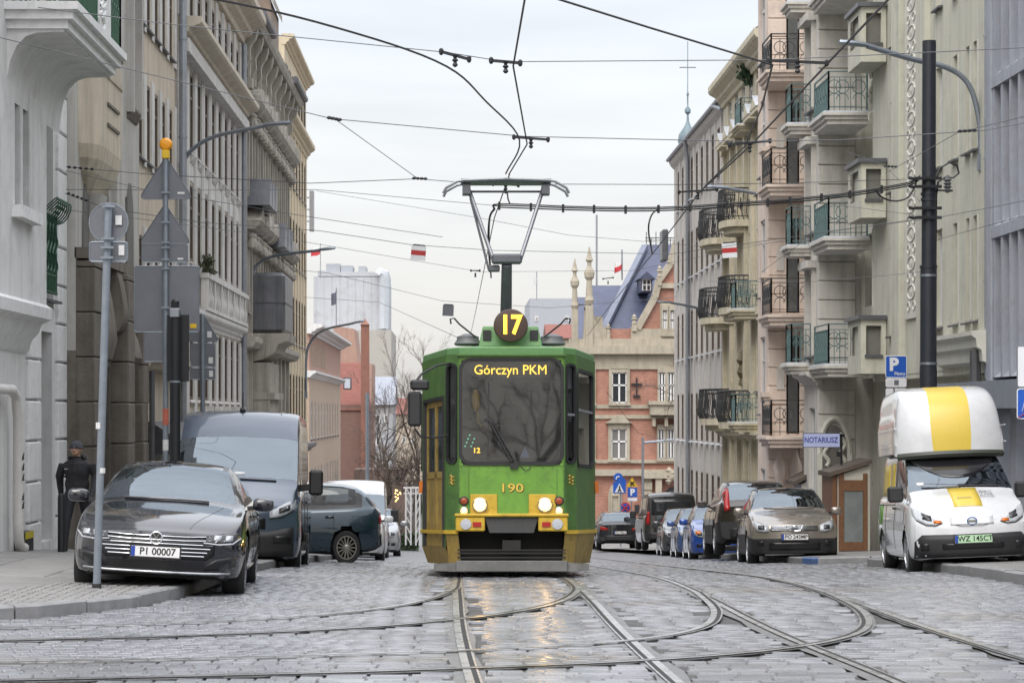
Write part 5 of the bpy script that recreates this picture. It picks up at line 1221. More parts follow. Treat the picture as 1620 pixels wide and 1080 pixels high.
TD = 32.4
tram = empty('tram', (.70, TD, float(GZ(np.float64(.7), TD))+.012), (-R(2.3), 0, 0), label='green and yellow tram number 190 on route 17 with lit headlights', cat='tram'); tram.scale = (1, 1, .973)
def tp(mb, name, mat, parent=None, smooth=None): return link(name, mb.mesh(name, mat, None, smooth), parent or tram)
PLAN = [(.70, 0), (.865, .22), (1.2, 1.75), (1.2, 11.75), (.865, 13.28), (.70, 13.5)]
def seg_pt(seg, u, z, o=0.):
    (x0, y0), (x1, y1) = seg; l = math.hypot(x1-x0, y1-y0); tx, ty = (x1-x0)/l, (y1-y0)/l; nx, ny = ty, -tx
    return (x0+tx*u+nx*o, y0+ty*u+ny*o, z)
def seg_len(seg): return math.hypot(seg[1][0]-seg[0][0], seg[1][1]-seg[0][1])
def panel(seg, z0, z1, ops, name, mat, rec=.03):
    l = seg_len(seg); mb = MB(); U = sorted({0, l, *[a for o in ops for a in o[:2]]}); Z = sorted({z0, z1, *[a for o in ops for a in o[2:]]})
    for i in range(len(U)-1):
        for j in range(len(Z)-1):
            um, zm = (U[i]+U[i+1])/2, (Z[j]+Z[j+1])/2
            if any(o[0] < um < o[1] and o[2] < zm < o[3] for o in ops): continue
            mb.quad(seg_pt(seg, U[i], Z[j]), seg_pt(seg, U[i+1], Z[j]), seg_pt(seg, U[i+1], Z[j+1]), seg_pt(seg, U[i], Z[j+1]))
    return tp(mb, name, mat)
def rrect(u0, u1, z0, z1, r, n=5):
    pts = []
    for (cu, cz, a0) in ((u1-r, z0+r, -90), (u1-r, z1-r, 0), (u0+r, z1-r, 90), (u0+r, z0+r, 180)):
        for k in range(n+1): a = R(a0+90*k/n); pts.append((cu+r*math.cos(a), cz+r*math.sin(a)))
    return pts
def tram_window(seg, u0, u1, z0, z1, r=.08, border=.05, name='window', rail=None):
    outer = rrect(u0-border, u1+border, z0-border, z1+border, r+border); inner = rrect(u0, u1, z0, z1, r); n = len(outer); mb = MB()
    for (a, oo) in ((outer, .0), (outer, .018), (inner, .018), (inner, -.03)): mb.v += [seg_pt(seg, p[0], p[1], oo) for p in a]
    for k in range(3):
        for i in range(n): j = (i+1) % n; mb.f.append((k*n+i, k*n+j, (k+1)*n+j, (k+1)*n+i))
    w = tp(mb, name, TRUB)
    g = MB(); g.poly([seg_pt(seg, p[0], p[1], -.012) for p in rrect(u0-.01, u1+.01, z0-.01, z1+.01, r)]); tp(g, 'glass', TGLASS, w)
    if rail:
        m = MB(); m.bar(seg_pt(seg, u0, rail, 0), seg_pt(seg, u1, rail, 0), .025, .03); tp(m, 'sash_bar', STEEL_GALV, w)
    return w
ZB, ZT = .60, 3.02
# front
F0 = ((-.70, 0), (.70, 0))
panel(F0, .80, ZT, [(.04, 1.36, 1.54, 2.93)], 'front_panel', TG)
tram_window(F0, .05, 1.35, 1.56, 2.92, .12, .045, 'windscreen')
for s in (1, -1):
    P2 = [(s*x, y) for x, y in PLAN]
    S1 = (P2[0], P2[1]) if s > 0 else (P2[1], P2[0]); S2 = (P2[1], P2[2]) if s > 0 else (P2[2], P2[1])
    l1, l2 = seg_len(S1), seg_len(S2)
    if s > 0:
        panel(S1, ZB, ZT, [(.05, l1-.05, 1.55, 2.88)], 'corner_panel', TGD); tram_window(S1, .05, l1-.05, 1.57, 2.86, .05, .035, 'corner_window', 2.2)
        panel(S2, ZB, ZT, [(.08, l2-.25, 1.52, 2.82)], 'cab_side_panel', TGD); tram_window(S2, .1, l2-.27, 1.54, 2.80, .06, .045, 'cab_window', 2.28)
    else:
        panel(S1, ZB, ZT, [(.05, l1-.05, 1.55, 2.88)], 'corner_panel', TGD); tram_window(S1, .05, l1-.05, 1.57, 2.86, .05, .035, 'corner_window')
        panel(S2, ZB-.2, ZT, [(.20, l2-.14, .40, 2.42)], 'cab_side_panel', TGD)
        dr = MB()
        for u0, u1 in ((.20, .20+(l2-.34)/2), (.20+(l2-.34)/2, l2-.14)):
            m = MB()
            for (a, c, d, e) in ((u0, u1, .40, .46), (u0, u1, 1.35, 1.44), (u0, u1, 2.34, 2.42), (u0, u0+.06, .46, 2.34), (u1-.06, u1, .46, 2.34)):
                pts = [seg_pt(S2, a, d, -.02), seg_pt(S2, c, d, -.02), seg_pt(S2, c, e, -.02), seg_pt(S2, a, e, -.02), seg_pt(S2, a, d, -.06), seg_pt(S2, c, d, -.06), seg_pt(S2, c, e, -.06), seg_pt(S2, a, e, -.06)]
                m.add(pts, [(0, 1, 2, 3), (4, 7, 6, 5), (0, 4, 5, 1), (1, 5, 6, 2), (2, 6, 7, 3), (3, 7, 4, 0)])
            leaf = tp(m, 'door_leaf', TYD)
            low = MB(); low.quad(seg_pt(S2, u0+.06, .46, -.035), seg_pt(S2, u1-.06, .46, -.035), seg_pt(S2, u1-.06, 1.35, -.035), seg_pt(S2, u0+.06, 1.35, -.035))
            tp(low, 'lower_panel', TYD if u0 > .5 else TYD, leaf)
            up = MB(); up.quad(seg_pt(S2, u0+.06, 1.44, -.035), seg_pt(S2, u1-.06, 1.44, -.035), seg_pt(S2, u1-.06, 2.34, -.035), seg_pt(S2, u0+.06, 2.34, -.035)); tp(up, 'door_glass', M('tram_door_glass', (.03, .035, .035), .08, var=0), leaf)
        fr = MB()
        for u in (.18, l2-.12): fr.bar(seg_pt(S2, u, .40, 0), seg_pt(S2, u, 2.44, 0), .05, .05)
        fr.bar(seg_pt(S2, .18, 2.44, 0), seg_pt(S2, l2-.12, 2.44, 0), .05, .05); tp(fr, 'door_frame', TRUB)
    # long side
    S3 = (P2[2], P2[3]) if s > 0 else (P2[3], P2[2]); l3 = seg_len(S3)
    wins = [(.35+1.65*k, 1.7+1.65*k, 1.5, 2.55) for k in range(6)]
    panel(S3, ZB, ZT, [(a, c, d, e) for a, c, d, e in wins], 'side_panel', TG)
    for w in wins: tram_window(S3, w[0]+.01, w[1]-.01, w[2]+.01, w[3]-.01, .08, .03)
    S4 = (P2[3], P2[5]) if s > 0 else (P2[5], P2[3]); panel(S4, ZB, ZT, [], 'rear_corner_panel', TG)
    # skirts
    for seg, u0, u1, bot, tuck in ((S1, 0, l1, .15, .02), (S2, 0, l2, .16, .05), (S3, 0, l3, .25, .04)):
        m = MB(); zt = ZB if (s > 0 or seg is not S2) else .40
        m.quad(seg_pt(seg, u0, bot, -.03-tuck), seg_pt(seg, u1, bot, -.03-tuck), seg_pt(seg, u1, zt, .004), seg_pt(seg, u0, zt, .004)); tp(m, 'skirt', TYD)
        m = MB(); m.bar(seg_pt(seg, u0, ZB+.01, .012), seg_pt(seg, u1, ZB+.01, .012), .03, .05); tp(m, 'skirt_trim', TY)
    m = MB(); m.bar(seg_pt(S2, l2-.02 if s > 0 else .02, 1.15, .03), seg_pt(S2, l2-.02 if s > 0 else .02, 1.32, .02), .05, .05); tp(m, 'indicator', AMBER)
panel(((.70, 13.5), (-.70, 13.5)), ZB, ZT, [], 'rear_panel', TG)
# headlamp panels, lamps, bumper
for sx, c in ((-1, -.365), (1, .405)):
    x0, x1 = c-.178, c+.178; m = MB(); m.cbox(x0, x1, -.02, .0, .82, 1.12, .006); hp = tp(m, 'headlamp_panel', TY)
    xc = c-.05 if sx < 0 else c+.035; zc = .975
    m = MB(); m.lathe([(.10, 0), (.10, -.03), (.082, -.034), (.078, -.01), (.078, 0)], (xc, -.02, zc), 24, 'y'); tp(m, 'lamp_ring', CHROME, hp, True)
    m = MB(); m.lathe([(.078, 0), (.076, -.02), (.05, -.035), (.01, -.04)], (xc, -.02, zc), 24, 'y'); tp(m, 'headlamp', HEAD, hp, True)
    xl = sx*.625
    for zc, mt, r_ in ((1.03, M('amber_turn_lens', (.28, .06, .02), .25, var=0), .05), (.895, HEADS, .045)):
        m = MB(); m.lathe([(r_+.012, 0), (r_+.012, -.02), (r_, -.022), (r_, 0)], (xl, 0, zc), 16, 'y'); lr = tp(m, 'lamp_ring', CHROME if mt is HEADS else TRUB, None, True)
        m = MB(); m.lathe([(r_, 0), (r_*.9, -.022), (.005, -.035)], (xl, 0, zc), 16, 'y'); tp(m, 'side_lamp', mt, lr, True)
    m = MB(); m.cbox(min(sx*.35, sx*.735), max(sx*.35, sx*.735), -.10, .05, .62, .815, .015); bu = tp(m, 'bumper', TY)
    m = MB(); m.lathe([(.075, 0), (.07, -.015), (.01, -.02)], (sx*.6, -.10, .715), 16, 'y'); tp(m, 'marker_lamp', LENS, bu, True)
    m = MB(); m.box(min(sx*.40, sx*.51), max(sx*.40, sx*.51), -.112, -.09, .68, .745); tp(m, 'red_reflector', REDL, bu)
m = MB(); m.cbox(-.75, .75, -.115, .03, .8155, .86, .012); tp(m, 'bumper_ledge', TY)
m = MB(); m.prism([(-.348, .8), (.348, .8), (.29, .6), (-.29, .6)], 'y', -.06, .1); tp(m, 'coupler_cover', M('coupler_cover_grey', (.05, .05, .05), .5, var=.2, local=True))
tp(MB().box(-.70, .70, .38, .42, .1, .82), 'under_panel', TBLK); tp(MB().box(-.70, .70, .0, .4, .795, .8), 'under_ceiling', TBLK)
m = MB(); m.tube([(0, .38, .45), (0, .05, .42)], .07, 10); m.box(-.12, .12, -.02, .08, .34, .5); tp(m, 'coupler', TBLK)
m = MB(); m.cbox(-.73, .73, -.08, -.04, .075, .225, .01); pw = tp(m, 'lifeguard_board', TPLOW)
for zz in (.255, .315, .355): tp(MB().box(-.71, .71, -.06, -.03, zz, zz+.022), 'lifeguard_bar', TBLK, pw)
for sx in (-1, 1): tp(MB().prism([(sx*.73, .075), (sx*1.02, .09), (sx*1.02, .18), (sx*.73, .2)], 'y', -.05+.03, .03), 'lifeguard_wing', TPLOW, pw)
tp(MB().box(-1.1, 1.1, 1.9, 11.6, .3, .62), 'underframe', TBLK)
for yb in (2.6, 9.6):
    bg = tp(MB().box(-.9, .9, yb, yb+1.9, .25, .55), 'bogie', TBLK)
    for yy in (yb+.05, yb+1.85):
        for sx in (-1, 1): tp(MB().lathe([(.325, -.06), (.325, .06), (.1, .07)], (sx*.72, yy, .325), 20, 'x'), 'wheel', M('tram_wheel_steel', (.12, .115, .11), .4, metal=.7), bg, True)
PGM0 = M('roof_gear_grey', (.12, .125, .13), .55, var=.2, local=True)
# roof
def plan_ring(sc, dz, inset):
    pts = [(x, y) for x, y in PLAN]+[(-x, y) for x, y in PLAN[::-1]]; cy = 6.75; out = []
    for x, y in pts: out.append((x-math.copysign(inset, x), cy+(y-cy)*(1-inset/6.75), dz))
    return out
m = MB(); rings = [plan_ring(0, 3.0, -.012), plan_ring(0, 3.1, -.016), plan_ring(0, 3.115, .03), plan_ring(0, 3.14, .25), plan_ring(0, 3.16, .5)]
n = 12
for r_ in rings: m.v += r_
for k in range(len(rings)-1):
    for i in range(n): j = (i+1) % n; m.f.append((k*n+i, k*n+j, (k+1)*n+j, (k+1)*n+i))
m.f.append(tuple((len(rings)-1)*n+i for i in range(n))); tp(m, 'roof', TGR)
tp(MB().prism([(x-.05, y+.08) for x, y in PLAN[:3]]+[(1.15, 11.7), (.6, 13.3), (-.6, 13.3), (-1.15, 11.7)]+[(-x+.05, y+.08) for x, y in PLAN[:3][::-1]], 'z', 2.985, 2.992), 'ceiling', M('tram_ceiling', (.4, .4, .38), .7))
m = MB()
for k in range(1): m.bar((-.72, -.03, 3.0), (.72, -.03, 3.0), .05, .02)
tp(m, 'gutter_strip', TGD)
m = MB(); m.add([(-.43, .5, 3.15), (.43, .5, 3.15), (.43, 1.9, 3.22), (-.43, 1.9, 3.22), (-.37, .56, 3.44), (.37, .56, 3.44), (.33, 1.8, 3.46), (-.33, 1.8, 3.46)], [(0, 3, 2, 1), (4, 5, 6, 7), (0, 1, 5, 4), (1, 2, 6, 5), (2, 3, 7, 6), (3, 0, 4, 7)]); rbx = bevel(tp(m, 'roof_box', TGR), .02)
for x in (-.315, .315): tp(MB().box(x-.055, x+.055, .50, .53, 3.24, 3.38), 'vent', BLACK, rbx)
for x in (-.57, .57):
    r_ = tp(MB().lathe([(.17, 3.2), (.19, 3.22), (.15, 3.28), (.15, 3.32), (.06, 3.36)], (x, .95, 0), 14), 'roof_resistor', PGM0, None, True)
    m = MB(); m.tube([(x*.8, .8, 3.3), (x*1.2, .72, 3.48), (x*1.32, .7, 3.56), (x*1.42, .7, 3.55), (x*1.4, .7, 3.48)], .013, 5); tp(m, 'cable_hook', DARKIRON, r_, True)
dz = 3.43
ds = tp(MB().lathe([(.225, .42), (.23, .36), (.22, .33), (.205, .325)], (0, 0, dz), 32, 'y'), 'route_disc', M('disc_brown', (.055, .03, .022), .55, var=.1, local=True), None, True)
text_mesh('17', .36, LED, 'route_number', .004, ds, (0, .318, dz-.0), (R(90), 0, 0), .012, .82)
text_mesh('Górczyn PKM', .185, LEDY, 'destination_lettering', .002, tram, (-.01, .03, 2.80), (R(90), 0, 0), 0., .92)
tp(MB().box(-.62, .62, .05, .12, 2.68, 2.91), 'destination_display', M('display_black', (.02, .02, .02), .5, var=0))
text_mesh('12', .10, LED, 'small_number', .002, tram, (-.46, .03, 1.71), (R(90), 0, 0), .002)
nb = text_mesh('190', .16, M('number_shadow', (.06, .05, .01), .5, var=0), 'fleet_number_shadow', .002, tram, (.006, -.004, 1.196), (R(90), 0, 0), .005, 1.35)
text_mesh('190', .16, M('number_yellow', (.60, .42, .06), .45, var=0), 'fleet_number', .004, tram, (0, -.007, 1.20), (R(90), 0, 0), .002, 1.35)
# transport-company emblem on both corner panels: three wavy strokes
for sx in (-1, 1):
    S1 = ((.70, 0), (.865, .22)) if sx > 0 else ((-.865, .22), (-.70, 0))
    for k in range(3):
        m = MB(); m.tube([seg_pt(S1, .09+.1*t, 1.27+.045*k+.018*math.sin(t*6.3), .006) for t in np.linspace(0, 1, 9)], .011, 4); tp(m, 'emblem_stroke', M('emblem_yellow', (.38, .26, .04), .5, var=0))
# wiper, mirrors
m = MB(); m.tube([(.02, -.03, 1.52), (.0, -.05, 1.56), (-.30, -.05, 2.12)], .014, 6); m.tube([(.06, -.03, 1.52), (-.26, -.05, 2.12)], .010, 6); m.bar((-.36, -.045, 2.13), (-.22, -.045, 2.09), .03)
wp = tp(m, 'wiper', BLACK); m = MB(); m.box(-.02, .09, -.05, .0, 1.47, 1.545); tp(m, 'wiper_motor', BLACK, wp)
m = MB(); m.bar((-.30, -.045, 2.62), (-.31, -.045, 1.63), .012); tp(m, 'wiper_blade', BLACK, wp)
m = MB(); m.tube([(-.80, .1, 2.90), (-.98, -.05, 2.86), (-1.18, -.15, 2.74), (-1.27, -.16, 2.62)], .016, 6); m.tube([(-.84, .14, 1.92), (-1.05, .0, 1.88), (-1.2, -.12, 1.9), (-1.27, -.15, 2.0)], .014, 6); ma = tp(m, 'mirror_arm', BLACK, None, True)
m = MB(); m.cbox(-1.36, -1.18, -.2, -.12, 2.03, 2.5, .03); tp(m, 'mirror', BLACK, ma); m = MB(); m.cbox(-1.33, -1.08, -.2, -.1, 2.52, 2.66, .03); tp(m, 'kerb_mirror', BLACK, ma)
# cab interior
tp(MB().box(-.85, .85, .3, .65, .9, 1.62), 'dashboard', M('dashboard_grey', (.09, .09, .095), .6, var=.1)); tp(MB().prism([(x-.06, y+.1) for x, y in PLAN[:3]]+[(1.14, 11.7), (.6, 13.3), (-.6, 13.3), (-1.14, 11.7)]+[(-x+.06, y+.1) for x, y in PLAN[:3][::-1]], 'z', .86, .9), 'floor', TBLK)
tp(MB().box(-1.12, 1.12, 1.9, 1.94, .9, 3.0), 'cab_partition', M('cab_partition', (.34, .345, .335), .6, var=.15))
st = MB(); st.cbox(-.25, .25, 1.0, 1.5, 1.25, 1.4, .04); st.cbox(-.24, .24, 1.45, 1.6, 1.4, 2.15, .05); st.cbox(-.14, .14, 1.47, 1.57, 2.17, 2.4, .04); tp(st, 'driver_seat', M('seat_cloth', (.05, .055, .07), .8))
m = MB(); m.prism([(.0, 2.62), (.55, 2.6), (.6, 2.5), (.42, 2.2), (.34, 1.95), (.18, 2.02), (.2, 2.3), (.02, 2.45)], 'y', 1.6, 1.72); tp(m, 'hanging_jacket', M('grey_jacket', (.22, .22, .215), .8, var=.2))
m = MB(); m.prism([(.12, 1.62), (.26, 1.62), (.19, 1.78)], 'y', .45, .6); tp(m, 'paper_cone', M('blue_paper', (.3, .36, .6), .7))
m = MB(); m.tube([(-.45, .1, 2.5), (-.44, .1, 2.1), (-.38, .1, 2.05)], .012, 5); m.lathe([(.01, 0), (.05, .05), (.06, .2), (.02, .3)], (-.47, .1, 2.24), 8); tp(m, 'hanging_trinket', M('trinket_amber', (.5, .33, .08), .5), None, True)
# pantograph
py = 3.5; zj, zh = 4.60, 5.80
pg = tp(MB().box(-.5, .5, py-.6, py+.9, 3.3, 3.4), 'pantograph_base', M('pantograph_grey', (.10, .105, .12), .5, var=.15, local=True)); PGM = MATS['pantograph_grey']
PGL = M('pantograph_tube', (.22, .23, .25), .4, metal=.5, var=.1, local=True)
m = MB(); m.tube([(0, py+.7, 3.4), (0, py-.1, 4.05), (0, py-.5, zj-.05)], .09, 10, True, .075); tp(m, 'lower_arm', PGM, pg, True)
m = MB(); m.cbox(-.22, .22, py-.58, py-.44, zj-.05, zj+.1, .03); m.cbox(-.27, -.1, py-.5, py-.4, zj-.16, zj-.06, .02); tp(m, 'knee_joint', PGM, pg)
for sx in (-1, 1): tp(MB().tube([(sx*.19, py-.5, zj), (sx*.54, py+.1, zh-.07)], .03, 8), 'upper_arm', PGL, pg, True)
tp(MB().tube([(-.26, py-.45, zj-.12), (-.52, py+.05, zh-.2)], .02, 6), 'guide_rod', PGM, pg, True)
m = MB(); m.tube([(-.54, py+.1, zh-.09), (.54, py+.1, zh-.09)], .018, 6); tp(m, 'cross_tube', PGM, pg)
for sx in (-1, 1): tp(MB().box(sx*.58-.06, sx*.58+.06, py-.06, py+.22, zh-.14, zh-.01), 'head_spring', PGM, pg)
for dy in (-.1, .3):
    m = MB(); arc = [(-.92, zh-.14), (-.88, zh-.06), (-.72, zh+.035), (-.62, zh+.055), (0, zh+.075), (.62, zh+.055), (.72, zh+.035), (.88, zh-.06), (.92, zh-.14)]
    m.tube([(x, py+dy, z) for x, z in arc], .022, 6); tp(m, 'collector_horn', PGL, pg, True)
tp(MB().box(-.66, .66, py-.06, py+.32, zh+.03, zh+.085), 'collector_head', PGM, pg)
m = MB(); m.tube([(.02, py+.1, zh-.1), (.03, py+.1, zh-.2), (.06, py+.1, zh-.28)], .012, 5); tp(m, 'loose_strap', PGM, pg)

# seams, rivets and small fittings
SEAM = M('panel_seam', (.02, .045, .015), .7, var=0)
for (x0, z0, x1, z1) in ((-.69, 1.50, .69, 1.50), (-.56, .87, -.56, 1.48), (.60, .87, .60, 1.48)): m = MB(); m.bar((x0, -.002, z0), (x1, -.002, z1), .006, .004); tp(m, 'panel_seam', SEAM)
rv = MB().lathe([(.009, 0), (.008, -.004), (.002, -.006)], (0, 0, 0), 6, 'y').mesh('rivet', TGD)
for k in range(12): link('rivet', rv, tram, (-.66+.12*k, 0, 1.475))
for z in np.arange(.95, 1.45, .12):
    for x in (-.685, .685): link('rivet', rv, tram, (x, 0, z))
for sx in (-1, 1): m = MB(); m.tube([(sx*.70, -.006, .8), (sx*.70, -.006, 3.0)], .012, 6); tp(m, 'corner_strip', TGD)
tp(MB().box(-.64, .64, -.004, .0, 1.515, 1.545), 'windscreen_drain', TRUB)
m = MB(); m.tube([(.12, -.01, 1.5), (.18, -.02, 1.44), (.24, -.02, 1.46), (.25, -.01, 1.5)], .006, 5); tp(m, 'washer_hose', BLACK)
m = MB()
for k in range(7): m.box(-.62+.02*k, -.6+.02*k, .031, .034, 1.76+.05*(k % 4), 1.78+.05*(k % 4))
tag(tp(m, 'status_leds', M('status_led', (.1, .5, .3), .4, emit=(.2, .9, .5), es=.5, var=0)), kind='stuff')
hm_ = M('hand_rail_steel', (.5, .5, .5), .25, metal=.9, var=0)
for x in (-.5, .5): m = MB(); m.tube([(x*1.6, 2.2, .9), (x*1.6, 2.2, 2.95)], .018, 6); tp(m, 'grab_pole', hm_)
sb = MB().cbox(-.2, .2, -.05, .05, 0, .8, .04).mesh('passenger_seat', M('seat_blue', (.05, .07, .16), .7, var=.1))
for k in range(6):
    for x in (-.85, .85): link('passenger_seat', sb, tram, (x, 3.2+1.4*k, 1.25))

for sx in (-.415, .44):
    ld = bpy.data.lights.new('headlamp_beam', 'SPOT'); ld.energy = 6; ld.spot_size = R(95); ld.spot_blend = .8; ld.color = (1, .62, .24); ld.shadow_soft_size = .06
    lo = bpy.data.objects.new('headlamp_beam', ld); COL.objects.link(lo); lo.parent = tram; lo.location = (sx, -.09, .975); lo.rotation_euler = (R(82), 0, R(180) if False else 0); lo.rotation_euler = (R(-82), 0, 0)
# ---------------------------------------------------------------- vehicles
def pchip(x, y, xi):
    x = np.asarray(x, float); y = np.asarray(y, float); xi = np.asarray(xi, float)
    h = np.diff(x); sh = (slice(None),)+(None,)*(y.ndim-1); d = np.diff(y, axis=0)/h[sh]
    m = np.zeros_like(y); m[0] = d[0]; m[-1] = d[-1]
    for i in range(1, len(x)-1):
        a, c = d[i-1], d[i]; w1, w2 = 2*h[i]+h[i-1], h[i]+2*h[i-1]
        with np.errstate(divide='ignore', invalid='ignore'): hm = (w1+w2)/(w1/a+w2/c)
        m[i] = np.where(a*c > 0, hm, 0)
    i = np.clip(np.searchsorted(x, xi)-1, 0, len(x)-2); t = ((xi-x[i])/h[i])[sh]; hh = h[i][sh]
    return y[i]*(1+2*t)*(1-t)**2+m[i]*hh*t*(1-t)**2+y[i+1]*t*t*(3-2*t)+m[i+1]*hh*t*t*(t-1)
CARGLASS = glass_mat('car_glass', (.52, .60, .66), 2.5, .015, (.80, .90, 1))
CARGLASS2 = glass_mat('car_side_glass', (.40, .42, .42), 1.5, .02)
TRIM = M('car_black_trim', (.012, .012, .013), .3, var=0)
BPLAST = M('bumper_plastic', (.02, .02, .022), .55, var=.12, scale=8, local=True)
ALLOY = M('alloy_rim', (.42, .43, .45), .28, metal=.8, var=.08, local=True)
ALLOYD = M('dark_alloy_rim', (.10, .10, .11), .3, metal=.7, var=.1, local=True)
PLATEW = M('plate_white', (.72, .72, .72), .4, var=0); PLATEG = M('plate_green', (.42, .62, .40), .4, var=0); PLATEB = M('plate_blue', (.02, .06, .35), .4, var=0); PLATEK = M('plate_black', (.01, .01, .01), .5, var=0)
PIRON = M('lamp_housing_dark', (.04, .042, .046), .25, var=0)
def paint(name, col, rough=.22, metal=.0, dirt=.12): return M(name, col, rough, metal=metal, var=.03, scale=3, coat=1.0, dirt=dirt, dirtcol=(.10, .095, .09), local=True)
class Car:
    NR, NS = 4, 5
    def __init__(s, name, loc, rot, label, ST, wheels, wr, pmat, W, glass, kf=.18, kr=.12, nose=None, tail=None, cat='car', lower=None, group=None, trim=True):
        s.root = empty(name, loc, rot, label, cat, group); s.W = W; s.pm = pmat; s.parts = {}
        ST = np.array(ST, float); s.L = ST[-1, 0]; n = len(ST)
        half = []
        for (y, zb, w0, zm, wm, zs, ws, zt, wt, cr) in ST:
            half.append([(w0*.86, zb), (w0, zb+.05), (wm, zm), (ws, zs), (ws-.035, zs+.035), (wt, zt-cr), (wt*.55, zt-cr*.25), (0, zt)])
        half = np.array(half)                                            # station, 8, 2
        full = np.concatenate([half*np.array([-1, 1]), half[:, ::-1][:, 1:]], 1)   # 15 points left to right
        nv = 15; v = np.linspace(0, nv-1, (nv-1)*s.NR+1); u = np.linspace(0, n-1, (n-1)*s.NS+1)
        A = pchip(np.arange(n), full, u); A = np.transpose(pchip(np.arange(nv), np.transpose(A, (1, 0, 2)), v), (1, 0, 2))
        yy = pchip(np.arange(n), ST[:, 0], u)
        V = np.zeros((len(u), len(v), 3)); V[..., 0] = A[..., 0]; V[..., 2] = A[..., 1]; V[..., 1] = yy[:, None]
        s.kf, s.kr, s.nose, s.tail = kf, kr, nose, tail
        F = {}
        verts = [tuple(p) for p in V.reshape(-1, 3)]; NV = len(v)
        def group_of(um, vm):
            for (nm, u0, u1, v0, v1) in glass:
                for (a, c) in ((v0, v1), (14-v1, 14-v0)):
                    if u0 < um < u1 and a < vm < c: return nm+('' if nm in ('windscreen', 'rear_window') else 'L' if vm < 7 else 'R')
            if trim:
                for (nm, u0, u1, v0, v1) in glass:
                    for (a, c) in ((v0, v1), (14-v1, 14-v0)):
                        if nm != 'windscreen' and nm != 'rear_window' and u0-.22 < um < u1+.22 and a-.26 < vm < c+.26: return 'window_trim:'+('L' if vm < 7 else 'R')
            if lower and (vm < lower or vm > 14-lower): return 'sill'
            return 'body'
        WH = [(y, z) for y in wheels for z in (wr,)]; RA = wr*1.13
        for i in range(len(u)-1):
            for j in range(NV-1):
                um, vm = (u[i]+u[i+1])/2, (v[j]+v[j+1])/2
                c = (V[i, j]+V[i+1, j]+V[i, j+1]+V[i+1, j+1])/4
                if (vm < 3.4 or vm > 10.6) and any(math.hypot(c[1]-a, c[2]-b_) < RA for a, b_ in WH): continue
                F.setdefault(group_of(um, vm), []).append((i*NV+j, i*NV+j+1, (i+1)*NV+j+1, (i+1)*NV+j))
        # snap the wheel-arch edges to circles
        for k, p in enumerate(verts):
            if abs(p[0]) > .3*W:
                for a, b_ in WH:
                    d = math.hypot(p[1]-a, p[2]-b_)
                    if RA*.72 < d < RA*1.1 and p[2] > b_*.4: verts[k] = (p[0], a+(p[1]-a)/d*RA, b_+(p[2]-b_)/d*RA)
        # front and rear caps
        MX = 14
        for (row, end) in ((0, 'f'), (len(u)-1, 'r')):
            hv = (NV-1)//2; idx = []
            for j in range(hv+1):
                w = abs(V[row, j, 0]); z = V[row, j, 2]; r_ = []
                for q in range(MX+1):
                    t = q/MX*2-1
                    if q == 0: r_.append(row*NV+j)
                    elif q == MX: r_.append(row*NV+NV-1-j)
                    else: verts.append((t*w, V[row, 0, 1], z)); r_.append(len(verts)-1)
                idx.append(r_)
            for j in range(hv):
                vm = (v[j]+v[j+1])/2
                for q in range(MX):
                    if j == hv-1 and False: continue
                    F.setdefault('sill' if (lower and vm < lower) else 'body', []).append((idx[j][q], idx[j][q+1], idx[j+1][q+1], idx[j+1][q]))
        verts = [s.deform(p) for p in verts]; s.verts = verts
        s.bvh = BVHTree.FromPolygons(verts, [f for g in F.values() for f in g])
        mats = {'body': pmat, 'window_trim': TRIM, 'sill': BPLAST, 'windscreen': CARGLASS, 'rear_window': CARGLASS}
        for nm, fs in F.items():
            used = sorted({i for f in fs for i in f}); mp = {a: b_ for b_, a in enumerate(used)}; mb = MB(); mb.v = [verts[i] for i in used]; mb.f = [tuple(mp[i] for i in f) for f in fs]
            name_ = nm.split(':')[0]; s.parts[nm] = s.add(mb, 'side_window' if name_ == 'side' else name_, mats.get(name_, CARGLASS2), None, True)
        # cabin: dashboard, steering wheel, seats
        iw = [g for g in glass if g[0] == 'windscreen'][0]; yc_ = float(np.interp(iw[1], np.arange(n), ST[:, 0])); zs_ = float(np.interp(iw[1]+1, np.arange(n), ST[:, 5])); zr_ = float(np.max(ST[:, 7])); zf = min(ST[:, 1])+.12
        TR = M('car_interior', (.05, .05, .054), .8, var=.15, local=True); hw = W/2-.13
        s.add(MB().cbox(-hw, hw, yc_+.28, yc_+.62, zs_-.4, zs_-.02, .06), 'dashboard', TR); s.add(MB().box(-hw, hw, yc_+.3, s.L-.5, zf, zf+.04), 'cabin_floor', TR)
        m = MB(); cx_ = W*.2; m.tube([(cx_+.17*math.cos(a), yc_+.72+.06*math.sin(a), zs_-.02+.17*math.sin(a)) for a in np.linspace(0, 2*math.pi, 19)], .015, 6, False); m.bar((cx_-.16, yc_+.72, zs_-.02), (cx_+.16, yc_+.72, zs_-.02), .03); s.add(m, 'steering_wheel', TR)
        rows = [yc_+1.35]+([yc_+2.15] if any(g[0] == 'side:2' for g in glass) else [])
        ht = min(zr_-.12, zs_+.42)
        for ry in rows:
            for sx in (-1, 1):
                m = MB(); m.cbox(sx*W*.2-.22, sx*W*.2+.22, ry, ry+.14, zs_-.5, ht-.2, .05); m.cbox(sx*W*.2-.12, sx*W*.2+.12, ry+.03, ry+.12, ht-.17, ht, .035); m.cbox(sx*W*.2-.22, sx*W*.2+.22, ry-.45, ry, zs_-.55, zs_-.42, .04); s.add(m, 'seat', TR)
        # wheels, liners, floor
        hw = W/2; s.add(MB().box(-hw*.8, hw*.8, .35, s.L-.3, min(ST[:, 1])+.02, .45), 'underbody', TBLK)
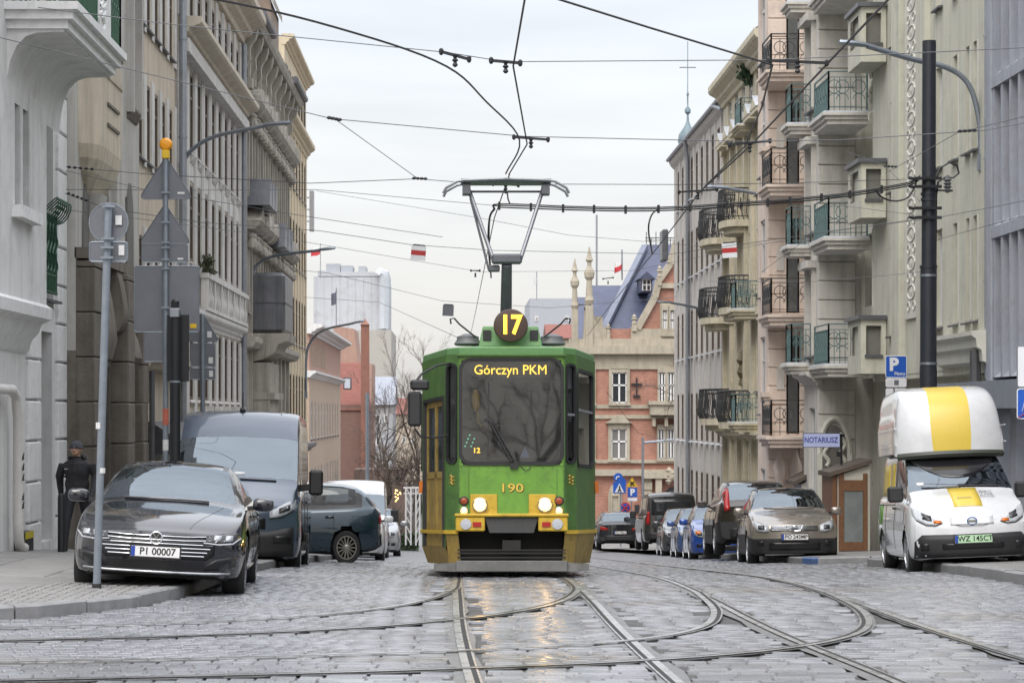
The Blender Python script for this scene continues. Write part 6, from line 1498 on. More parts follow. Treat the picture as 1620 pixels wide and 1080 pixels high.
        for y in wheels:
            ln = MB(); 
            for sx in (-1, 1):
                ln = MB(); ln.lathe([(RA*.99, 0), (RA*.99, .26), (.02, .26)], (sx*(hw-.26 if sx < 0 else hw-.02), y, wr), 20, 'x') if False else None
                q = MB(); arc = [(y+RA*math.cos(a), wr+RA*math.sin(a)) for a in np.linspace(-.35, math.pi+.35, 16)]
                x0, x1 = sx*(hw-.035), sx*(hw-.34)
                for (a, c) in zip(arc[:-1], arc[1:]): q.quad((x0, a[0], a[1]), (x0, c[0], c[1]), (x1, c[0], c[1]), (x1, a[0], a[1]))
                q.poly([(x1, a, b_) for a, b_ in arc]); s.add(q, 'wheel_arch', TBLK)
    def deform(s, p):
        x, y, z = p; t = abs(x)/(s.W/2)
        f = max(0, 1-y/.9)**1.5; y2 = y+s.kf*t**2.4*f
        if s.nose: y2 += f*np.interp(z, [a for a, b_ in s.nose], [b_ for a, b_ in s.nose])
        g = max(0, 1-(s.L-y)/.8)**1.5; y2 -= s.kr*t**2.4*g
        if s.tail: y2 -= g*np.interp(z, [a for a, b_ in s.tail], [b_ for a, b_ in s.tail])
        return (x, float(y2), z)
    def add(s, mb, name, mat, parent=None, smooth=None): return link(name, mb.mesh(name, mat, None, smooth), parent or s.root)
    def hit(s, o, d):
        h = s.bvh.ray_cast(Vector(o), Vector(d).normalized()); return h[0]
    def wheelset(s, wheels, wr, tw, rim, spokes=10, rr=.68, xoff=0.):
        hw = s.W/2
        tyre = MB(); tyre.lathe([(wr*.66, -tw/2), (wr*.9, -tw/2-.004), (wr*.985, -tw*.36), (wr, -tw*.2), (wr, tw*.2), (wr*.985, tw*.36), (wr*.9, tw/2+.004), (wr*.66, tw/2)], (0, 0, 0), 28, 'x', False); tm = tyre.mesh('wheel', RUBBER, None, True)
        rm = MB(); rm.lathe([(wr*rr, -.02), (wr*rr, .035), (wr*rr*.92, .035), (wr*rr*.9, .0), (wr*rr*.9, -.02)], (tw/2-.03, 0, 0), 24, 'x', False)
        rm.lathe([(wr*.17, -.02), (wr*.17, .02), (wr*.1, .03)], (tw/2-.025, 0, 0), 12, 'x')
        for k in range(spokes):
            a = 2*math.pi*k/spokes; c, d = math.cos(a), math.sin(a); rm.bar((tw/2-.025, c*wr*.12, d*wr*.12), (tw/2-.02, c*wr*rr*.93, d*wr*rr*.93), wr*(.6/spokes+.04), .02)
        dk = MB(); dk.lathe([(wr*rr*.95, 0), (.01, 0)], (tw/2-.075, 0, 0), 20, 'x'); dkm = dk.mesh('brake_disc', TBLK); rmm = rm.mesh('rim', rim, None, False)
        for y in wheels:
            for sx in (-1, 1):
                o = link('wheel', tm, s.root, (sx*(hw-tw/2-.015+xoff), y, wr), (0, 0, 0 if sx > 0 else math.pi)); link('rim', rmm, o); link('brake_disc', dkm, o)
    def patch(s, side, us, lo, hi, mat, name, off=.006, n=4, parent=None, flip=False):
        """sheet draped on the body: us along x (front/rear), y (left/right) or x (top: lo/hi are y)"""
        m = MB(); idx = []
        for i, uu in enumerate(us):
            a, c = lo[i], hi[i]; row = []
            for k in range(n+1):
                w = a+(c-a)*k/n
                if side == 'front': o, d = (uu, -4, w), (0, 1, 0)
                elif side == 'rear': o, d = (uu, s.L+4, w), (0, -1, 0)
                elif side == 'left': o, d = (-4, uu, w), (1, 0, 0)
                elif side == 'right': o, d = (4, uu, w), (-1, 0, 0)
                else: o, d = (uu, w, 6), (0, 0, -1)
                h = s.hit(o, d)
                if h is None: h = Vector(row[-1]) if row else Vector(o)+Vector(d)*4.2
                else: h = h-Vector(d)*off
                row.append(tuple(h))
            idx.append(list(range(len(m.v), len(m.v)+n+1))); m.v += row
        for i in range(len(us)-1):
            for k in range(n): m.f.append((idx[i][k], idx[i+1][k], idx[i+1][k+1], idx[i][k+1]))
        o = s.add(m, name, mat, parent, True)
        if off > .003:
            sm = o.modifiers.new('solid', 'SOLIDIFY'); sm.thickness = off*1.2; sm.offset = 0
        return o
    def strip(s, side, pts, w, mat, name, off=.006, parent=None):
        """thin moulding following a polyline on the body"""
        out = []
        for i in range(len(pts)-1):
            for k in range(6):
                t = k/6; out.append((pts[i][0]+(pts[i+1][0]-pts[i][0])*t, pts[i][1]+(pts[i+1][1]-pts[i][1])*t))
        out.append(pts[-1]); q = []
        for (a, c) in out:
            o, d = {'front': ((a, -4, c), (0, 1, 0)), 'rear': ((a, s.L+4, c), (0, -1, 0)), 'left': ((-4, a, c), (1, 0, 0)), 'right': ((4, a, c), (-1, 0, 0)), 'top': ((a, c, 6), (0, 0, -1))}[side]
            h = s.hit(o, d)
            if h is not None: q.append(h-Vector(d)*off)
        if len(q) < 2: return None
        m = MB(); m.tube(q, w/2, 5); return s.add(m, name, mat, parent, True)
    def front_pt(s, x, z, off=0.):
        h = s.hit((x, -4, z), (0, 1, 0)); return Vector((x, (h.y if h else 0)-off, z))
    def plate(s, z, txt, mat=PLATEW, x=0., rear=False, off=.025, w=.52, hgt=.114, sz=.105):
        if rear: h = s.hit((x, s.L+4, z), (0, -1, 0)); y = (h.y if h else s.L)+off
        else: y = s.front_pt(x, z).y-off
        sg = -1 if rear else 1
        r = (0, 0, math.pi) if rear else (0, 0, 0)
        p = link('licence_plate', MB().cbox(-w/2, w/2, 0, .015, -hgt/2, hgt/2, .004).mesh('licence_plate', mat), s.root, (x, y, z), r)
        link('euro_band', MB().box(-w/2+.004, -w/2+.045, -.0025, 0, -hgt/2+.005, hgt/2-.005).mesh('euro_band', PLATEB), p)
        if txt: text_mesh(txt, sz, PLATEK, 'plate_lettering', .001, p, (.024, -.002, 0), (R(90), 0, 0), .0015, .98, space=.98)
        fr = MB(); fr.box(-w/2-.012, w/2+.012, .001, .02, -hgt/2-.012, hgt/2+.012); link('plate_frame', fr.mesh('plate_frame', BPLAST), p)
        return p
    def mirrors(s, y, z, sz=(.2, .14, .13), mat=None, x=None, armz=0.):
        mat = mat or s.pm; x = x or s.W/2-.02
        for sx in (-1, 1):
            m = MB(); bm = bmesh.new(); bmesh.ops.create_uvsphere(bm, u_segments=14, v_segments=8, radius=.5)
            vs = []
            for v in bm.verts:
                c = v.co; q = [math.copysign(abs(2*a)**.62, a)/2 for a in c]; yy = q[1]*sz[1]
                vs.append((sx*(x+.13)+q[0]*sz[0], y+min(yy, sz[1]*.3), z+q[2]*sz[2]))
            bm.verts.index_update(); m.add(vs, [[v.index for v in f.verts] for f in bm.faces]); bm.free()
            o = s.add(m, 'door_mirror', mat, None, True)
            a = MB(); a.bar((sx*(x-.05), y+.02, z-.05+armz), (sx*(x+.08), y+.02, z-.03), .06, .05); s.add(a, 'mirror_arm', BPLAST, o)
    def seam(s, ys, z0, z1, mat=TRIM):
        for sd in ('left', 'right'):
            for y in ys: s.strip(sd, [(y, z0), (y, z1)], .010, mat, 'door_seam', .0)
    def handles(s, ys, z, mat=None):
        for sd in ('left', 'right'):
            for y in ys: s.patch(sd, [y-.09, y, y+.09], [z-.015]*3, [z+.015]*3, mat or s.pm, 'door_handle', .03, 1)
    def badge_ring(s, x, z, r, mat, off=.02, t=.008, name='badge_ring', parent=None, sx=1.):
        c = s.front_pt(x, z, off); m = MB(); m.tube([c+Vector((r*sx*math.cos(a), 0, r*math.sin(a))) for a in np.linspace(0, 2*math.pi, 25)], t, 6, False); return s.add(m, name, mat, parent, True)

# --- fastback saloon, half on the left kerb
ST = [(0, .24, .70, .46, .80, .60, .78, .69, .70, .03), (.22, .20, .84, .50, .89, .70, .85, .785, .74, .035), (.6, .17, .88, .55, .925, .79, .88, .87, .76, .04), (1.15, .17, .88, .6, .935, .865, .885, .95, .78, .05),
      (1.45, .17, .88, .6, .935, .90, .88, 1.0, .76, .05), (1.95, .17, .88, .6, .935, .925, .875, 1.27, .66, .05), (2.3, .17, .88, .6, .935, .94, .87, 1.395, .60, .05), (2.8, .17, .88, .6, .935, .95, .87, 1.44, .59, .05),
      (3.4, .17, .88, .6, .935, .965, .87, 1.41, .585, .05), (3.9, .18, .88, .6, .93, .98, .86, 1.28, .59, .05), (4.4, .2, .87, .62, .92, .98, .84, 1.08, .62, .04), (4.7, .24, .82, .65, .89, .97, .80, 1.02, .66, .03), (4.86, .30, .74, .65, .82, .93, .74, .98, .62, .03)]
gl = [('windscreen', 4.15, 5.95, 5.06, 8.94), ('side:1', 4.9, 7.15, 4.15, 4.93), ('side:2', 7.35, 9.3, 4.15, 4.93), ('rear_window', 8.3, 10.0, 5.1, 8.9)]
y0 = 26.15; zl = float(PZL(np.float64(-4.0), 28.5)); zr = float(GZ(np.float64(-2.4), 28.5)); roll = -math.atan2((zl-zr)*.62, 1.6)
c = Car('fastback_saloon', (-3.24, y0, (zl+zr)/2+.0), (R(-1.2), -roll, R(2.2)), 'black fastback saloon parked with two wheels on the left kerb', ST, (.93, 3.77), .345, paint('paint_black', (.007, .008, .014), .12, .0, .0), 1.87, gl, kf=.30, nose=[(.2, .06), (.4, 0), (.6, .0), (.72, .10)])
c.wheelset((.93, 3.77), .345, .235, ALLOYD, 5, .74)
xs = np.linspace(-.62, .62, 15)
gm = c.patch('front', xs, [.40+.0*abs(x) + (.06 if abs(x) > .55 else 0) for x in xs], [.655]*15, TRIM, 'grille', .004)
for k, zz in enumerate((.645, .605, .565, .525, .485, .445)):
    w = (.82 if k < 2 else .60-.03*(k-2)); c.strip('front', [(-w, zz+(.02 if k < 2 else .0)), (-.3, zz), (.3, zz), (w, zz+(.02 if k < 2 else 0))], .011, CHROME, 'grille_bar', .014, gm)
for sx in (-1, 1):
    xs = [sx*a for a in (.52, .60, .70, .80, .87)]
    hl = c.patch('front', xs, [.60, .59, .585, .60, .63], [.655, .675, .695, .705, .70], PIRON, 'headlight', .012)
    c.strip('front', [(sx*.50, .592), (sx*.66, .578), (sx*.80, .592), (sx*.875, .65)], .018, LENS, 'daylight_strip', .022, hl)
    c.strip('front', [(sx*.62, .60), (sx*.68, .665)], .016, LENS, 'daylight_strip', .022, hl)
    for q in (.64, .76): c.patch('front', [sx*(q-.035), sx*q, sx*(q+.035)], [.62]*3, [.67]*3, LENS, 'projector_lens', .02, 2, hl)
    c.patch('front', [sx*a for a in (.52, .64, .78, .84)], [.30, .30, .33, .36], [.34, .42, .45, .45], TRIM, 'air_intake', .004)
c.patch('front', np.linspace(-.52, .52, 9), [.29]*9, [.385]*9, TRIM, 'lower_grille', .003)
c.strip('front', [(-.78, .27), (-.5, .262), (.5, .262), (.78, .27)], .022, ALLOY, 'bumper_strip', .012)
c.plate(.475, 'P1 00007')
bd = c.badge_ring(0, .62, .064, CHROME, .028, .009, 'emblem_ring'); ctr = c.front_pt(0, .62, .026)
m = MB(); m.lathe([(.058, 0), (.058, .006), (.01, .006)], ctr+Vector((0, .004, 0)), 20, 'y'); c.add(m, 'emblem_disc', PIRON, bd)
m = MB()
for (a, d) in (((-.03, .046), (0, .0)), ((0, .0), (.03, .046)), ((-.05, .012), (-.024, -.046)), ((-.024, -.046), (0, -.006)), ((0, -.006), (.024, -.046)), ((.024, -.046), (.05, .012))): m.bar(ctr+Vector((a[0], -.002, a[1])), ctr+Vector((d[0], -.002, d[1])), .010, .006)
c.add(m, 'emblem_letters', CHROME, bd)
for sx in (-1, 1): c.strip('top', [(sx*.34, .2), (sx*.50, .7), (sx*.62, 1.35)], .006, TRIM, 'bonnet_crease', .0)
c.strip('top', [(-.62, .12), (0, .03), (.62, .12)], .007, TRIM, 'bonnet_gap', .0)
c.mirrors(1.75, 1.0, (.24, .15, .15)); c.seam((1.42, 2.62, 3.55), .32, .95); c.handles((2.42, 3.45), .86)
for sd in ('left', 'right'): c.strip(sd, [(1.0, .30), (2.3, .27), (3.4, .28)], .025, CHROME, 'sill_strip', .004); c.strip(sd, [(1.55, .955), (2.4, .975), (3.9, 1.01)], .012, CHROME, 'window_strip', .004)
c.strip('top', [(-.5, 1.5), (-.1, 1.44), (.45, 1.47)], .02, BPLAST, 'wiper', .012)

# --- big panel van on the left
STV = [(0, .30, .84, .6, .97, .95, .96, 1.06, .86, .05), (.15, .26, .94, .6, 1.0, 1.02, .98, 1.16, .88, .05), (.5, .24, .98, .6, 1.02, 1.10, .99, 1.29, .90, .05), (.78, .24, .98, .6, 1.025, 1.16, 1.0, 1.41, .94, .05), (1.25, .24, .98, .6, 1.025, 1.22, 1.0, 1.92, .925, .05),
       (1.62, .24, .98, .6, 1.025, 1.26, 1.0, 2.28, .90, .06), (1.95, .24, .98, .6, 1.025, 1.28, 1.0, 2.47, .90, .07), (2.5, .24, .98, .6, 1.025, 1.3, 1.0, 2.53, .90, .07), (4.2, .24, .98, .6, 1.025, 1.3, 1.0, 2.54, .90, .07), (5.7, .26, .98, .6, 1.02, 1.3, 1.0, 2.53, .90, .07), (5.95, .34, .94, .6, .98, 1.3, .96, 2.46, .88, .07)]
glv = [('windscreen', 3.12, 4.4, 5.1, 8.9), ('side:1', 3.8, 5.8, 4.15, 4.85)]
def panel_van(name, loc, rot, label, pmat, full=True, glv=glv):
    c = Car(name, loc, rot, label, STV, (.95, 4.6), .36, pmat, 2.05, glv, kf=.30, nose=[(.3, .05), (.6, 0), (.95, .02), (1.2, .12)], cat='van', trim=True)
    c.wheelset((.95, 4.6), .36, .23, ALLOYD, 8, .66)
    xs = np.linspace(-.92, .92, 17); c.patch('front', xs, [.30]*17, [.66-.0*abs(x) if abs(x) < .55 else .66+.22*(abs(x)-.55) for x in xs], BPLAST, 'bumper', .02)
    c.patch('front', np.linspace(-.5, .5, 9), [.70]*9, [.86]*9, TRIM, 'grille', .01); c.patch('front', np.linspace(-.42, .42, 7), [.42]*7, [.58]*7, TRIM, 'lower_grille', .026)
    for sx in (-1, 1):
        hl = c.patch('front', [sx*a for a in (.56, .68, .82, .94)], [.86, .87, .93, 1.0], [.96, 1.02, 1.10, 1.13], LENS, 'headlight', .016); c.strip('front', [(sx*.56, .86), (sx*.75, .89), (sx*.94, 1.0)], .02, TRIM, 'lamp_frame', .018, hl)
        c.patch('front', [sx*(.7), sx*.78, sx*.86], [.93, .95, .98], [1.0, 1.03, 1.06], PIRON, 'lamp_reflector', .02, 2, hl)
        c.patch('front', [sx*.62, sx*.76, sx*.88], [.50]*3, [.60]*3, TRIM, 'fog_lamp_recess', .026)
        m = MB(); x = sx*1.22; m.cbox(min(x-.11, x+.11), max(x-.11, x+.11), 1.15, 1.27, 1.22, 1.60, .035); mr = c.add(m, 'door_mirror', BPLAST); m = MB(); m.bar((sx*.95, 1.25, 1.32), (sx*1.14, 1.21, 1.34), .08, .10); c.add(m, 'mirror_arm', BPLAST, mr)
    c.strip('front', [(-.6, 1.43), (.05, 1.40)], .022, BPLAST, 'wiper', .02); c.strip('front', [(0, 1.44), (.62, 1.42)], .022, BPLAST, 'wiper', .02)
    c.seam((1.05, 2.3, 3.6), .4, 1.28); c.handles((2.1,), 1.12, BPLAST); c.patch('right', [1.5, 3, 4.0], [.52]*3, [.64]*3, BPLAST, 'side_moulding', .015); c.patch('left', [1.5, 3, 4.0], [.52]*3, [.64]*3, BPLAST, 'side_moulding', .015)
    return c
c = panel_van('panel_van', (-3.58, 38.8, float(GZ(np.float64(-3.0), 42))+.02), (R(-2.6), R(1.2), R(1.5)), 'slate blue high-roofed panel van parked behind the black saloon', paint('paint_slate_blue', (.055, .078, .12), .25, .25, .03)); c.root.scale = (1.04, 1.0, 1.08)
m = MB(); a = c.hit((0, 2.05, 5), (0, 0, -1)); m.lathe([(.04, 0), (.05, .03), (.012, .08), (.006, .30)], a, 8); c.add(m, 'roof_antenna', BPLAST, None, True)
c.plate(.63, None, PLATEW, 0, w=.52)
c.patch('front', [-.12, 0, .12], [1.50]*3, [1.545]*3, WHITE, 'dashboard_note', .004, 1)
for sx in (-1, 1): c.strip('top', [(sx*.62, 2.0), (sx*.62, 5.5)], .03, c.pm, 'roof_rib', .0)

# --- white delivery van with a tall box on its roof
STN = [(0, .24, .66, .5, .76, .72, .75, .80, .66, .03), (.18, .22, .78, .55, .83, .86, .79, .94, .70, .04), (.5, .2, .81, .6, .845, .98, .79, 1.08, .72, .05), (.95, .2, .81, .6, .845, 1.02, .79, 1.22, .73, .05), (1.5, .2, .81, .6, .845, 1.06, .785, 1.58, .68, .06), (1.95, .2, .81, .6, .845, 1.08, .785, 1.76, .66, .07), (2.5, .2, .81, .6, .845, 1.08, .785, 1.81, .66, .08), (3.8, .2, .81, .6, .845, 1.08, .785, 1.80, .66, .08), (4.25, .24, .80, .6, .83, 1.08, .77, 1.76, .65, .07), (4.4, .3, .74, .6, .78, 1.05, .72, 1.70, .62, .06)]
gln = [('windscreen', 3.08, 4.92, 5.04, 8.96), ('side:1', 3.6, 5.7, 4.15, 4.88)]
zk = float(PZR(np.float64(7.6), 36.5)); zg = float(GZ(np.float64(6.3), 36.5)); rl = math.atan2((zk-zg)*.4, 1.5)
NVW = paint('paint_white', (.62, .63, .65), .25, 0, .10)
c = Car('delivery_van', (7.2, 34.35, (zk+zg)/2), (R(-2.0), -rl, R(-3.0)), 'white delivery van with yellow stripe and tall white roof box', STN, (.82, 3.55), .31, NVW, 1.69, gln, kf=.24, nose=[(.24, .04), (.45, 0), (.7, .02), (.85, .12)], cat='van', trim=True)
c.wheelset((.82, 3.55), .31, .19, ALLOY, 9, .68)
YEL = M('vinyl_yellow', (.62, .46, .07), .35, var=.04, local=True); GRN = M('vinyl_green', (.10, .24, .04), .4, var=.1, local=True)
xs = np.linspace(-.78, .78, 17); c.patch('front', xs, [.25]*17, [.56+.02*abs(x)-.10*(abs(x) > .74) for x in xs], BPLAST, 'bumper', .018)
c.patch('front', np.linspace(-.42, .42, 9), [.37]*9, [.44]*9, TRIM, 'lower_grille', .024)
for sx in (-1, 1):
    hl = c.patch('front', [sx*a for a in (.40, .50, .62, .74, .78)], [.735, .70, .71, .78, .86], [.75, .79, .87, .95, .96], LENS, 'headlight', .014); c.patch('front', [sx*.42, sx*.47, sx*.52], [.725]*3, [.765]*3, AMBER, 'indicator', .02, 2, hl); c.patch('front', [sx*.54, sx*.60, sx*.66], [.76, .77, .79], [.83, .85, .88], PIRON, 'lamp_reflector', .018, 2, hl)
    c.strip('front', [(sx*.40, .735), (sx*.50, .70), (sx*.62, .71), (sx*.74, .78)], .014, TRIM, 'lamp_frame', .016, hl)
    c.patch('front', [sx*.60, sx*.65, sx*.70], [.36]*3, [.45]*3, TRIM, 'fog_lamp', .024)
c.plate(.50, 'WZ 145CT', PLATEG, off=.05)
c.patch('front', np.linspace(-.30, .30, 9), [.70-.02*abs(x)*0 for x in range(9)], [.80]*9, NVW, 'charge_flap', .010); c.strip('front', [(-.30, .81), (-.26, .71), (-.15, .68), (.15, .68), (.26, .71), (.30, .81)], .007, TRIM, 'flap_gap', .012)
bd = c.badge_ring(0, .745, .05, M('badge_blue', (.03, .10, .30), .25), .03, .010, 'emblem_ring', None, 1.3); ct = c.front_pt(0, .745, .032); m = MB(); m.box(ct.x-.07, ct.x+.07, ct.y-.006, ct.y+.004, ct.z-.012, ct.z+.012); c.add(m, 'emblem_bar', CHROME, bd)
c.patch('top', [-.20, -.1, 0, .1, .20], [.28]*5, [.92]*5, YEL, 'bonnet_stripe', .004)
ln_ = M('vinyl_grey_text', (.25, .26, .27), .5, var=0)
h = c.hit((.28, .62, 4), (0, 0, -1)); text_mesh('ART\nTHE\nBOX', .105, ln_, 'bonnet_lettering', .001, c.root, (h.x+.03, h.y+.02, h.z+.02), (R(17), R(4), 0), .0, 1.0)
h = c.hit((0, .5, 4), (0, 0, -1)); text_mesh('joinow', .075, ln_, 'stripe_lettering', .001, c.root, (h.x-.02, h.y, h.z+.014), (R(17), 0, 0), .0, 1.0)
m = MB(); m.cbox(-1.02, -.80, 1.05, 1.19, 1.04, 1.27, .03); c.add(m, 'door_mirror', BPLAST); m = MB(); m.cbox(.80, 1.02, 1.05, 1.19, 1.04, 1.27, .03); c.add(m, 'door_mirror', BPLAST)
c.strip('front', [(-.55, 1.235), (.0, 1.215)], .02, BPLAST, 'wiper', .015); c.strip('front', [(-.02, 1.245), (.55, 1.225)], .02, BPLAST, 'wiper', .015)
c.seam((1.0, 2.05, 3.1), .36, 1.08); c.handles((1.9,), .95, BPLAST)
for sd in ('left', 'right'):
    c.patch(sd, [2.6, 2.8, 3.05], [1.12]*3, [1.62]*3, YEL, 'side_stripe', .004); c.patch(sd, [3.2, 3.4, 3.7, 4.0], [1.12]*4, [1.6]*4, YEL, 'side_stripe', .004); c.patch(sd, [3.5, 3.7, 3.95], [.40]*3, [1.0]*3, GRN, 'side_graphic', .004); c.strip(sd, [(2.15, 1.0), (3.9, 1.0)], .02, TRIM, 'slide_rail', .004)
m = MB(); sec = []
bx = [(1.56, 1.70, 1.74, .66), (1.57, 1.71, 1.98, .70), (1.64, 1.72, 2.30, .71), (1.80, 1.73, 2.54, .70), (2.12, 1.74, 2.68, .68), (2.8, 1.75, 2.74, .67), (4.1, 1.75, 2.72, .67), (4.36, 1.75, 2.5, .66)]
us_ = np.linspace(0, len(bx)-1, (len(bx)-1)*4+1); B_ = pchip(np.arange(len(bx)), np.array(bx), us_); S_ = []
hr = np.array([(1.13, 0), (1.13, .3), (1.10, .55), (1.08, .60), (1.05, .78), (.99, .92), (.86, .985), (.62, .998), (.30, 1.0)])
hr = pchip(np.arange(9), hr, np.linspace(0, 8, 25)); full_ = [(a, c_) for a, c_ in hr]+[(0, 1.0)]+[(-a, c_) for a, c_ in hr[::-1]]
for (y, zb, zt, w) in B_: S_.append([(w*a, y+.28*(abs(w*a)/.78)**2.6*max(0, 1-(y-1.5)/1.2), zb+(zt-zb)*c_) for a, c_ in full_])
nb_ = len(S_[0])
def boxmesh(sel, off=0.):
    m = MB()
    for r_ in S_: m.v += r_
    for i in range(len(S_)-1):
        for j in range(nb_-1):
            if sel(j): m.f.append((i*nb_+j, i*nb_+j+1, (i+1)*nb_+j+1, (i+1)*nb_+j))
    return m
cj = (nb_-1)/2
m = boxmesh(lambda j: not (cj-1.9 < j+.5 < cj+1.9)); m.poly(S_[0]); m.poly(S_[-1]); rbox = c.add(m, 'roof_box', NVW, None, True)
m = boxmesh(lambda j: cj-1.9 < j+.5 < cj+1.9); c.add(m, 'roof_box_stripe', YEL, rbox, True)
m = MB(); m.tube([(x, 1.55+.28*(abs(x)/.78)**2.6, 1.715-.02*(abs(x)/.76)**2) for x in np.linspace(-.75, .75, 17)], .055, 6); c.add(m, 'roof_box_visor', M('visor_olive', (.045, .05, .04), .5), rbox, True)
for k_, z_ in enumerate((2.02, 2.3)):
    m = MB(); r_ = [q for q in S_]; 
    for sx in (-1, 1): m.tube([(sx*(w*1.13+.004), y, 1.75+(.36 if k_ else .12)) for (y, zb, zt, w) in B_[10:-3]], .01, 5)
    tag(c.add(m, 'roof_box_rib', NVW, rbox, True), kind='stuff')
c.strip('front', [(-.6, 1.30), (0, 1.26), (.6, 1.30)], .008, TRIM, 'cowl_gap', 0)
c.patch('front', np.linspace(-.60, .60, 13), [1.36+.26*(abs(x)/.60)**2.2 for x in np.linspace(-.60, .60, 13)], [1.655]*13, M('sun_shade_band', (.012, .012, .014), .12, var=0), 'shade_band', .004, 6)
c.patch('front', [-.60, -.55, -.50], [1.27]*3, [1.31]*3, WHITE, 'windscreen_sticker', .006, 1)

# --- crossover and hatchback families
STS = [(0, .26, .70, .55, .80, .72, .78, .82, .70, .03), (.2, .23, .82, .58, .86, .84, .82, .91, .74, .04), (.55, .22, .86, .62, .885, .93, .83, 1.0, .76, .04), (1.0, .22, .87, .65, .89, .99, .83, 1.09, .77, .05), (1.25, .22, .87, .65, .89, 1.02, .83, 1.15, .75, .05), (1.75, .22, .87, .65, .89, 1.04, .825, 1.47, .64, .06), (2.1, .22, .87, .65, .89, 1.05, .82, 1.58, .60, .06), (2.7, .22, .87, .65, .89, 1.06, .82, 1.61, .60, .06), (3.5, .22, .87, .65, .89, 1.08, .82, 1.57, .60, .06), (3.95, .24, .86, .68, .88, 1.1, .80, 1.40, .62, .06), (4.2, .28, .82, .7, .86, 1.08, .78, 1.14, .68, .04), (4.32, .34, .76, .7, .80, .98, .74, 1.04, .66, .03)]
gls = [('windscreen', 4.1, 5.92, 5.06, 8.94), ('side:1', 4.7, 6.75, 4.15, 4.92), ('side:2', 6.95, 8.5, 4.15, 4.92), ('rear_window', 8.35, 9.75, 5.1, 8.9)]
def scale_st(ST, sl=1., sw=1., sz=1.): return [(a*sl, zb*sz, w0*sw, zm*sz, wm*sw, zs*sz, ws*sw, zt*sz, wt*sw, cr) for (a, zb, w0, zm, wm, zs, ws, zt, wt, cr) in ST]
def crossover(name, x, y, rotz, label, pmat, sl=1., sw=1., sz=1., rear=False, lamps=None, plate=None, tail='std', roll=0., lower=1.55, group=None, rim=ALLOY, dz=.0, redcol=None, amber=False):
    ST = scale_st(STS, sl, sw, sz); L = ST[-1][0]; W = 1.78*sw; wr = .34*sz; wh = (.86*sl, 3.49*sl)
    gz = float(GZ(np.float64(x), y+L/2))+dz
    if rear: loc = (x, y+L, gz); rot = (R(2.9), -roll, math.pi+rotz)
    else: loc = (x, y, gz); rot = (R(-2.9), roll, rotz)
    c = Car(name, loc, rot, label, ST, wh, wr, pmat, W, gls, kf=.26, nose=[(.24, .05), (.5, 0), (.75, .02), (.9, .12)], lower=lower, group=group)
    c.wheelset(wh, wr, .215, rim, 14 if 'teal' in label else 7, .7)
    z = sz; w = sw
    gm = c.patch('front', np.linspace(-.46*w, .46*w, 11), [.70*z]*11, [.80*z]*11, TRIM, 'grille', .006)
    for q in (.72, .745, .77, .79): c.strip('front', [(-.45*w, q*z), (.45*w, q*z)], .010, CHROME, 'grille_bar', .014, gm)
    c.patch('front', np.linspace(-.5*w, .5*w, 9), [.33*z]*9, [.47*z]*9, TRIM, 'lower_grille', .008)
    for sx in (-1, 1):
        hl = c.patch('front', [sx*a*w for a in (.50, .60, .70, .78)], [.69*z, .68*z, .70*z, .76*z], [.80*z, .845*z, .885*z, .90*z], LENS, 'headlight', .014)
        c.patch('front', [sx*a*w for a in (.58, .64, .70)], [.73*z]*3, [.81*z]*3, PIRON, 'lamp_reflector', .02, 2, hl)
        if amber: c.patch('front', [sx*a*w for a in (.62, .68, .74)], [.77*z]*3, [.85*z]*3, AMBER, 'indicator', .022, 2, hl)
        c.patch('front', [sx*.60*w, sx*.66*w, sx*.72*w], [.42*z]*3, [.50*z]*3, TRIM, 'fog_lamp', .01)
        red = redcol or REDL
        if tail == 'high': c.patch('rear', [sx*a*w for a in (.60, .66, .72)], [.95*z, .92*z, .92*z], [1.42*z, 1.42*z, 1.38*z], red, 'tail_lamp', .016, 8)
        else: c.patch('rear', [sx*a*w for a in (.46, .58, .70, .76)], [.80*z]*4, [.86*z, .92*z, .96*z, .96*z], red, 'tail_lamp', .016)
    c.patch('rear', np.linspace(-.6*w, .6*w, 7), [.36*z]*7, [.58*z]*7, BPLAST, 'rear_bumper', .012)
    c.mirrors(1.5*sl, 1.10*z, (.22, .14, .16), x=W/2-.04); c.seam((1.2*sl, 2.35*sl, 3.2*sl), .36*z, 1.02*z); c.handles((2.15*sl, 3.1*sl), .95*z)
    c.strip('front', [(-.5*w, 1.17*z), (0, 1.145*z), (.5*w, 1.155*z)], .018, BPLAST, 'wiper', .012)
    if plate: c.plate((.58 if not rear else .70)*z, plate, rear=rear, off=.045)
    for sx in (-1, 1): c.strip('top', [(sx*.57*w, 2.0*sl), (sx*.58*w, 3.7*sl)], .03, c.pm if lower < 1.5 else TRIM, 'roof_rail', .01)
    return c
zt = float(PZR(np.float64(7.0), 51)-GZ(np.float64(6.7), 51))
q = crossover('crossover', 6.62, 48.4, R(-2.5), 'taupe crossover parked facing us on the right, nose to the kerb end', paint('paint_taupe', (.27, .24, .21), .24, .5, .08), plate='PO 243MP', lower=2.02, dz=.04, roll=R(-.8))
bd = q.badge_ring(0, .75, .05, CHROME, .03, .010, 'emblem_ring'); ct = q.front_pt(0, .75, .03); q.add(MB().box(-.07, .07, ct.y-.004, ct.y+.004, ct.z-.011, ct.z+.011), 'emblem_bar', CHROME, bd)
for sx in (-1, 1): q.strip('front', [(sx*.16, .80), (sx*.11, .71), (0, .69)], .024, CHROME, 'grille_vee', .022)
crossover('crossover', 6.72, 54.6, R(-1), 'dark brown crossover seen from behind with tall red tail lamps', paint('paint_dark_brown', (.035, .028, .024), .2, .4, .05), 1.05, 1.02, 1.06, rear=True, tail='high', lower=2.0)
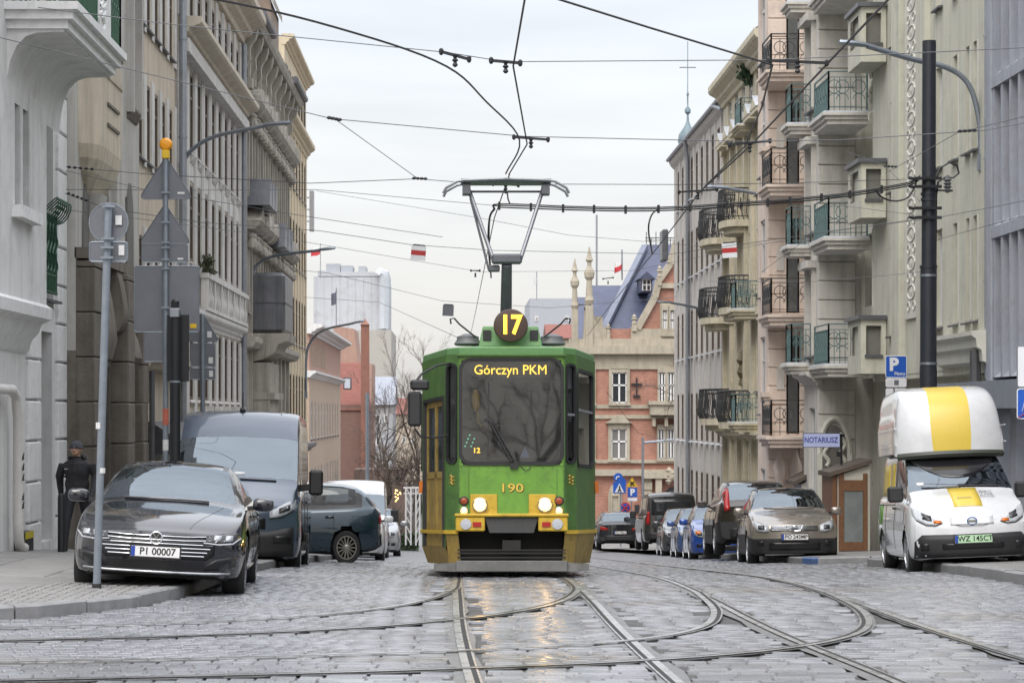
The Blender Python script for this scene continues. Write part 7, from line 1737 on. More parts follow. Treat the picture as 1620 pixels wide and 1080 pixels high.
crossover('hatchback', 6.62, 61.0, R(-2), 'bright blue hatchback with amber lamp, beside the dark crossover', paint('paint_bright_blue', (.02, .07, .32), .2, .3, .05), .98, .98, .93, lower=.6, amber=True)
crossover('hatchback', 6.85, 67.5, R(-2), 'steel blue hatchback with blue mirror, behind the bright blue one', paint('paint_steel_blue', (.06, .11, .27), .22, .4, .08), .98, .97, .93, lower=.6)
crossover('estate_car', 7.05, 74.5, R(-2), 'black and silver car facing us in front of the black minibus', paint('paint_graphite', (.06, .062, .068), .22, .5, .08), 1.05, 1.0, .98, lower=.6)
crossover('coupe_crossover', 6.75, 104.0, R(1), 'dark coupe-like crossover seen from behind, just right of the tram', paint('paint_night', (.02, .021, .026), .2, .4, .05), 1.1, 1.09, 1.0, rear=True, lower=1.5, plate='PO 7XK21')
# left side row
crossover('hatchback', -5.65, 50.3, R(-84), 'dark teal hatchback parked across the pavement behind the blue van', paint('paint_teal', (.018, .038, .055), .22, .45, .05), .95, .96, .92, lower=1.1, rim=M('hubcap_silver', (.33, .32, .28), .35, metal=.6, var=.1)).root; _t = [o for o in bpy.data.objects if o.get('label', '').startswith('dark teal')][0]; _t.rotation_euler = (0, 0, R(-85)); _t.scale = (1.05, .93, 1.10); _t.location.x = -5.4
crossover('hatchback', -2.55, 56.5, R(1.5), 'white hatchback squeezed between the teal car and the white van', paint('paint_white_car', (.60, .61, .62), .25, 0, .1), .98, .97, .96, lower=.8)
cw = panel_van('panel_van', (-2.85, 66.0, float(GZ(np.float64(-2.9), 69))+.0), (R(-2.9), 0, R(1)), 'white high-roofed van in the left parking row', paint('paint_white_van', (.66, .67, .68), .28, 0, .1)); cw.root.scale = (.93, .93, .90)
crossover('hatchback', -2.62, 75.0, R(1), 'silver car farthest back in the left parking row', paint('paint_silver', (.42, .43, .44), .25, .5, .1), 1.0, .97, 1.0, lower=.8)
# black minibus seen from behind
STM = [(0, .28, .72, .55, .86, .85, .85, .95, .74, .04), (.3, .24, .86, .6, .93, .96, .90, 1.08, .78, .04), (.8, .22, .9, .62, .95, 1.04, .92, 1.2, .80, .05), (1.1, .22, .9, .62, .95, 1.08, .92, 1.3, .80, .05), (1.7, .22, .9, .62, .95, 1.1, .92, 1.8, .76, .06), (2.1, .22, .9, .62, .95, 1.12, .92, 1.94, .76, .08), (3.4, .22, .9, .62, .95, 1.12, .92, 1.98, .77, .08), (4.5, .24, .9, .62, .95, 1.12, .92, 1.96, .77, .08), (4.8, .28, .88, .62, .93, 1.12, .90, 1.90, .76, .07), (4.9, .36, .84, .62, .90, 1.1, .88, 1.82, .74, .06)]
mbp = paint('paint_minibus_black', (.016, .016, .018), .2, .2, .05)
c = Car('minibus', (7.2, 88.0, float(GZ(np.float64(7.2), 85.5))), (R(2.9), 0, math.pi), 'black minibus with wide rear window beyond the parked cars', STM, (.9, 3.9), .34, mbp, 1.9, [('windscreen', 3.1, 4.9, 5.06, 8.94), ('side:1', 3.8, 5.5, 4.15, 4.85), ('side:2', 5.6, 7.4, 4.15, 4.85)], kf=.25, kr=.05, cat='van')
c.wheelset((.9, 3.9), .34, .21, ALLOYD, 7, .66); c.patch('rear', np.linspace(-.68, .68, 9), [1.18]*9, [1.72]*9, M('minibus_rear_glass', (.02, .022, .025), .05, var=0), 'rear_window', .008)
for sx in (-1, 1):
    c.patch('rear', [sx*.74, sx*.80, sx*.86], [.86]*3, [1.30]*3, REDL, 'tail_lamp', .016, 6)
    m = MB(); m.cbox(min(sx*.95, sx*1.16), max(sx*.95, sx*1.16), 1.2, 1.32, 1.12, 1.36, .03); c.add(m, 'door_mirror', BPLAST)
c.patch('rear', np.linspace(-.8, .8, 7), [.36]*7, [.60]*7, BPLAST, 'rear_bumper', .014); c.plate(.95, None, rear=True)
# ---------------------------------------------------------------- street furniture
SIGNBACK = M('sign_back_grey', (.15, .16, .18), .5, metal=.3, var=.1, scale=4)
STICK = M('sticker_white', (.6, .6, .6), .5, var=.15, scale=60)
POLEG = M('pole_galvanised', (.24, .27, .31), .42, metal=.6, var=.15, scale=6)
SBLUE = M('sign_blue', (.015, .09, .42), .35, var=.05); SWHITE = M('sign_white', (.68, .69, .72), .4, var=.05); SYEL = M('sign_yellow', (.62, .40, .02), .4)
BLKMET = M('black_metal', (.012, .013, .016), .42, var=.15)
def rplate(root, px0, px1, py0, py1, d, mat, name, th=.012, r=.03, off=0., parent=None, border=None):
    a, c = P(px0, py1, d), P(px1, py0, d); m = MB(); pts = rrect(a.x, c.x, a.z, c.z, min(r, (c.x-a.x)*.3), 4); m.prism(pts, 'y', d-off-th, d-off)
    o = m.build(name, mat, parent or root, root.location)
    if border:
        b_ = MB(); n = len(pts); cx_, cz_ = (a.x+c.x)/2, (a.z+c.z)/2
        b_.tube([(p[0], d-off-th, p[1]) for p in pts]+[(pts[0][0], d-off-th, pts[0][1])], .007, 5, False); b_.build(name+'_rim', border, o, root.location)
    return o
def poly_plate(root, pts, d, mat, name, th=.012, off=0., parent=None):
    m = MB(); m.prism([(P(a, c, d).x, P(a, c, d).z) for a, c in pts], 'y', d-off-th, d-off); o = m.build(name, mat, parent or root, root.location)
    b_ = MB(); q = [P(a, c, d-off-th) for a, c in pts]; b_.tube(q+[q[0]], .008, 5, False); b_.build(name+'_rim', mat, o, root.location); return o
def clamps(root, d, pxs, pole_px, off=.0):
    for (py, x0, x1) in pxs:
        m = MB(); a, c = P(x0, py, d), P(x1, py, d); m.box(a.x, c.x, d-.075, d-.035, a.z-.012, a.z+.012); m.build('clamp', POLEG, root, True)
def sticker(root, px0, px1, py0, py1, d, mat=STICK): 
    a, c = P(px0, py1, d), P(px1, py0, d); MB().box(a.x, c.x, d-.018, d-.0125, a.z, c.z).build('sticker', mat, root, True)

# pole with the round sign, back to us
d = 25.7; base = P(153, 927, d); base.z = float(PZL(np.float64(base.x), d)); s1 = empty('sign_pole', base, label='thin grey pole with backs of a round and a small rectangular sign', cat='sign')
m = MB(); m.tube([base, P(172, 322, d)], .041, 12); m.build('pole', POLEG, s1, True, True); MB().tube([base, base+Vector((0, 0, .05))], .05, 12).build('pole_foot', BLACK, s1, True)
dd = d+.06; m = MB(); c0 = P(172, 352, dd); m.lathe([(.005, 0), (.2, 0), (.207, .006), (.207, .014), (.2, .016), (.005, .016)], c0, 32, 'y'); rs = m.build('round_sign', SIGNBACK, s1, True)
m = MB(); m.tube([c0+Vector((.203*math.cos(a), 0, .203*math.sin(a))) for a in np.linspace(0, 2*math.pi, 33)], .007, 5, False); m.build('sign_rim', POLEG, rs, s1.location)
rp_ = rplate(s1, 142, 202, 383, 414, dd, SIGNBACK, 'lower_sign', border=POLEG)
for py in (327, 378, 392, 408): clamps(s1, d+.0, [(py, 166-(py-327)*.03-3, 180-(py-327)*.03+3)], 0)
sticker(s1, 183, 193, 341, 356, d+.055); sticker(s1, 188, 197, 388, 404, d+.055); sticker(s1, 152, 159, 668, 678, d-.03); 
m = MB(); m.tube([P(160.3, 740, d-.0), P(160.1, 748, d)], .0425, 12); m.build('sticker_band', STICK, s1, True)

# pole with beacon, warning signs and boards, all from behind
d = 36.5; X0 = P(262, 0, d).x; base = Vector((X0, d, float(PZL(np.float64(X0), d)))); s2 = empty('warning_sign_pole', base, label='pole with amber beacon and backs of triangular and rectangular signs', cat='sign')
m = MB(); m.tube([base, P(262, 246, d)], .042, 12); m.build('pole', POLEG, s2, True, True)
dd = d+.07
def tri(a, y0, y1, x0, x1, nm='triangular_sign'):
    cx_ = (x0+x1)/2; pts = [(x0+4, y1), (x1-4, y1), (x1, y1-3), (x1-1, y1-8), (cx_+4, y0+2), (cx_, y0), (cx_-4, y0+2), (x0+1, y1-8), (x0, y1-3)]; return poly_plate(s2, pts, dd, SIGNBACK, nm)
tri(0, 252, 315, 223.5, 301.5); tri(0, 326, 386, 223.5, 299)
rplate(s2, 225, 297, 387, 415, dd, SIGNBACK, 'text_board', border=POLEG); rplate(s2, 213, 315, 421, 525, dd, SIGNBACK, 'large_board', border=POLEG); rplate(s2, 228, 285, 526, 572, dd, SIGNBACK, 'lower_board', border=POLEG)
for py in (305, 352, 384, 392, 411, 425, 487): clamps(s2, d, [(py, 256, 269)], 0)
sticker(s2, 281, 292, 304, 307, dd); sticker(s2, 281, 290, 408, 411, dd); sticker(s2, 301, 311, 512, 519, dd, SYEL)
MB().tube([P(262, 646, d), P(262, 672, d)], .045, 12).build('sticker_band', M('sticker_red', (.45, .12, .08), .6, var=.4, scale=30), s2, True)
MB().tube([P(262, 695, d), P(262, 712, d)], .044, 12).build('sticker_band', STICK, s2, True)
bc = P(262.5, 229, d); m = MB(); m.lathe([(.01, -.06), (.07, -.05), (.095, -.02), (.1, 0), (.095, .02), (.07, .05), (.01, .06)], bc+Vector((0, -.02, .0)), 20, 'y'); bl = m.build('beacon_lens', M('beacon_amber', (.75, .30, .01), .25, var=0), s2, True, True)
m = MB(); m.tube([bc+Vector((.085*math.cos(a), -.03, .085*math.sin(a))) for a in np.linspace(0, 2*math.pi, 25)], .012, 6, False); m.build('beacon_ring', SYEL, bl, s2.location)
a = P(262.5, 244, d); MB().cbox(a.x-.055, a.x+.055, d-.07, d+.05, a.z-.07, a.z+.06, .012).build('beacon_battery', SYEL, s2, True)
# traffic light post from behind
d = 36.0; X0 = P(277, 0, d).x; base = Vector((X0, d, float(PZL(np.float64(X0), d)))); s3 = empty('traffic_light', base, label='black traffic light post with dark backboard beside the warning signs', cat='traffic light')
MB().tube([base, P(277, 492, d)], .078, 14).build('post', BLKMET, s3, True, True); MB().tube([P(277, 602, d), P(277, 605, d)], .082, 14).build('post_band', POLEG, s3, True)
a, c = P(263, 603, d), P(298, 497, d); MB().cbox(a.x, c.x, d+.09, d+.11, a.z, c.z, .006).build('backboard', BLKMET, s3, True)
for k in range(3):
    z = a.z+.18+k*.31; MB().cbox(c.x-.22, c.x-.02, d+.11, d+.3, z-.13, z+.13, .02).build('signal_head', BLKMET, s3, True)
a, c = P(269.5, 502, d), P(284.5, 488, d); MB().cbox(a.x, c.x, d-.1, d+.1, a.z, c.z, .01).build('sensor_box', STEEL_GALV, s3, True)
a = P(277, 480, d); MB().lathe([(.06, -.06), (.062, .03), (.03, .06)], a, 12).build('detector_cap', BLKMET, s3, True)
# small sign pole by the blue van
d = 47.; X0 = P(321, 0, d).x; base = Vector((X0, d, float(PZL(np.float64(X0), d)))); s4 = empty('sign_pole', base, label='short pole with backs of small signs above the blue van', cat='sign')
MB().tube([base, P(320.5, 497, d)], .045, 10).build('pole', POLEG, s4, True, True)
poly_plate(s4, [(318, 496), (322, 498), (345, 536), (344, 540), (299, 540), (299, 524)], d+.07, SIGNBACK, 'triangular_sign'); rplate(s4, 302, 340, 543, 580, d+.07, SIGNBACK, 'square_sign', border=POLEG); rplate(s4, 302, 340, 582, 600, d+.07, SIGNBACK, 'text_sign', border=POLEG)
for q in ((328, 335, 524, 534), (330, 337, 565, 575), (331, 337, 586, 596)): sticker(s4, *q, d+.06)
# bollard
b0 = Vector((P(97, 0, 36.6).x, 36.6, 0)); b0.z = float(PZL(np.float64(b0.x), 36.6)); m = MB(); m.lathe([(.055, -.1), (.055, .82), (.048, .86), (.01, .875)], b0, 12); tag(m.build('bollard', BLKMET, smooth=True), 'slim black bollard beside the walking man', 'bollard')

# street lamps on brackets
def lamp(pts, d, label, wall=None, r=.03, post=False):
    q = [P(a, c, dd) for a, c, dd in pts]; rt = empty('street_lamp', q[0], label=label, cat='lamp'); m = MB(); m.tube(smooth3(q[:-1]), r, 8); m.build('bracket', POLEG, rt, True, True)
    a, b_ = q[-2], q[-1]; t = (b_-a); h = MB(); n = t.normalized(); side = n.cross(Vector((0, 0, 1))).normalized()
    ws = [.05, .10, .12, .10, .03]; v = []
    for i, w in enumerate(ws):
        p = a+t*(i/4); v += [p-side*w+Vector((0, 0, .01)), p-side*w*.6+Vector((0, 0, .055)), p+side*w*.6+Vector((0, 0, .055)), p+side*w+Vector((0, 0, .01)), p+side*w*.8-Vector((0, 0, .02)), p-side*w*.8-Vector((0, 0, .02))]
    f = [(i*6+k, i*6+(k+1) % 6, (i+1)*6+(k+1) % 6, (i+1)*6+k) for i in range(4) for k in range(6)]+[(5, 4, 3, 2, 1, 0), tuple(24+k for k in range(6))]
    h.add(v, f); h.build('lamp_head', POLEG, rt, True, True)
    if wall: MB().box(q[0].x-.06, q[0].x+.06, q[0].y-.08, q[0].y+.08, q[0].z-.25, q[0].z+.05).build('wall_bracket', POLEG, rt, True)
def smooth3(pts, n=6):
    q = [pts[0]*2-pts[1]]+pts+[pts[-1]*2-pts[-2]]; out = []
    for i in range(1, len(q)-2):
        for k in range(n):
            t = k/n; p0, p1, p2, p3 = q[i-1:i+3]; out.append(.5*((2*p1)+(p2-p0)*t+(2*p0-5*p1+4*p2-p3)*t*t+(3*p1-p0-3*p2+p3)*t**3))
    return out+[pts[-1]]
lamp([(283, 282, 55.4), (288, 262, 55.2), (303, 238, 55), (340, 216, 54.6), (418, 199, 54), (460, 195, 53.6)], 55, 'curved grey street lamp bracket reaching out from the pilaster house', True, .045)
lamp([(397, 485, 74), (397, 440, 74), (410, 416, 74), (438, 404, 73.5), (505, 396, 72.5), (530, 393, 72.3)], 74, 'street lamp bracket over the zinc oriel on the left', True, .045)
lamp([(484, 620, 101), (485, 562, 101), (494, 537, 101), (515, 521, 100.5), (560, 511, 100), (577, 508, 99.8)], 101, 'far street lamp bracket on the yellowish house', True, .05)
lamp([(1552, 248, 44.9), (1549, 190, 44.9), (1533, 135, 44.9), (1500, 108, 44.9), (1440, 93, 44.8), (1372, 73, 44.6), (1328, 68, 44.5)], 45, 'long cream lamp bracket crossing behind the black pole', True, .05)
lamp([(1262, 320, 68), (1235, 315, 67.8), (1195, 306, 67.5), (1152, 298, 67.2), (1118, 296, 67)], 68, 'grey lamp arm in front of the ochre house balconies', None, .045)
lamp([(1120, 498, 90), (1108, 489, 90), (1085, 483, 89.5), (1062, 479, 89), (1040, 478, 88.7)], 90, 'slender lamp arm reaching towards the brick gable', None, .045)
lamp([(1017, 868, 124), (1017, 705, 124), (1019, 700, 124), (1040, 698, 124), (1066, 695, 124)], 124, 'tall far lamp post in front of the brick portal', None, .06)
lamp([(581, 860, 118), (581, 640, 118), (581, 632, 118), (583, 630, 118), (586, 629, 118)], 118, 'far grey lamp post among the bare trees', None, .09)

# black traction pole on the right
d = 44.; X0 = P(1469, 0, d).x; base = Vector((X0, d, float(PZR(np.float64(X0), d)))); tp_ = empty('traction_pole', base, label='thick black traction pole carrying the feeder cables on the right', cat='pole')
M_TP = M('traction_pole_black', (.022, .026, .034), .42, var=.15, scale=4)
m = MB(); m.tube([base-Vector((0, 0, .2)), P(1468.5, 580, d)], .155, 20); m.build('lower_tube', M_TP, tp_, True, True); m = MB(); m.tube([P(1468.5, 580, d), P(1469, 420, d)], .147, 20); m.build('middle_tube', M_TP, tp_, True, True); m = MB(); m.tube([P(1469, 420, d), P(1470, 65, d)], .127, 20, True, .122); m.build('upper_tube', M_TP, tp_, True, True)
for py in (577, 438, 424, 318, 309): MB().tube([P(1468.8, py, d), P(1468.8, py-4, d)], .158 if py > 400 else .138, 20).build('collar', POLEG if py in (577, 438) else M_TP, tp_, True, True)
for py in (283, 296, 330, 345):
    m = MB(); a = P(1455, py, d-.1); m.box(a.x-.1, a.x+.38, d-.18, d-.1, a.z-.02, a.z+.03); m.tube([a+Vector((-.1, 0, 0)), a+Vector((-.2, 0, .02))], .03, 6); m.build('wire_bracket', BLKMET, tp_, True)
m = MB(); c0 = P(1500, 298, d); m.tube([P(1481, 283, d), P(1487, 266, d), P(1502, 257, d), P(1514, 262, d), P(1517, 274, d), P(1508, 281, d), P(1494, 281, d), P(1484, 288, d), P(1481, 310, d), P(1480, 420, d), P(1480, 580, d)], .02, 6); m.build('cable_loop', BLKMET, tp_, True, True)
m = MB(); m.lathe([(.03, -.16)]+[(.08 if k % 2 else .045, -.14+.03*k) for k in range(9)]+[(.03, .15)], P(1499, 291, d), 10); m.build('insulator', M('insulator_grey', (.12, .12, .125), .4), tp_, True); MB().bar(P(1480, 301, d), P(1507, 302, d), .03).build('insulator_arm', BLKMET, tp_, True)

# signs on the right
def sign_root(name, px, py, d, label): return empty(name, P(px, py, d), label=label, cat='sign')
d = 47.; X0 = P(1418, 0, d).x; s5 = sign_root('parking_sign', 1418, 700, d, 'blue paid parking sign with two white plates above the delivery van')
gz = float(PZR(np.float64(X0), d)); MB().tube([(X0, d+.03, gz), (X0, d+.03, P(0, 566, d).z)], .03, 8).build('pole', POLEG, s5, True)
ps = rplate(s5, 1401, 1434, 563, 597, d, SBLUE, 'parking_board', border=SWHITE); text_mesh('P', .33, SWHITE, 'letter', .002, ps, P(1414, 577, d-.016)-s5.location, (R(90), 0, 0), .016); text_mesh('Płatny', .085, SWHITE, 'small_lettering', .002, ps, P(1423.5, 591, d-.016)-s5.location, (R(90), 0, 0), .001)
pl1 = rplate(s5, 1401, 1434, 598, 612, d, SWHITE, 'tow_plate'); a = P(1417, 605, d-.014); MB().box(a.x-.03, a.x+.06, d-.0145, d-.012, a.z-.05, a.z+.05).build('tow_symbol', SIGNBACK, pl1, s5.location); MB().box(a.x-.17, a.x-.05, d-.0145, d-.012, a.z-.05, a.z+.05).build('grey_field', STICK, pl1, s5.location)
pl2 = rplate(s5, 1401, 1434, 614, 629, d, SWHITE, 'disabled_plate'); a = P(1416, 621, d-.014); m = MB(); m.tube([a+Vector((.045*math.cos(t)-.005, 0, .04*math.sin(t)-.02)) for t in np.linspace(2.2, 6.6, 12)], .009, 5); m.bar(a+Vector((-.02, 0, .05)), a+Vector((-.01, 0, 0)), .02); m.bar(a+Vector((-.01, 0, 0)), a+Vector((.05, 0, 0)), .018); m.bar(a+Vector((.05, 0, 0)), a+Vector((.075, 0, -.05)), .018); m.lathe([(.005, -.016), (.016, 0), (.005, .016)], a+Vector((-.022, 0, .07)), 8); m.build('wheelchair_symbol', BLACK, pl2, s5.location)
d = 31.; s6 = sign_root('edge_sign', 1628, 700, d, 'white plate and blue sign cut by the right frame edge'); X0 = P(1630, 0, d).x; MB().tube([(X0, d+.03, float(PZR(np.float64(X0), d))), (X0, d+.03, P(0, 545, d).z)], .035, 8).build('pole', POLEG, s6, True)
rplate(s6, 1609, 1650, 547, 612, d, SWHITE, 'white_plate', border=SIGNBACK); bs = rplate(s6, 1609, 1650, 615, 662, d, SBLUE, 'blue_board', border=SWHITE); m = MB(); m.bar(P(1611, 660, d-.015), P(1640, 640, d-.015), .05, .005); m.build('red_slash', M('sign_red', (.45, .03, .03), .4), bs, s6.location)
m = MB(); m.bar(P(1617, 650, d-.016), P(1622, 630, d-.016), .02, .004); m.bar(P(1622, 642, d-.016), P(1632, 655, d-.016), .02, .004); m.build('figure_symbol', SWHITE, bs, s6.location)
d = 57.2; s7 = sign_root('notary_sign', 1300, 696, d, 'projecting blue and white notary sign reading NOTARIUSZ'); bd_ = rplate(s7, 1270, 1328, 685, 707, d, M('sign_lilac', (.42, .47, .72), .4, var=0), 'sign_board', .08, .01, border=BLKMET)
text_mesh('NOTARIUSZ', .185, M('sign_navy', (.03, .05, .28), .4, var=0), 'lettering', .002, bd_, P(1299, 696, d-.084)-s7.location, (R(90), 0, 0), .003, .76)
m = MB(); m.bar(P(1328, 690, d), P(1336, 688, d), .05); m.bar(P(1331, 686, d), P(1331, 735, d), .05); m.box(P(1323, 0, d).x, P(1331, 0, d).x, d-.06, d, P(0, 722, d).z, P(0, 714, d).z); m.build('bracket', BLKMET, s7, True)
# far signs
d = 118.; s8 = sign_root('crossing_sign', 982, 800, d, 'blue pedestrian crossing sign with round arrow sign above it'); gz = float(GZ(np.float64(P(982, 0, d).x), d)); MB().tube([(P(982, 0, d).x, d+.04, gz), (P(982, 0, d).x, d+.04, P(0, 750, d).z)], .04, 6).build('pole', POLEG, s8, True)
cb = rplate(s8, 970, 990, 762, 780, d, SBLUE, 'crossing_board'); poly_plate(s8, [(973, 778), (987, 778), (980, 764)], d-.02, SWHITE, 'white_triangle', parent=cb); m = MB(); m.bar(P(980, 768, d-.05), P(980, 773, d-.05), .06); m.bar(P(980, 773, d-.05), P(977.5, 777, d-.05), .05); m.bar(P(980, 773, d-.05), P(983, 777, d-.05), .05); m.build('walker_symbol', BLACK, cb, s8.location)
def disc(root, px, py, r, d, mat, name): m = MB(); m.lathe([(.01, -.015), (r, -.015), (r, .01), (.01, .01)], P(px, py, d), 20, 'y'); return m.build(name, mat, root, True)
da = disc(s8, 978, 755, .22, d, SBLUE, 'arrow_disc'); m = MB(); m.tube([P(975, 758, d-.03), P(975.5, 754, d-.03), P(980, 753.5, d-.03)], .03, 5); m.build('arrow', SWHITE, da, s8.location)
s9 = sign_root('warning_sign', 999, 800, d+1, 'yellow cross warning triangle above a blue parking sign, far right of tram'); d1 = d+1; MB().tube([(P(999, 0, d1).x, d1+.04, gz), (P(999, 0, d1).x, d1+.04, P(0, 757, d1).z)], .04, 6).build('pole', POLEG, s9, True)
yt = poly_plate(s9, [(991, 769), (1009, 769), (1000, 755)], d1, SYEL, 'warning_triangle'); m = MB(); m.bar(P(997, 761, d1-.03), P(1003, 767, d1-.03), .05); m.bar(P(1003, 761, d1-.03), P(997, 767, d1-.03), .05); m.build('cross_symbol', BLACK, yt, s9.location)
pb = rplate(s9, 993, 1008, 771, 786, d1, SBLUE, 'parking_board'); text_mesh('P', .42, SWHITE, 'letter', .004, pb, P(1000.5, 778.5, d1-.02)-s9.location, (R(90), 0, 0), .02); rplate(s9, 993, 1008, 787, 792, d1, SWHITE, 'text_plate')
s10 = sign_root('no_stopping_sign', 989, 815, d+2, 'round blue and red no stopping sign beyond the dark coupe crossover'); nd = disc(s10, 989, 803, .27, d+2, M('sign_red', (.45, .03, .03), .4), 'red_disc'); disc(s10, 989, 803, .21, d+1.97, SBLUE, 'blue_field'); m = MB(); m.bar(P(984.5, 798.5, d+1.9), P(993.5, 807.5, d+1.9), .06); m.bar(P(993.5, 798.5, d+1.9), P(984.5, 807.5, d+1.9), .06); m.build('cross_strokes', MATS['sign_red'], nd, s10.location); rplate(s10, 983, 996, 812, 818, d+2, SWHITE, 'text_plate')
disc(s8, 984, 762, .2, d+.5, SBLUE, 'second_arrow_disc')

# ---------------------------------------------------------------- overhead wires
M_WIRE = M('copper_wire_dark', (.03, .028, .028), .5, metal=.3, var=0); M_SPAN = M('span_wire_steel', (.10, .105, .115), .5, metal=.3, var=0)
def wire(pts, r, label, mat=M_WIRE, sag=0., cat='wire', curve=False, name='overhead_wire'):
    q = [P(*p) for p in pts]
    if curve: q = smooth3(q, 6)
    if sag:
        o = []
        for a, c in zip(q[:-1], q[1:]):
            n = 8
            for k in range(n): t = k/n; p = a.lerp(c, t); p.z -= sag*4*t*(1-t); o.append(p)
        q = o+[q[-1]]
    m = MB(); m.tube(q, r, 5); return tag(m.build(name, mat), label, cat)
HW = []
def hanger(px, py, d, w, tilt, label):
    r = empty('wire_hanger', P(px, py, d), label=label, cat='hanger'); s_ = d/FPX; m = MB()
    m.bar(P(px-w/2, py-tilt, d), P(px+w/2, py+tilt, d), .02, .03); m.build('bar', BLKMET, r, True)
    for sx in (-1, 1): a = P(px+sx*w/2, py+sx*tilt, d); MB().lathe([(.012, -.035), (.024, -.015), (.024, .02), (.012, .035)], a, 8).build('clamp', BLKMET, r, True)
    a = P(px, py+6, d); MB().lathe([(.012, -.08), (.03, -.06), (.015, -.03), (.035, -.01), (.015, .01), (.03, .04)], a, 8).build('insulator', BLKMET, r, True)
wire([(800, 275, 36), (822, 222, 31.6), (768, 160, 28), (706, 105, 25.2), (560, 52, 22.8), (330, -3, 21), (-200, -90, 19)], .011, 'contact wire curving from the pantograph up to the top left', curve=True)
wire([(805, 276, 36), (834, 228, 32.4), (812, 105, 25), (831, -5, 21), (900, -500, 12)], .010, 'contact wire rising from the pantograph straight to the top edge')
wire([(806, 276, 36), (782, 345, 44), (763, 440, 66), (752, 495, 90), (742, 540, 130)], .010, 'contact wire running back behind the tram pantograph')
wire([(1480, -80, 19.4), (1405, 0, 21.2), (1312, 98, 25), (1190, 228, 32), (1108, 303, 39.5), (1040, 392, 52), (960, 490, 84), (930, 530, 115)], .012, 'contact wire of the empty right track descending from the top right')
wire([(700, -60, 18), (860, -8, 20.8), (1030, 45, 22.8), (1222, 103, 25.2), (1205, 170, 28.5), (1178, 232, 32.2), (1110, 300, 39.5)], .011, 'contact wire curving in from the top centre to the right track', curve=False)
wire([(60, 12, 25.2), (280, 40, 25.2), (705, 83, 25.2), (800, 98, 25.2), (1220, 95, 25.2), (1700, 72, 25.2)], .005, 'upper span wire across the whole street', M_SPAN)
wire([(-40, 50, 31.5), (250, 121, 31.5), (525, 188, 31.5), (830, 216, 31.5), (1180, 224, 31.5), (1340, 221, 31.5), (1560, 206, 31.5), (1700, 180, 31.5)], .006, 'second span wire from the white house to the right edge', M_SPAN)
wire([(532, 190, 31.5), (660, 282, 36)], .005, 'slanting tie wire from the second span towards the third', M_SPAN)
wire([(104, 264, 40), (240, 276, 40), (490, 290, 38), (660, 283, 37), (760, 291, 37), (1070, 292, 38), (1240, 290, 42), (1455, 283, 44)], .006, 'third span wire at pantograph height', M_SPAN)
wire([(104, 270, 40), (230, 300, 40), (470, 340, 42), (700, 375, 46)], .005, 'tie wire falling from the granite house to the right', M_SPAN)
wire([(104, 300, 40.2), (300, 301, 40), (500, 300, 42), (780, 325, 44)], .005, 'thin wire from the granite house to the feeder cable end', M_SPAN)
wire([(103, 306, 40.2), (170, 330, 40), (320, 352, 42), (505, 365, 46), (650, 387, 50), (780, 396, 50), (1060, 402, 50), (1290, 370, 48), (1455, 346, 44)], .006, 'span wire carrying the left red and white board', M_SPAN)
wire([(104, 332, 40.2), (210, 345, 40.5), (420, 372, 48), (760, 430, 66), (1000, 428, 66), (1240, 380, 60)], .005, 'lower span wire from the granite house across the sky', M_SPAN)
wire([(480, 428, 90), (520, 432, 90), (700, 476, 90), (870, 487, 90), (1070, 470, 90)], .008, 'far span wire in front of the white tower block', M_SPAN)
wire([(480, 470, 90), (600, 478, 90), (727, 535, 60)], .007, 'far slanting wire ending behind the tram roof', M_SPAN)
wire([(500, 302, 60), (760, 345, 60), (900, 372, 62), (1140, 392, 64), (1280, 378, 62)], .005, 'thin span wire behind the upper pantograph arms', M_SPAN)
wire([(1120, 445, 70), (1280, 446, 60), (1400, 436, 52), (1455, 430, 44)], .006, 'wire with insulator from grey house to the black pole', M_SPAN)
wire([(1205, 430, 60), (1290, 368, 52), (1456, 348, 44)], .006, 'lower guy wire meeting the black pole', M_SPAN)
wire([(1330, 325, 52), (1400, 334, 48), (1456, 341, 44)], .006, 'short insulated wire left of the black pole', M_SPAN)
wire([(1340, 240, 46), (1400, 262, 45), (1456, 320, 44)], .005, 'short slanting stay on the left of the pole', M_SPAN)
wire([(1400, 275, 44), (1515, 210, 36), (1640, 180, 33)], .006, 'stay wire passing in front of the black pole to the right', M_SPAN)
wire([(1480, 345, 44), (1522, 337, 40), (1640, 314, 36)], .006, 'upper insulated wire at the far right', M_SPAN)
wire([(1480, 380, 44), (1522, 368, 40), (1640, 336, 36)], .006, 'lower insulated wire at the far right', M_SPAN)
wire([(960, 620, 125), (1010, 685, 125), (1070, 700, 110)], .012, 'dark slack cable across the brick facade', M_WIRE)
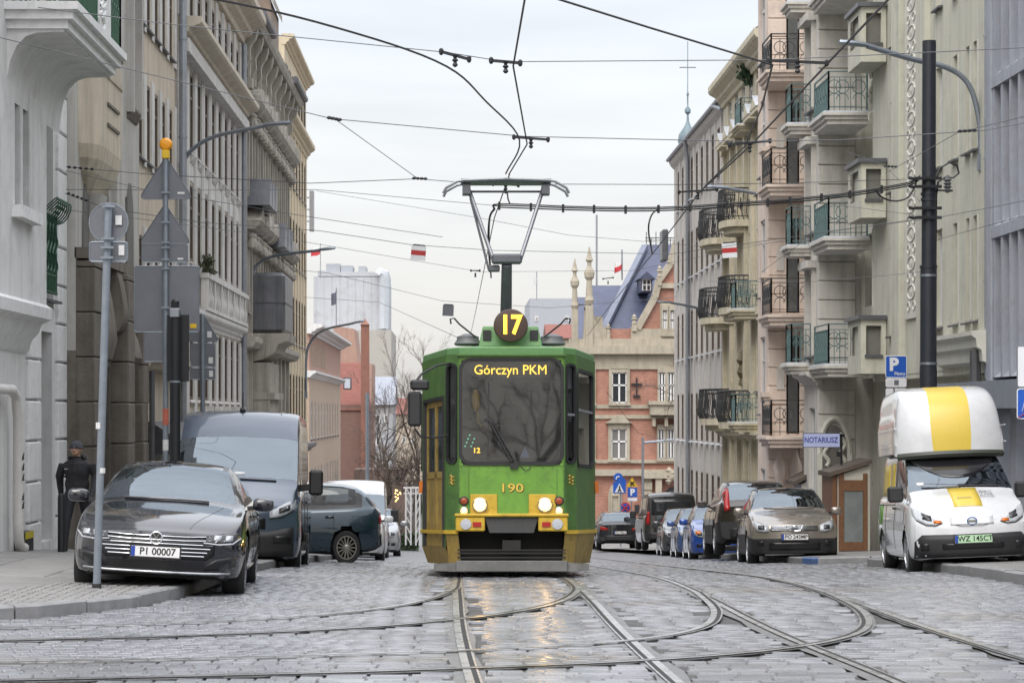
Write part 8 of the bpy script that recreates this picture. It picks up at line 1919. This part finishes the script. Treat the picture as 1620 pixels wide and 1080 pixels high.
# insulators on wires
def bead(px, py, d, px2, py2, label, n=4):
    r = empty('wire_insulator', P(px, py, d), label=label, cat='insulator'); a, c = P(px, py, d), P(px2, py2, d)
    for k in range(n): p = a.lerp(c, (k+.5)/n); MB().lathe([(.008, -.03), (.022, -.015), (.022, .015), (.008, .03)], p, 7, 'x').build('bead', BLKMET, r, True)
bead(518, 186, 31.5, 540, 190, 'cluster of insulators where the slanting tie leaves the second span'); bead(652, 282, 36.8, 676, 283, 'insulators on the third span left of the pantograph'); bead(1515, 208, 31.5, 1545, 206, 'insulator cluster near the concrete fins')
bead(105, 264, 40, 150, 268, 'dark insulators on the highest wire anchor of the granite house', 5); bead(105, 305, 40.1, 140, 318, 'dark insulators on the lower wire anchor of the granite house', 5); bead(1398, 263, 45, 1420, 264, 'insulators on the stay left of the black pole')
hanger(720, 88, 25.2, 44, 6, 'hanger bar on the upper span over the left curve wire'); hanger(800, 98, 25.2, 46, 2, 'hanger bar on the upper span over the straight wire'); hanger(840, 219, 31.5, 54, 2, 'hanger bar right above the pantograph'); hanger(1262, 98, 25.2, 92, 2, 'long hanger bar on the upper span at the right'); hanger(1186, 226, 31.8, 64, -3, 'hanger bar where the right wires meet'); hanger(1104, 302, 39.5, 60, -2, 'hanger bar in front of the plain grey house')
hanger(800, 292, 37, 40, 1, 'hanger bar just under the collector head'); hanger(752, 428, 66, 14, 0, 'small hanger behind the pantograph arms'); hanger(962, 440, 85, 16, -1, 'small hanger over the slate roof'); hanger(925, 482, 100, 18, 0, 'small hanger beside the pinnacle')
# feeder cables
fc = empty('feeder_cable', P(1455, 290, 44), label='thick triple feeder cable from the black pole to the tram wire', cat='cable'); base_pts = [(1456, 280), (1440, 290), (1400, 298), (1330, 309), (1240, 318), (1150, 324), (1080, 329), (1000, 331), (900, 329), (790, 325)]
for k, (dy, dx) in enumerate(((-2.5, 0), (0, -5), (3, -2))):
    q = [P(a, c+dy, 43.9+.03*k) for a, c in base_pts]+([P(781+k*2, 331, 43.9), P(774+k, 345, 43.9), P(772+k*2, 385, 43.9), P(777, 440, 43.9)] if k < 2 else []); m = MB(); m.tube(smooth3(q, 4), .013, 6); m.build('cable', BLKMET, fc, True, True)
for px, py in ((790, 325), (840, 327), (891, 329), (940, 330), (990, 331), (1042, 330), (1092, 328), (1150, 324), (1215, 320), (1250, 317), (1300, 312), (1345, 307), (1395, 299)): a = P(px, py, 43.85); MB().box(a.x-.02, a.x+.02, 43.83, 43.95, a.z-.075, a.z+.065).build('spacer', BLKMET, fc, True)
m = MB(); m.tube(smooth3([P(1385, 300, 43.9), P(1395, 312, 43.9), P(1415, 318, 43.9), P(1435, 313, 43.9), P(1446, 298, 43.9), P(1450, 284, 43.9)], 5), .018, 6); m.build('slack_loop', BLKMET, fc, True, True)
m = MB(); m.tube(smooth3([P(1040, 331, 43.9), P(1030, 342, 43.9), P(1026, 365, 43.9), P(1032, 402, 48)], 5), .016, 6); m.build('drop_cable', BLKMET, fc, True, True)
# boards hanging in the wires
def board(px, py, d, w, tilt, stripes, label, cat='board'):
    r = empty('wire_board', P(px, py, d), (0, tilt, 0), label, cat); h = w/len(stripes)*.98
    for i, mt in enumerate(stripes): link('stripe', MB().box(-w/2, w/2, -.006, .006, w/2-(i+1)*w/len(stripes), w/2-i*w/len(stripes)).mesh('stripe', mt), r)
    link('clip', MB().box(-w*.4, w*.4, -.012, .012, w/2, w/2+.02).mesh('clip', BLKMET), r)
RED = M('board_red', (.42, .03, .03), .5, var=.1)
board(662, 400, 50, .30, R(5), (SWHITE, RED, SWHITE), 'red and white striped square board hanging left of the pantograph'); board(1154, 396, 50, .30, R(-4), (SWHITE, RED, SWHITE), 'red and white striped square board in front of the ochre house'); board(709, 491, 60, .27, R(3), (SIGNBACK,), 'plain grey square board hanging above the tram roof')

# ---------------------------------------------------------------- people
SKIN = M('skin', (.42, .24, .17), .55, var=.08, local=True); CLOTHK = M('black_jacket', (.02, .02, .024), .8, var=.35, scale=9, bump=.8, bscale=14, local=True); TROUS = M('dark_trousers', (.015, .016, .022), .8, var=.2, local=True); CAPM = M('grey_beanie', (.06, .065, .075), .9, var=.2, scale=40, bump=.4, bscale=120, local=True); SHOE = M('black_shoe', (.012, .012, .012), .45, var=.1, local=True)
JEANS = M('blue_jeans', (.05, .08, .17), .8, var=.2, local=True); NAVY = M('navy_coat', (.02, .022, .035), .85, var=.2, local=True)
def person(loc, rz, H, label, jacket, trousers, hat, stride=.16, look=-.25, arm=(.06, -.08), hands=None):
    r = empty('person', loc, (0, 0, rz), label, 'person'); m = MB(); k = H/1.75
    def T(pts, rr): m.tube([Vector(p)*k for p in pts], [a*k for a in rr], 10)
    def E(c, rx, ry, rz_):
        n = 8; m.lathe([(max(.004, math.sin(math.pi*i/n))*1, -math.cos(math.pi*i/n)) for i in range(n+1)], (0, 0, 0), 12); 
        q = 12*(n+1)
        for i in range(len(m.v)-q, len(m.v)): v = m.v[i]; m.v[i] = ((c[0]+v[0]*rx)*k, (c[1]+v[1]*ry)*k, (c[2]+v[2]*rz_)*k)
    for sx, st in ((-1, stride), (1, -stride)):       # legs: +y back; front of body faces -y
        T([(sx*.09, 0, .92), (sx*.10, -st*.55-.02, .50), (sx*.10, -st+(.05 if st < 0 else .0), .09)], (.088, .062, .045)); T([(sx*.10, -st+.05, .05), (sx*.105, -st-.06, .045), (sx*.11, -st-.17, .035)], (.045, .048, .034))
    T([(0, 0, .84), (0, .01, .98), (0, .01, 1.12), (0, .0, 1.28), (0, -.01, 1.40), (0, -.015, 1.46)], (.15, .16, .155, .175, .15, .07))
    E((0, 0, 1.34), .215, .125, .12); E((0, .0, 1.06), .175, .125, .2); E((0, 0, .90), .165, .12, .12)
    T([(0, -.015, 1.44), (0, -.03, 1.52)], (.06, .055))
    E((0, -.055, 1.62), .075, .095, .115); E((0, -.145, 1.605), .014, .02, .024); E((0, -.11, 1.555), .045, .04, .04)
    for sx in (-1, 1): E((sx*.078, -.04, 1.61), .012, .02, .03)
    for sx, a in ((-1, arm[0]), (1, arm[1])):
        T([(sx*.195, .0, 1.38), (sx*.25, .02, 1.20), (sx*.265, a*.4+.01, 1.08), (sx*.265, a-.05, .86)], (.062, .058, .05, .036)); h = Vector((sx*.265, a-.06, .82)); E((h.x, h.y, h.z), .022, .042, .05)
        for f in range(4): T([(h.x, h.y-.03+.02*f, h.z-.03), (h.x-sx*.005, h.y-.032+.021*f, h.z-.07), (h.x-sx*.02, h.y-.03+.02*f, h.z-(.10, .108, .10, .09)[f])], (.0105, .0095, .008))
        T([(h.x, h.y-.03, h.z+.01), (h.x-sx*.012, h.y-.058, h.z-.02), (h.x-sx*.015, h.y-.062, h.z-.05)], (.012, .010, .008))
    me = m.mesh('tmp', SKIN); o = bpy.data.objects.new('tmp', me); COL.objects.link(o)
    rm = o.modifiers.new('r', 'REMESH'); rm.mode = 'VOXEL'; rm.voxel_size = .011*k; sm = o.modifiers.new('s', 'SMOOTH'); sm.factor = .5; sm.iterations = 3
    bpy.context.view_layer.update(); nm = bpy.data.meshes.new_from_object(o.evaluated_get(bpy.context.evaluated_depsgraph_get())); bpy.data.objects.remove(o); nm.name = 'body'
    nm.materials.clear()
    for mt in (SKIN, jacket, trousers, SHOE, CLOTHK): nm.materials.append(mt)
    for p in nm.polygons:
        z = p.center.z/k; y = p.center.y/k; x = abs(p.center.x/k); p.use_smooth = True
        p.material_index = 3 if z < .085 else 2 if (z < .86 and x < .215) else 1 if (z < 1.505 and not (x > .2 and z < .87)) else 0
        if x > .2 and z < .87: p.material_index = 4
    b_ = link('body', nm, r)
    c = Vector((0, -.05, 1.64))
    hm = MB()
    def cap(u, v): a = 2*math.pi*u; t = v*math.pi*.55; s_ = math.sin(t); return (c.x+.088*s_*math.cos(a))*k, (c.y+.012+.106*s_*math.sin(a))*k, (c.z+.105*math.cos(t)+.005)*k
    hm.grid(cap, 20, 8); ho = link('beanie' if hat is CAPM else 'hair', hm.mesh('hat', hat, None, True), r)
    if hat is CAPM: hm = MB(); hm.tube([Vector(((c.x+.088*math.cos(a))*k, (c.y+.012+.105*math.sin(a))*k, (c.z-.005)*k)) for a in np.linspace(0, 2*math.pi, 21)], .016*k, 6, False); link('beanie_brim', hm.mesh('beanie_brim', hat, None, True), ho)
    ey = MB()
    for sx in (-1, 1): ey.lathe([(.002, -.012), (.011, 0), (.002, .012)], Vector((sx*.030, -.137, 1.628))*k, 8)
    ey.box(-.05*k, -.015*k, -.150*k, -.140*k, 1.645*k, 1.652*k); ey.box(.015*k, .05*k, -.150*k, -.140*k, 1.645*k, 1.652*k); ey.box(-.022*k, .022*k, -.153*k, -.145*k, 1.568*k, 1.573*k)
    tag(link('face_features', ey.mesh('face_features', M('eye_dark', (.03, .02, .018), .4, var=0)), r), kind='stuff')
    if jacket is CLOTHK:
        hd = MB(); hd.tube([Vector((.1*math.cos(a), .02+.085*math.sin(a), 1.475+.02*math.sin(a)))*k for a in np.linspace(-.5, math.pi+.5, 14)], .034*k, 7); link('hood', hd.mesh('hood', jacket, None, True), r)
        hd = MB(); hd.tube([Vector((.0+.17*math.cos(a), .115*math.sin(a), .86))*k for a in np.linspace(0, 2*math.pi, 22)], .014*k, 6, False); link('jacket_hem', hd.mesh('jacket_hem', jacket, None, True), r)
        link('chest_badge', MB().box(-.14*k, -.08*k, -.142*k, -.128*k, 1.30*k, 1.308*k).mesh('chest_badge', STICK), r)
    return r
x0, d0 = P(122, 0, 37.6).x, 37.6
person((x0, d0, float(PZL(np.float64(x0), d0))), R(-8), 1.70, 'man in black jacket and grey beanie walking by the granite house', CLOTHK, TROUS, CAPM, stride=.27, arm=(.2, -.2)).scale = (1.16, 1.12, 1)
x0, d0 = P(1015, 0, 99.5).x, 99.5
person((x0, d0, float(GZ(np.float64(x0), d0))+.05), R(20), 1.68, 'distant person in dark coat and jeans beside the black minibus', NAVY, JEANS, M('dark_hair', (.03, .022, .018), .7))

# ---------------------------------------------------------------- groups of alike things
GROUPS = {'tram_rail': 'tram rails in the setts', 'overhead_wire': 'overhead wires', 'wire_hanger': 'hanger bars on the span wires', 'wire_insulator': 'insulators on the span wires', 'wire_board': 'square boards hung in the wires',
          'street_lamp': 'street lamps', 'bare_tree': 'bare winter trees', 'hatchback': 'parked hatchbacks', 'crossover': 'parked crossovers', 'panel_van': 'parked panel vans', 'flagpole': 'flags above the far roofs', 'sign_pole': 'sign poles seen from behind', 'person': 'people on the street', 'house_across_crossing': 'houses behind the viewer'}
for o in bpy.data.objects:
    k = o.name.split('.')[0]
    if o.parent is None and k in GROUPS and 'label' in o: o['group'] = GROUPS[k]
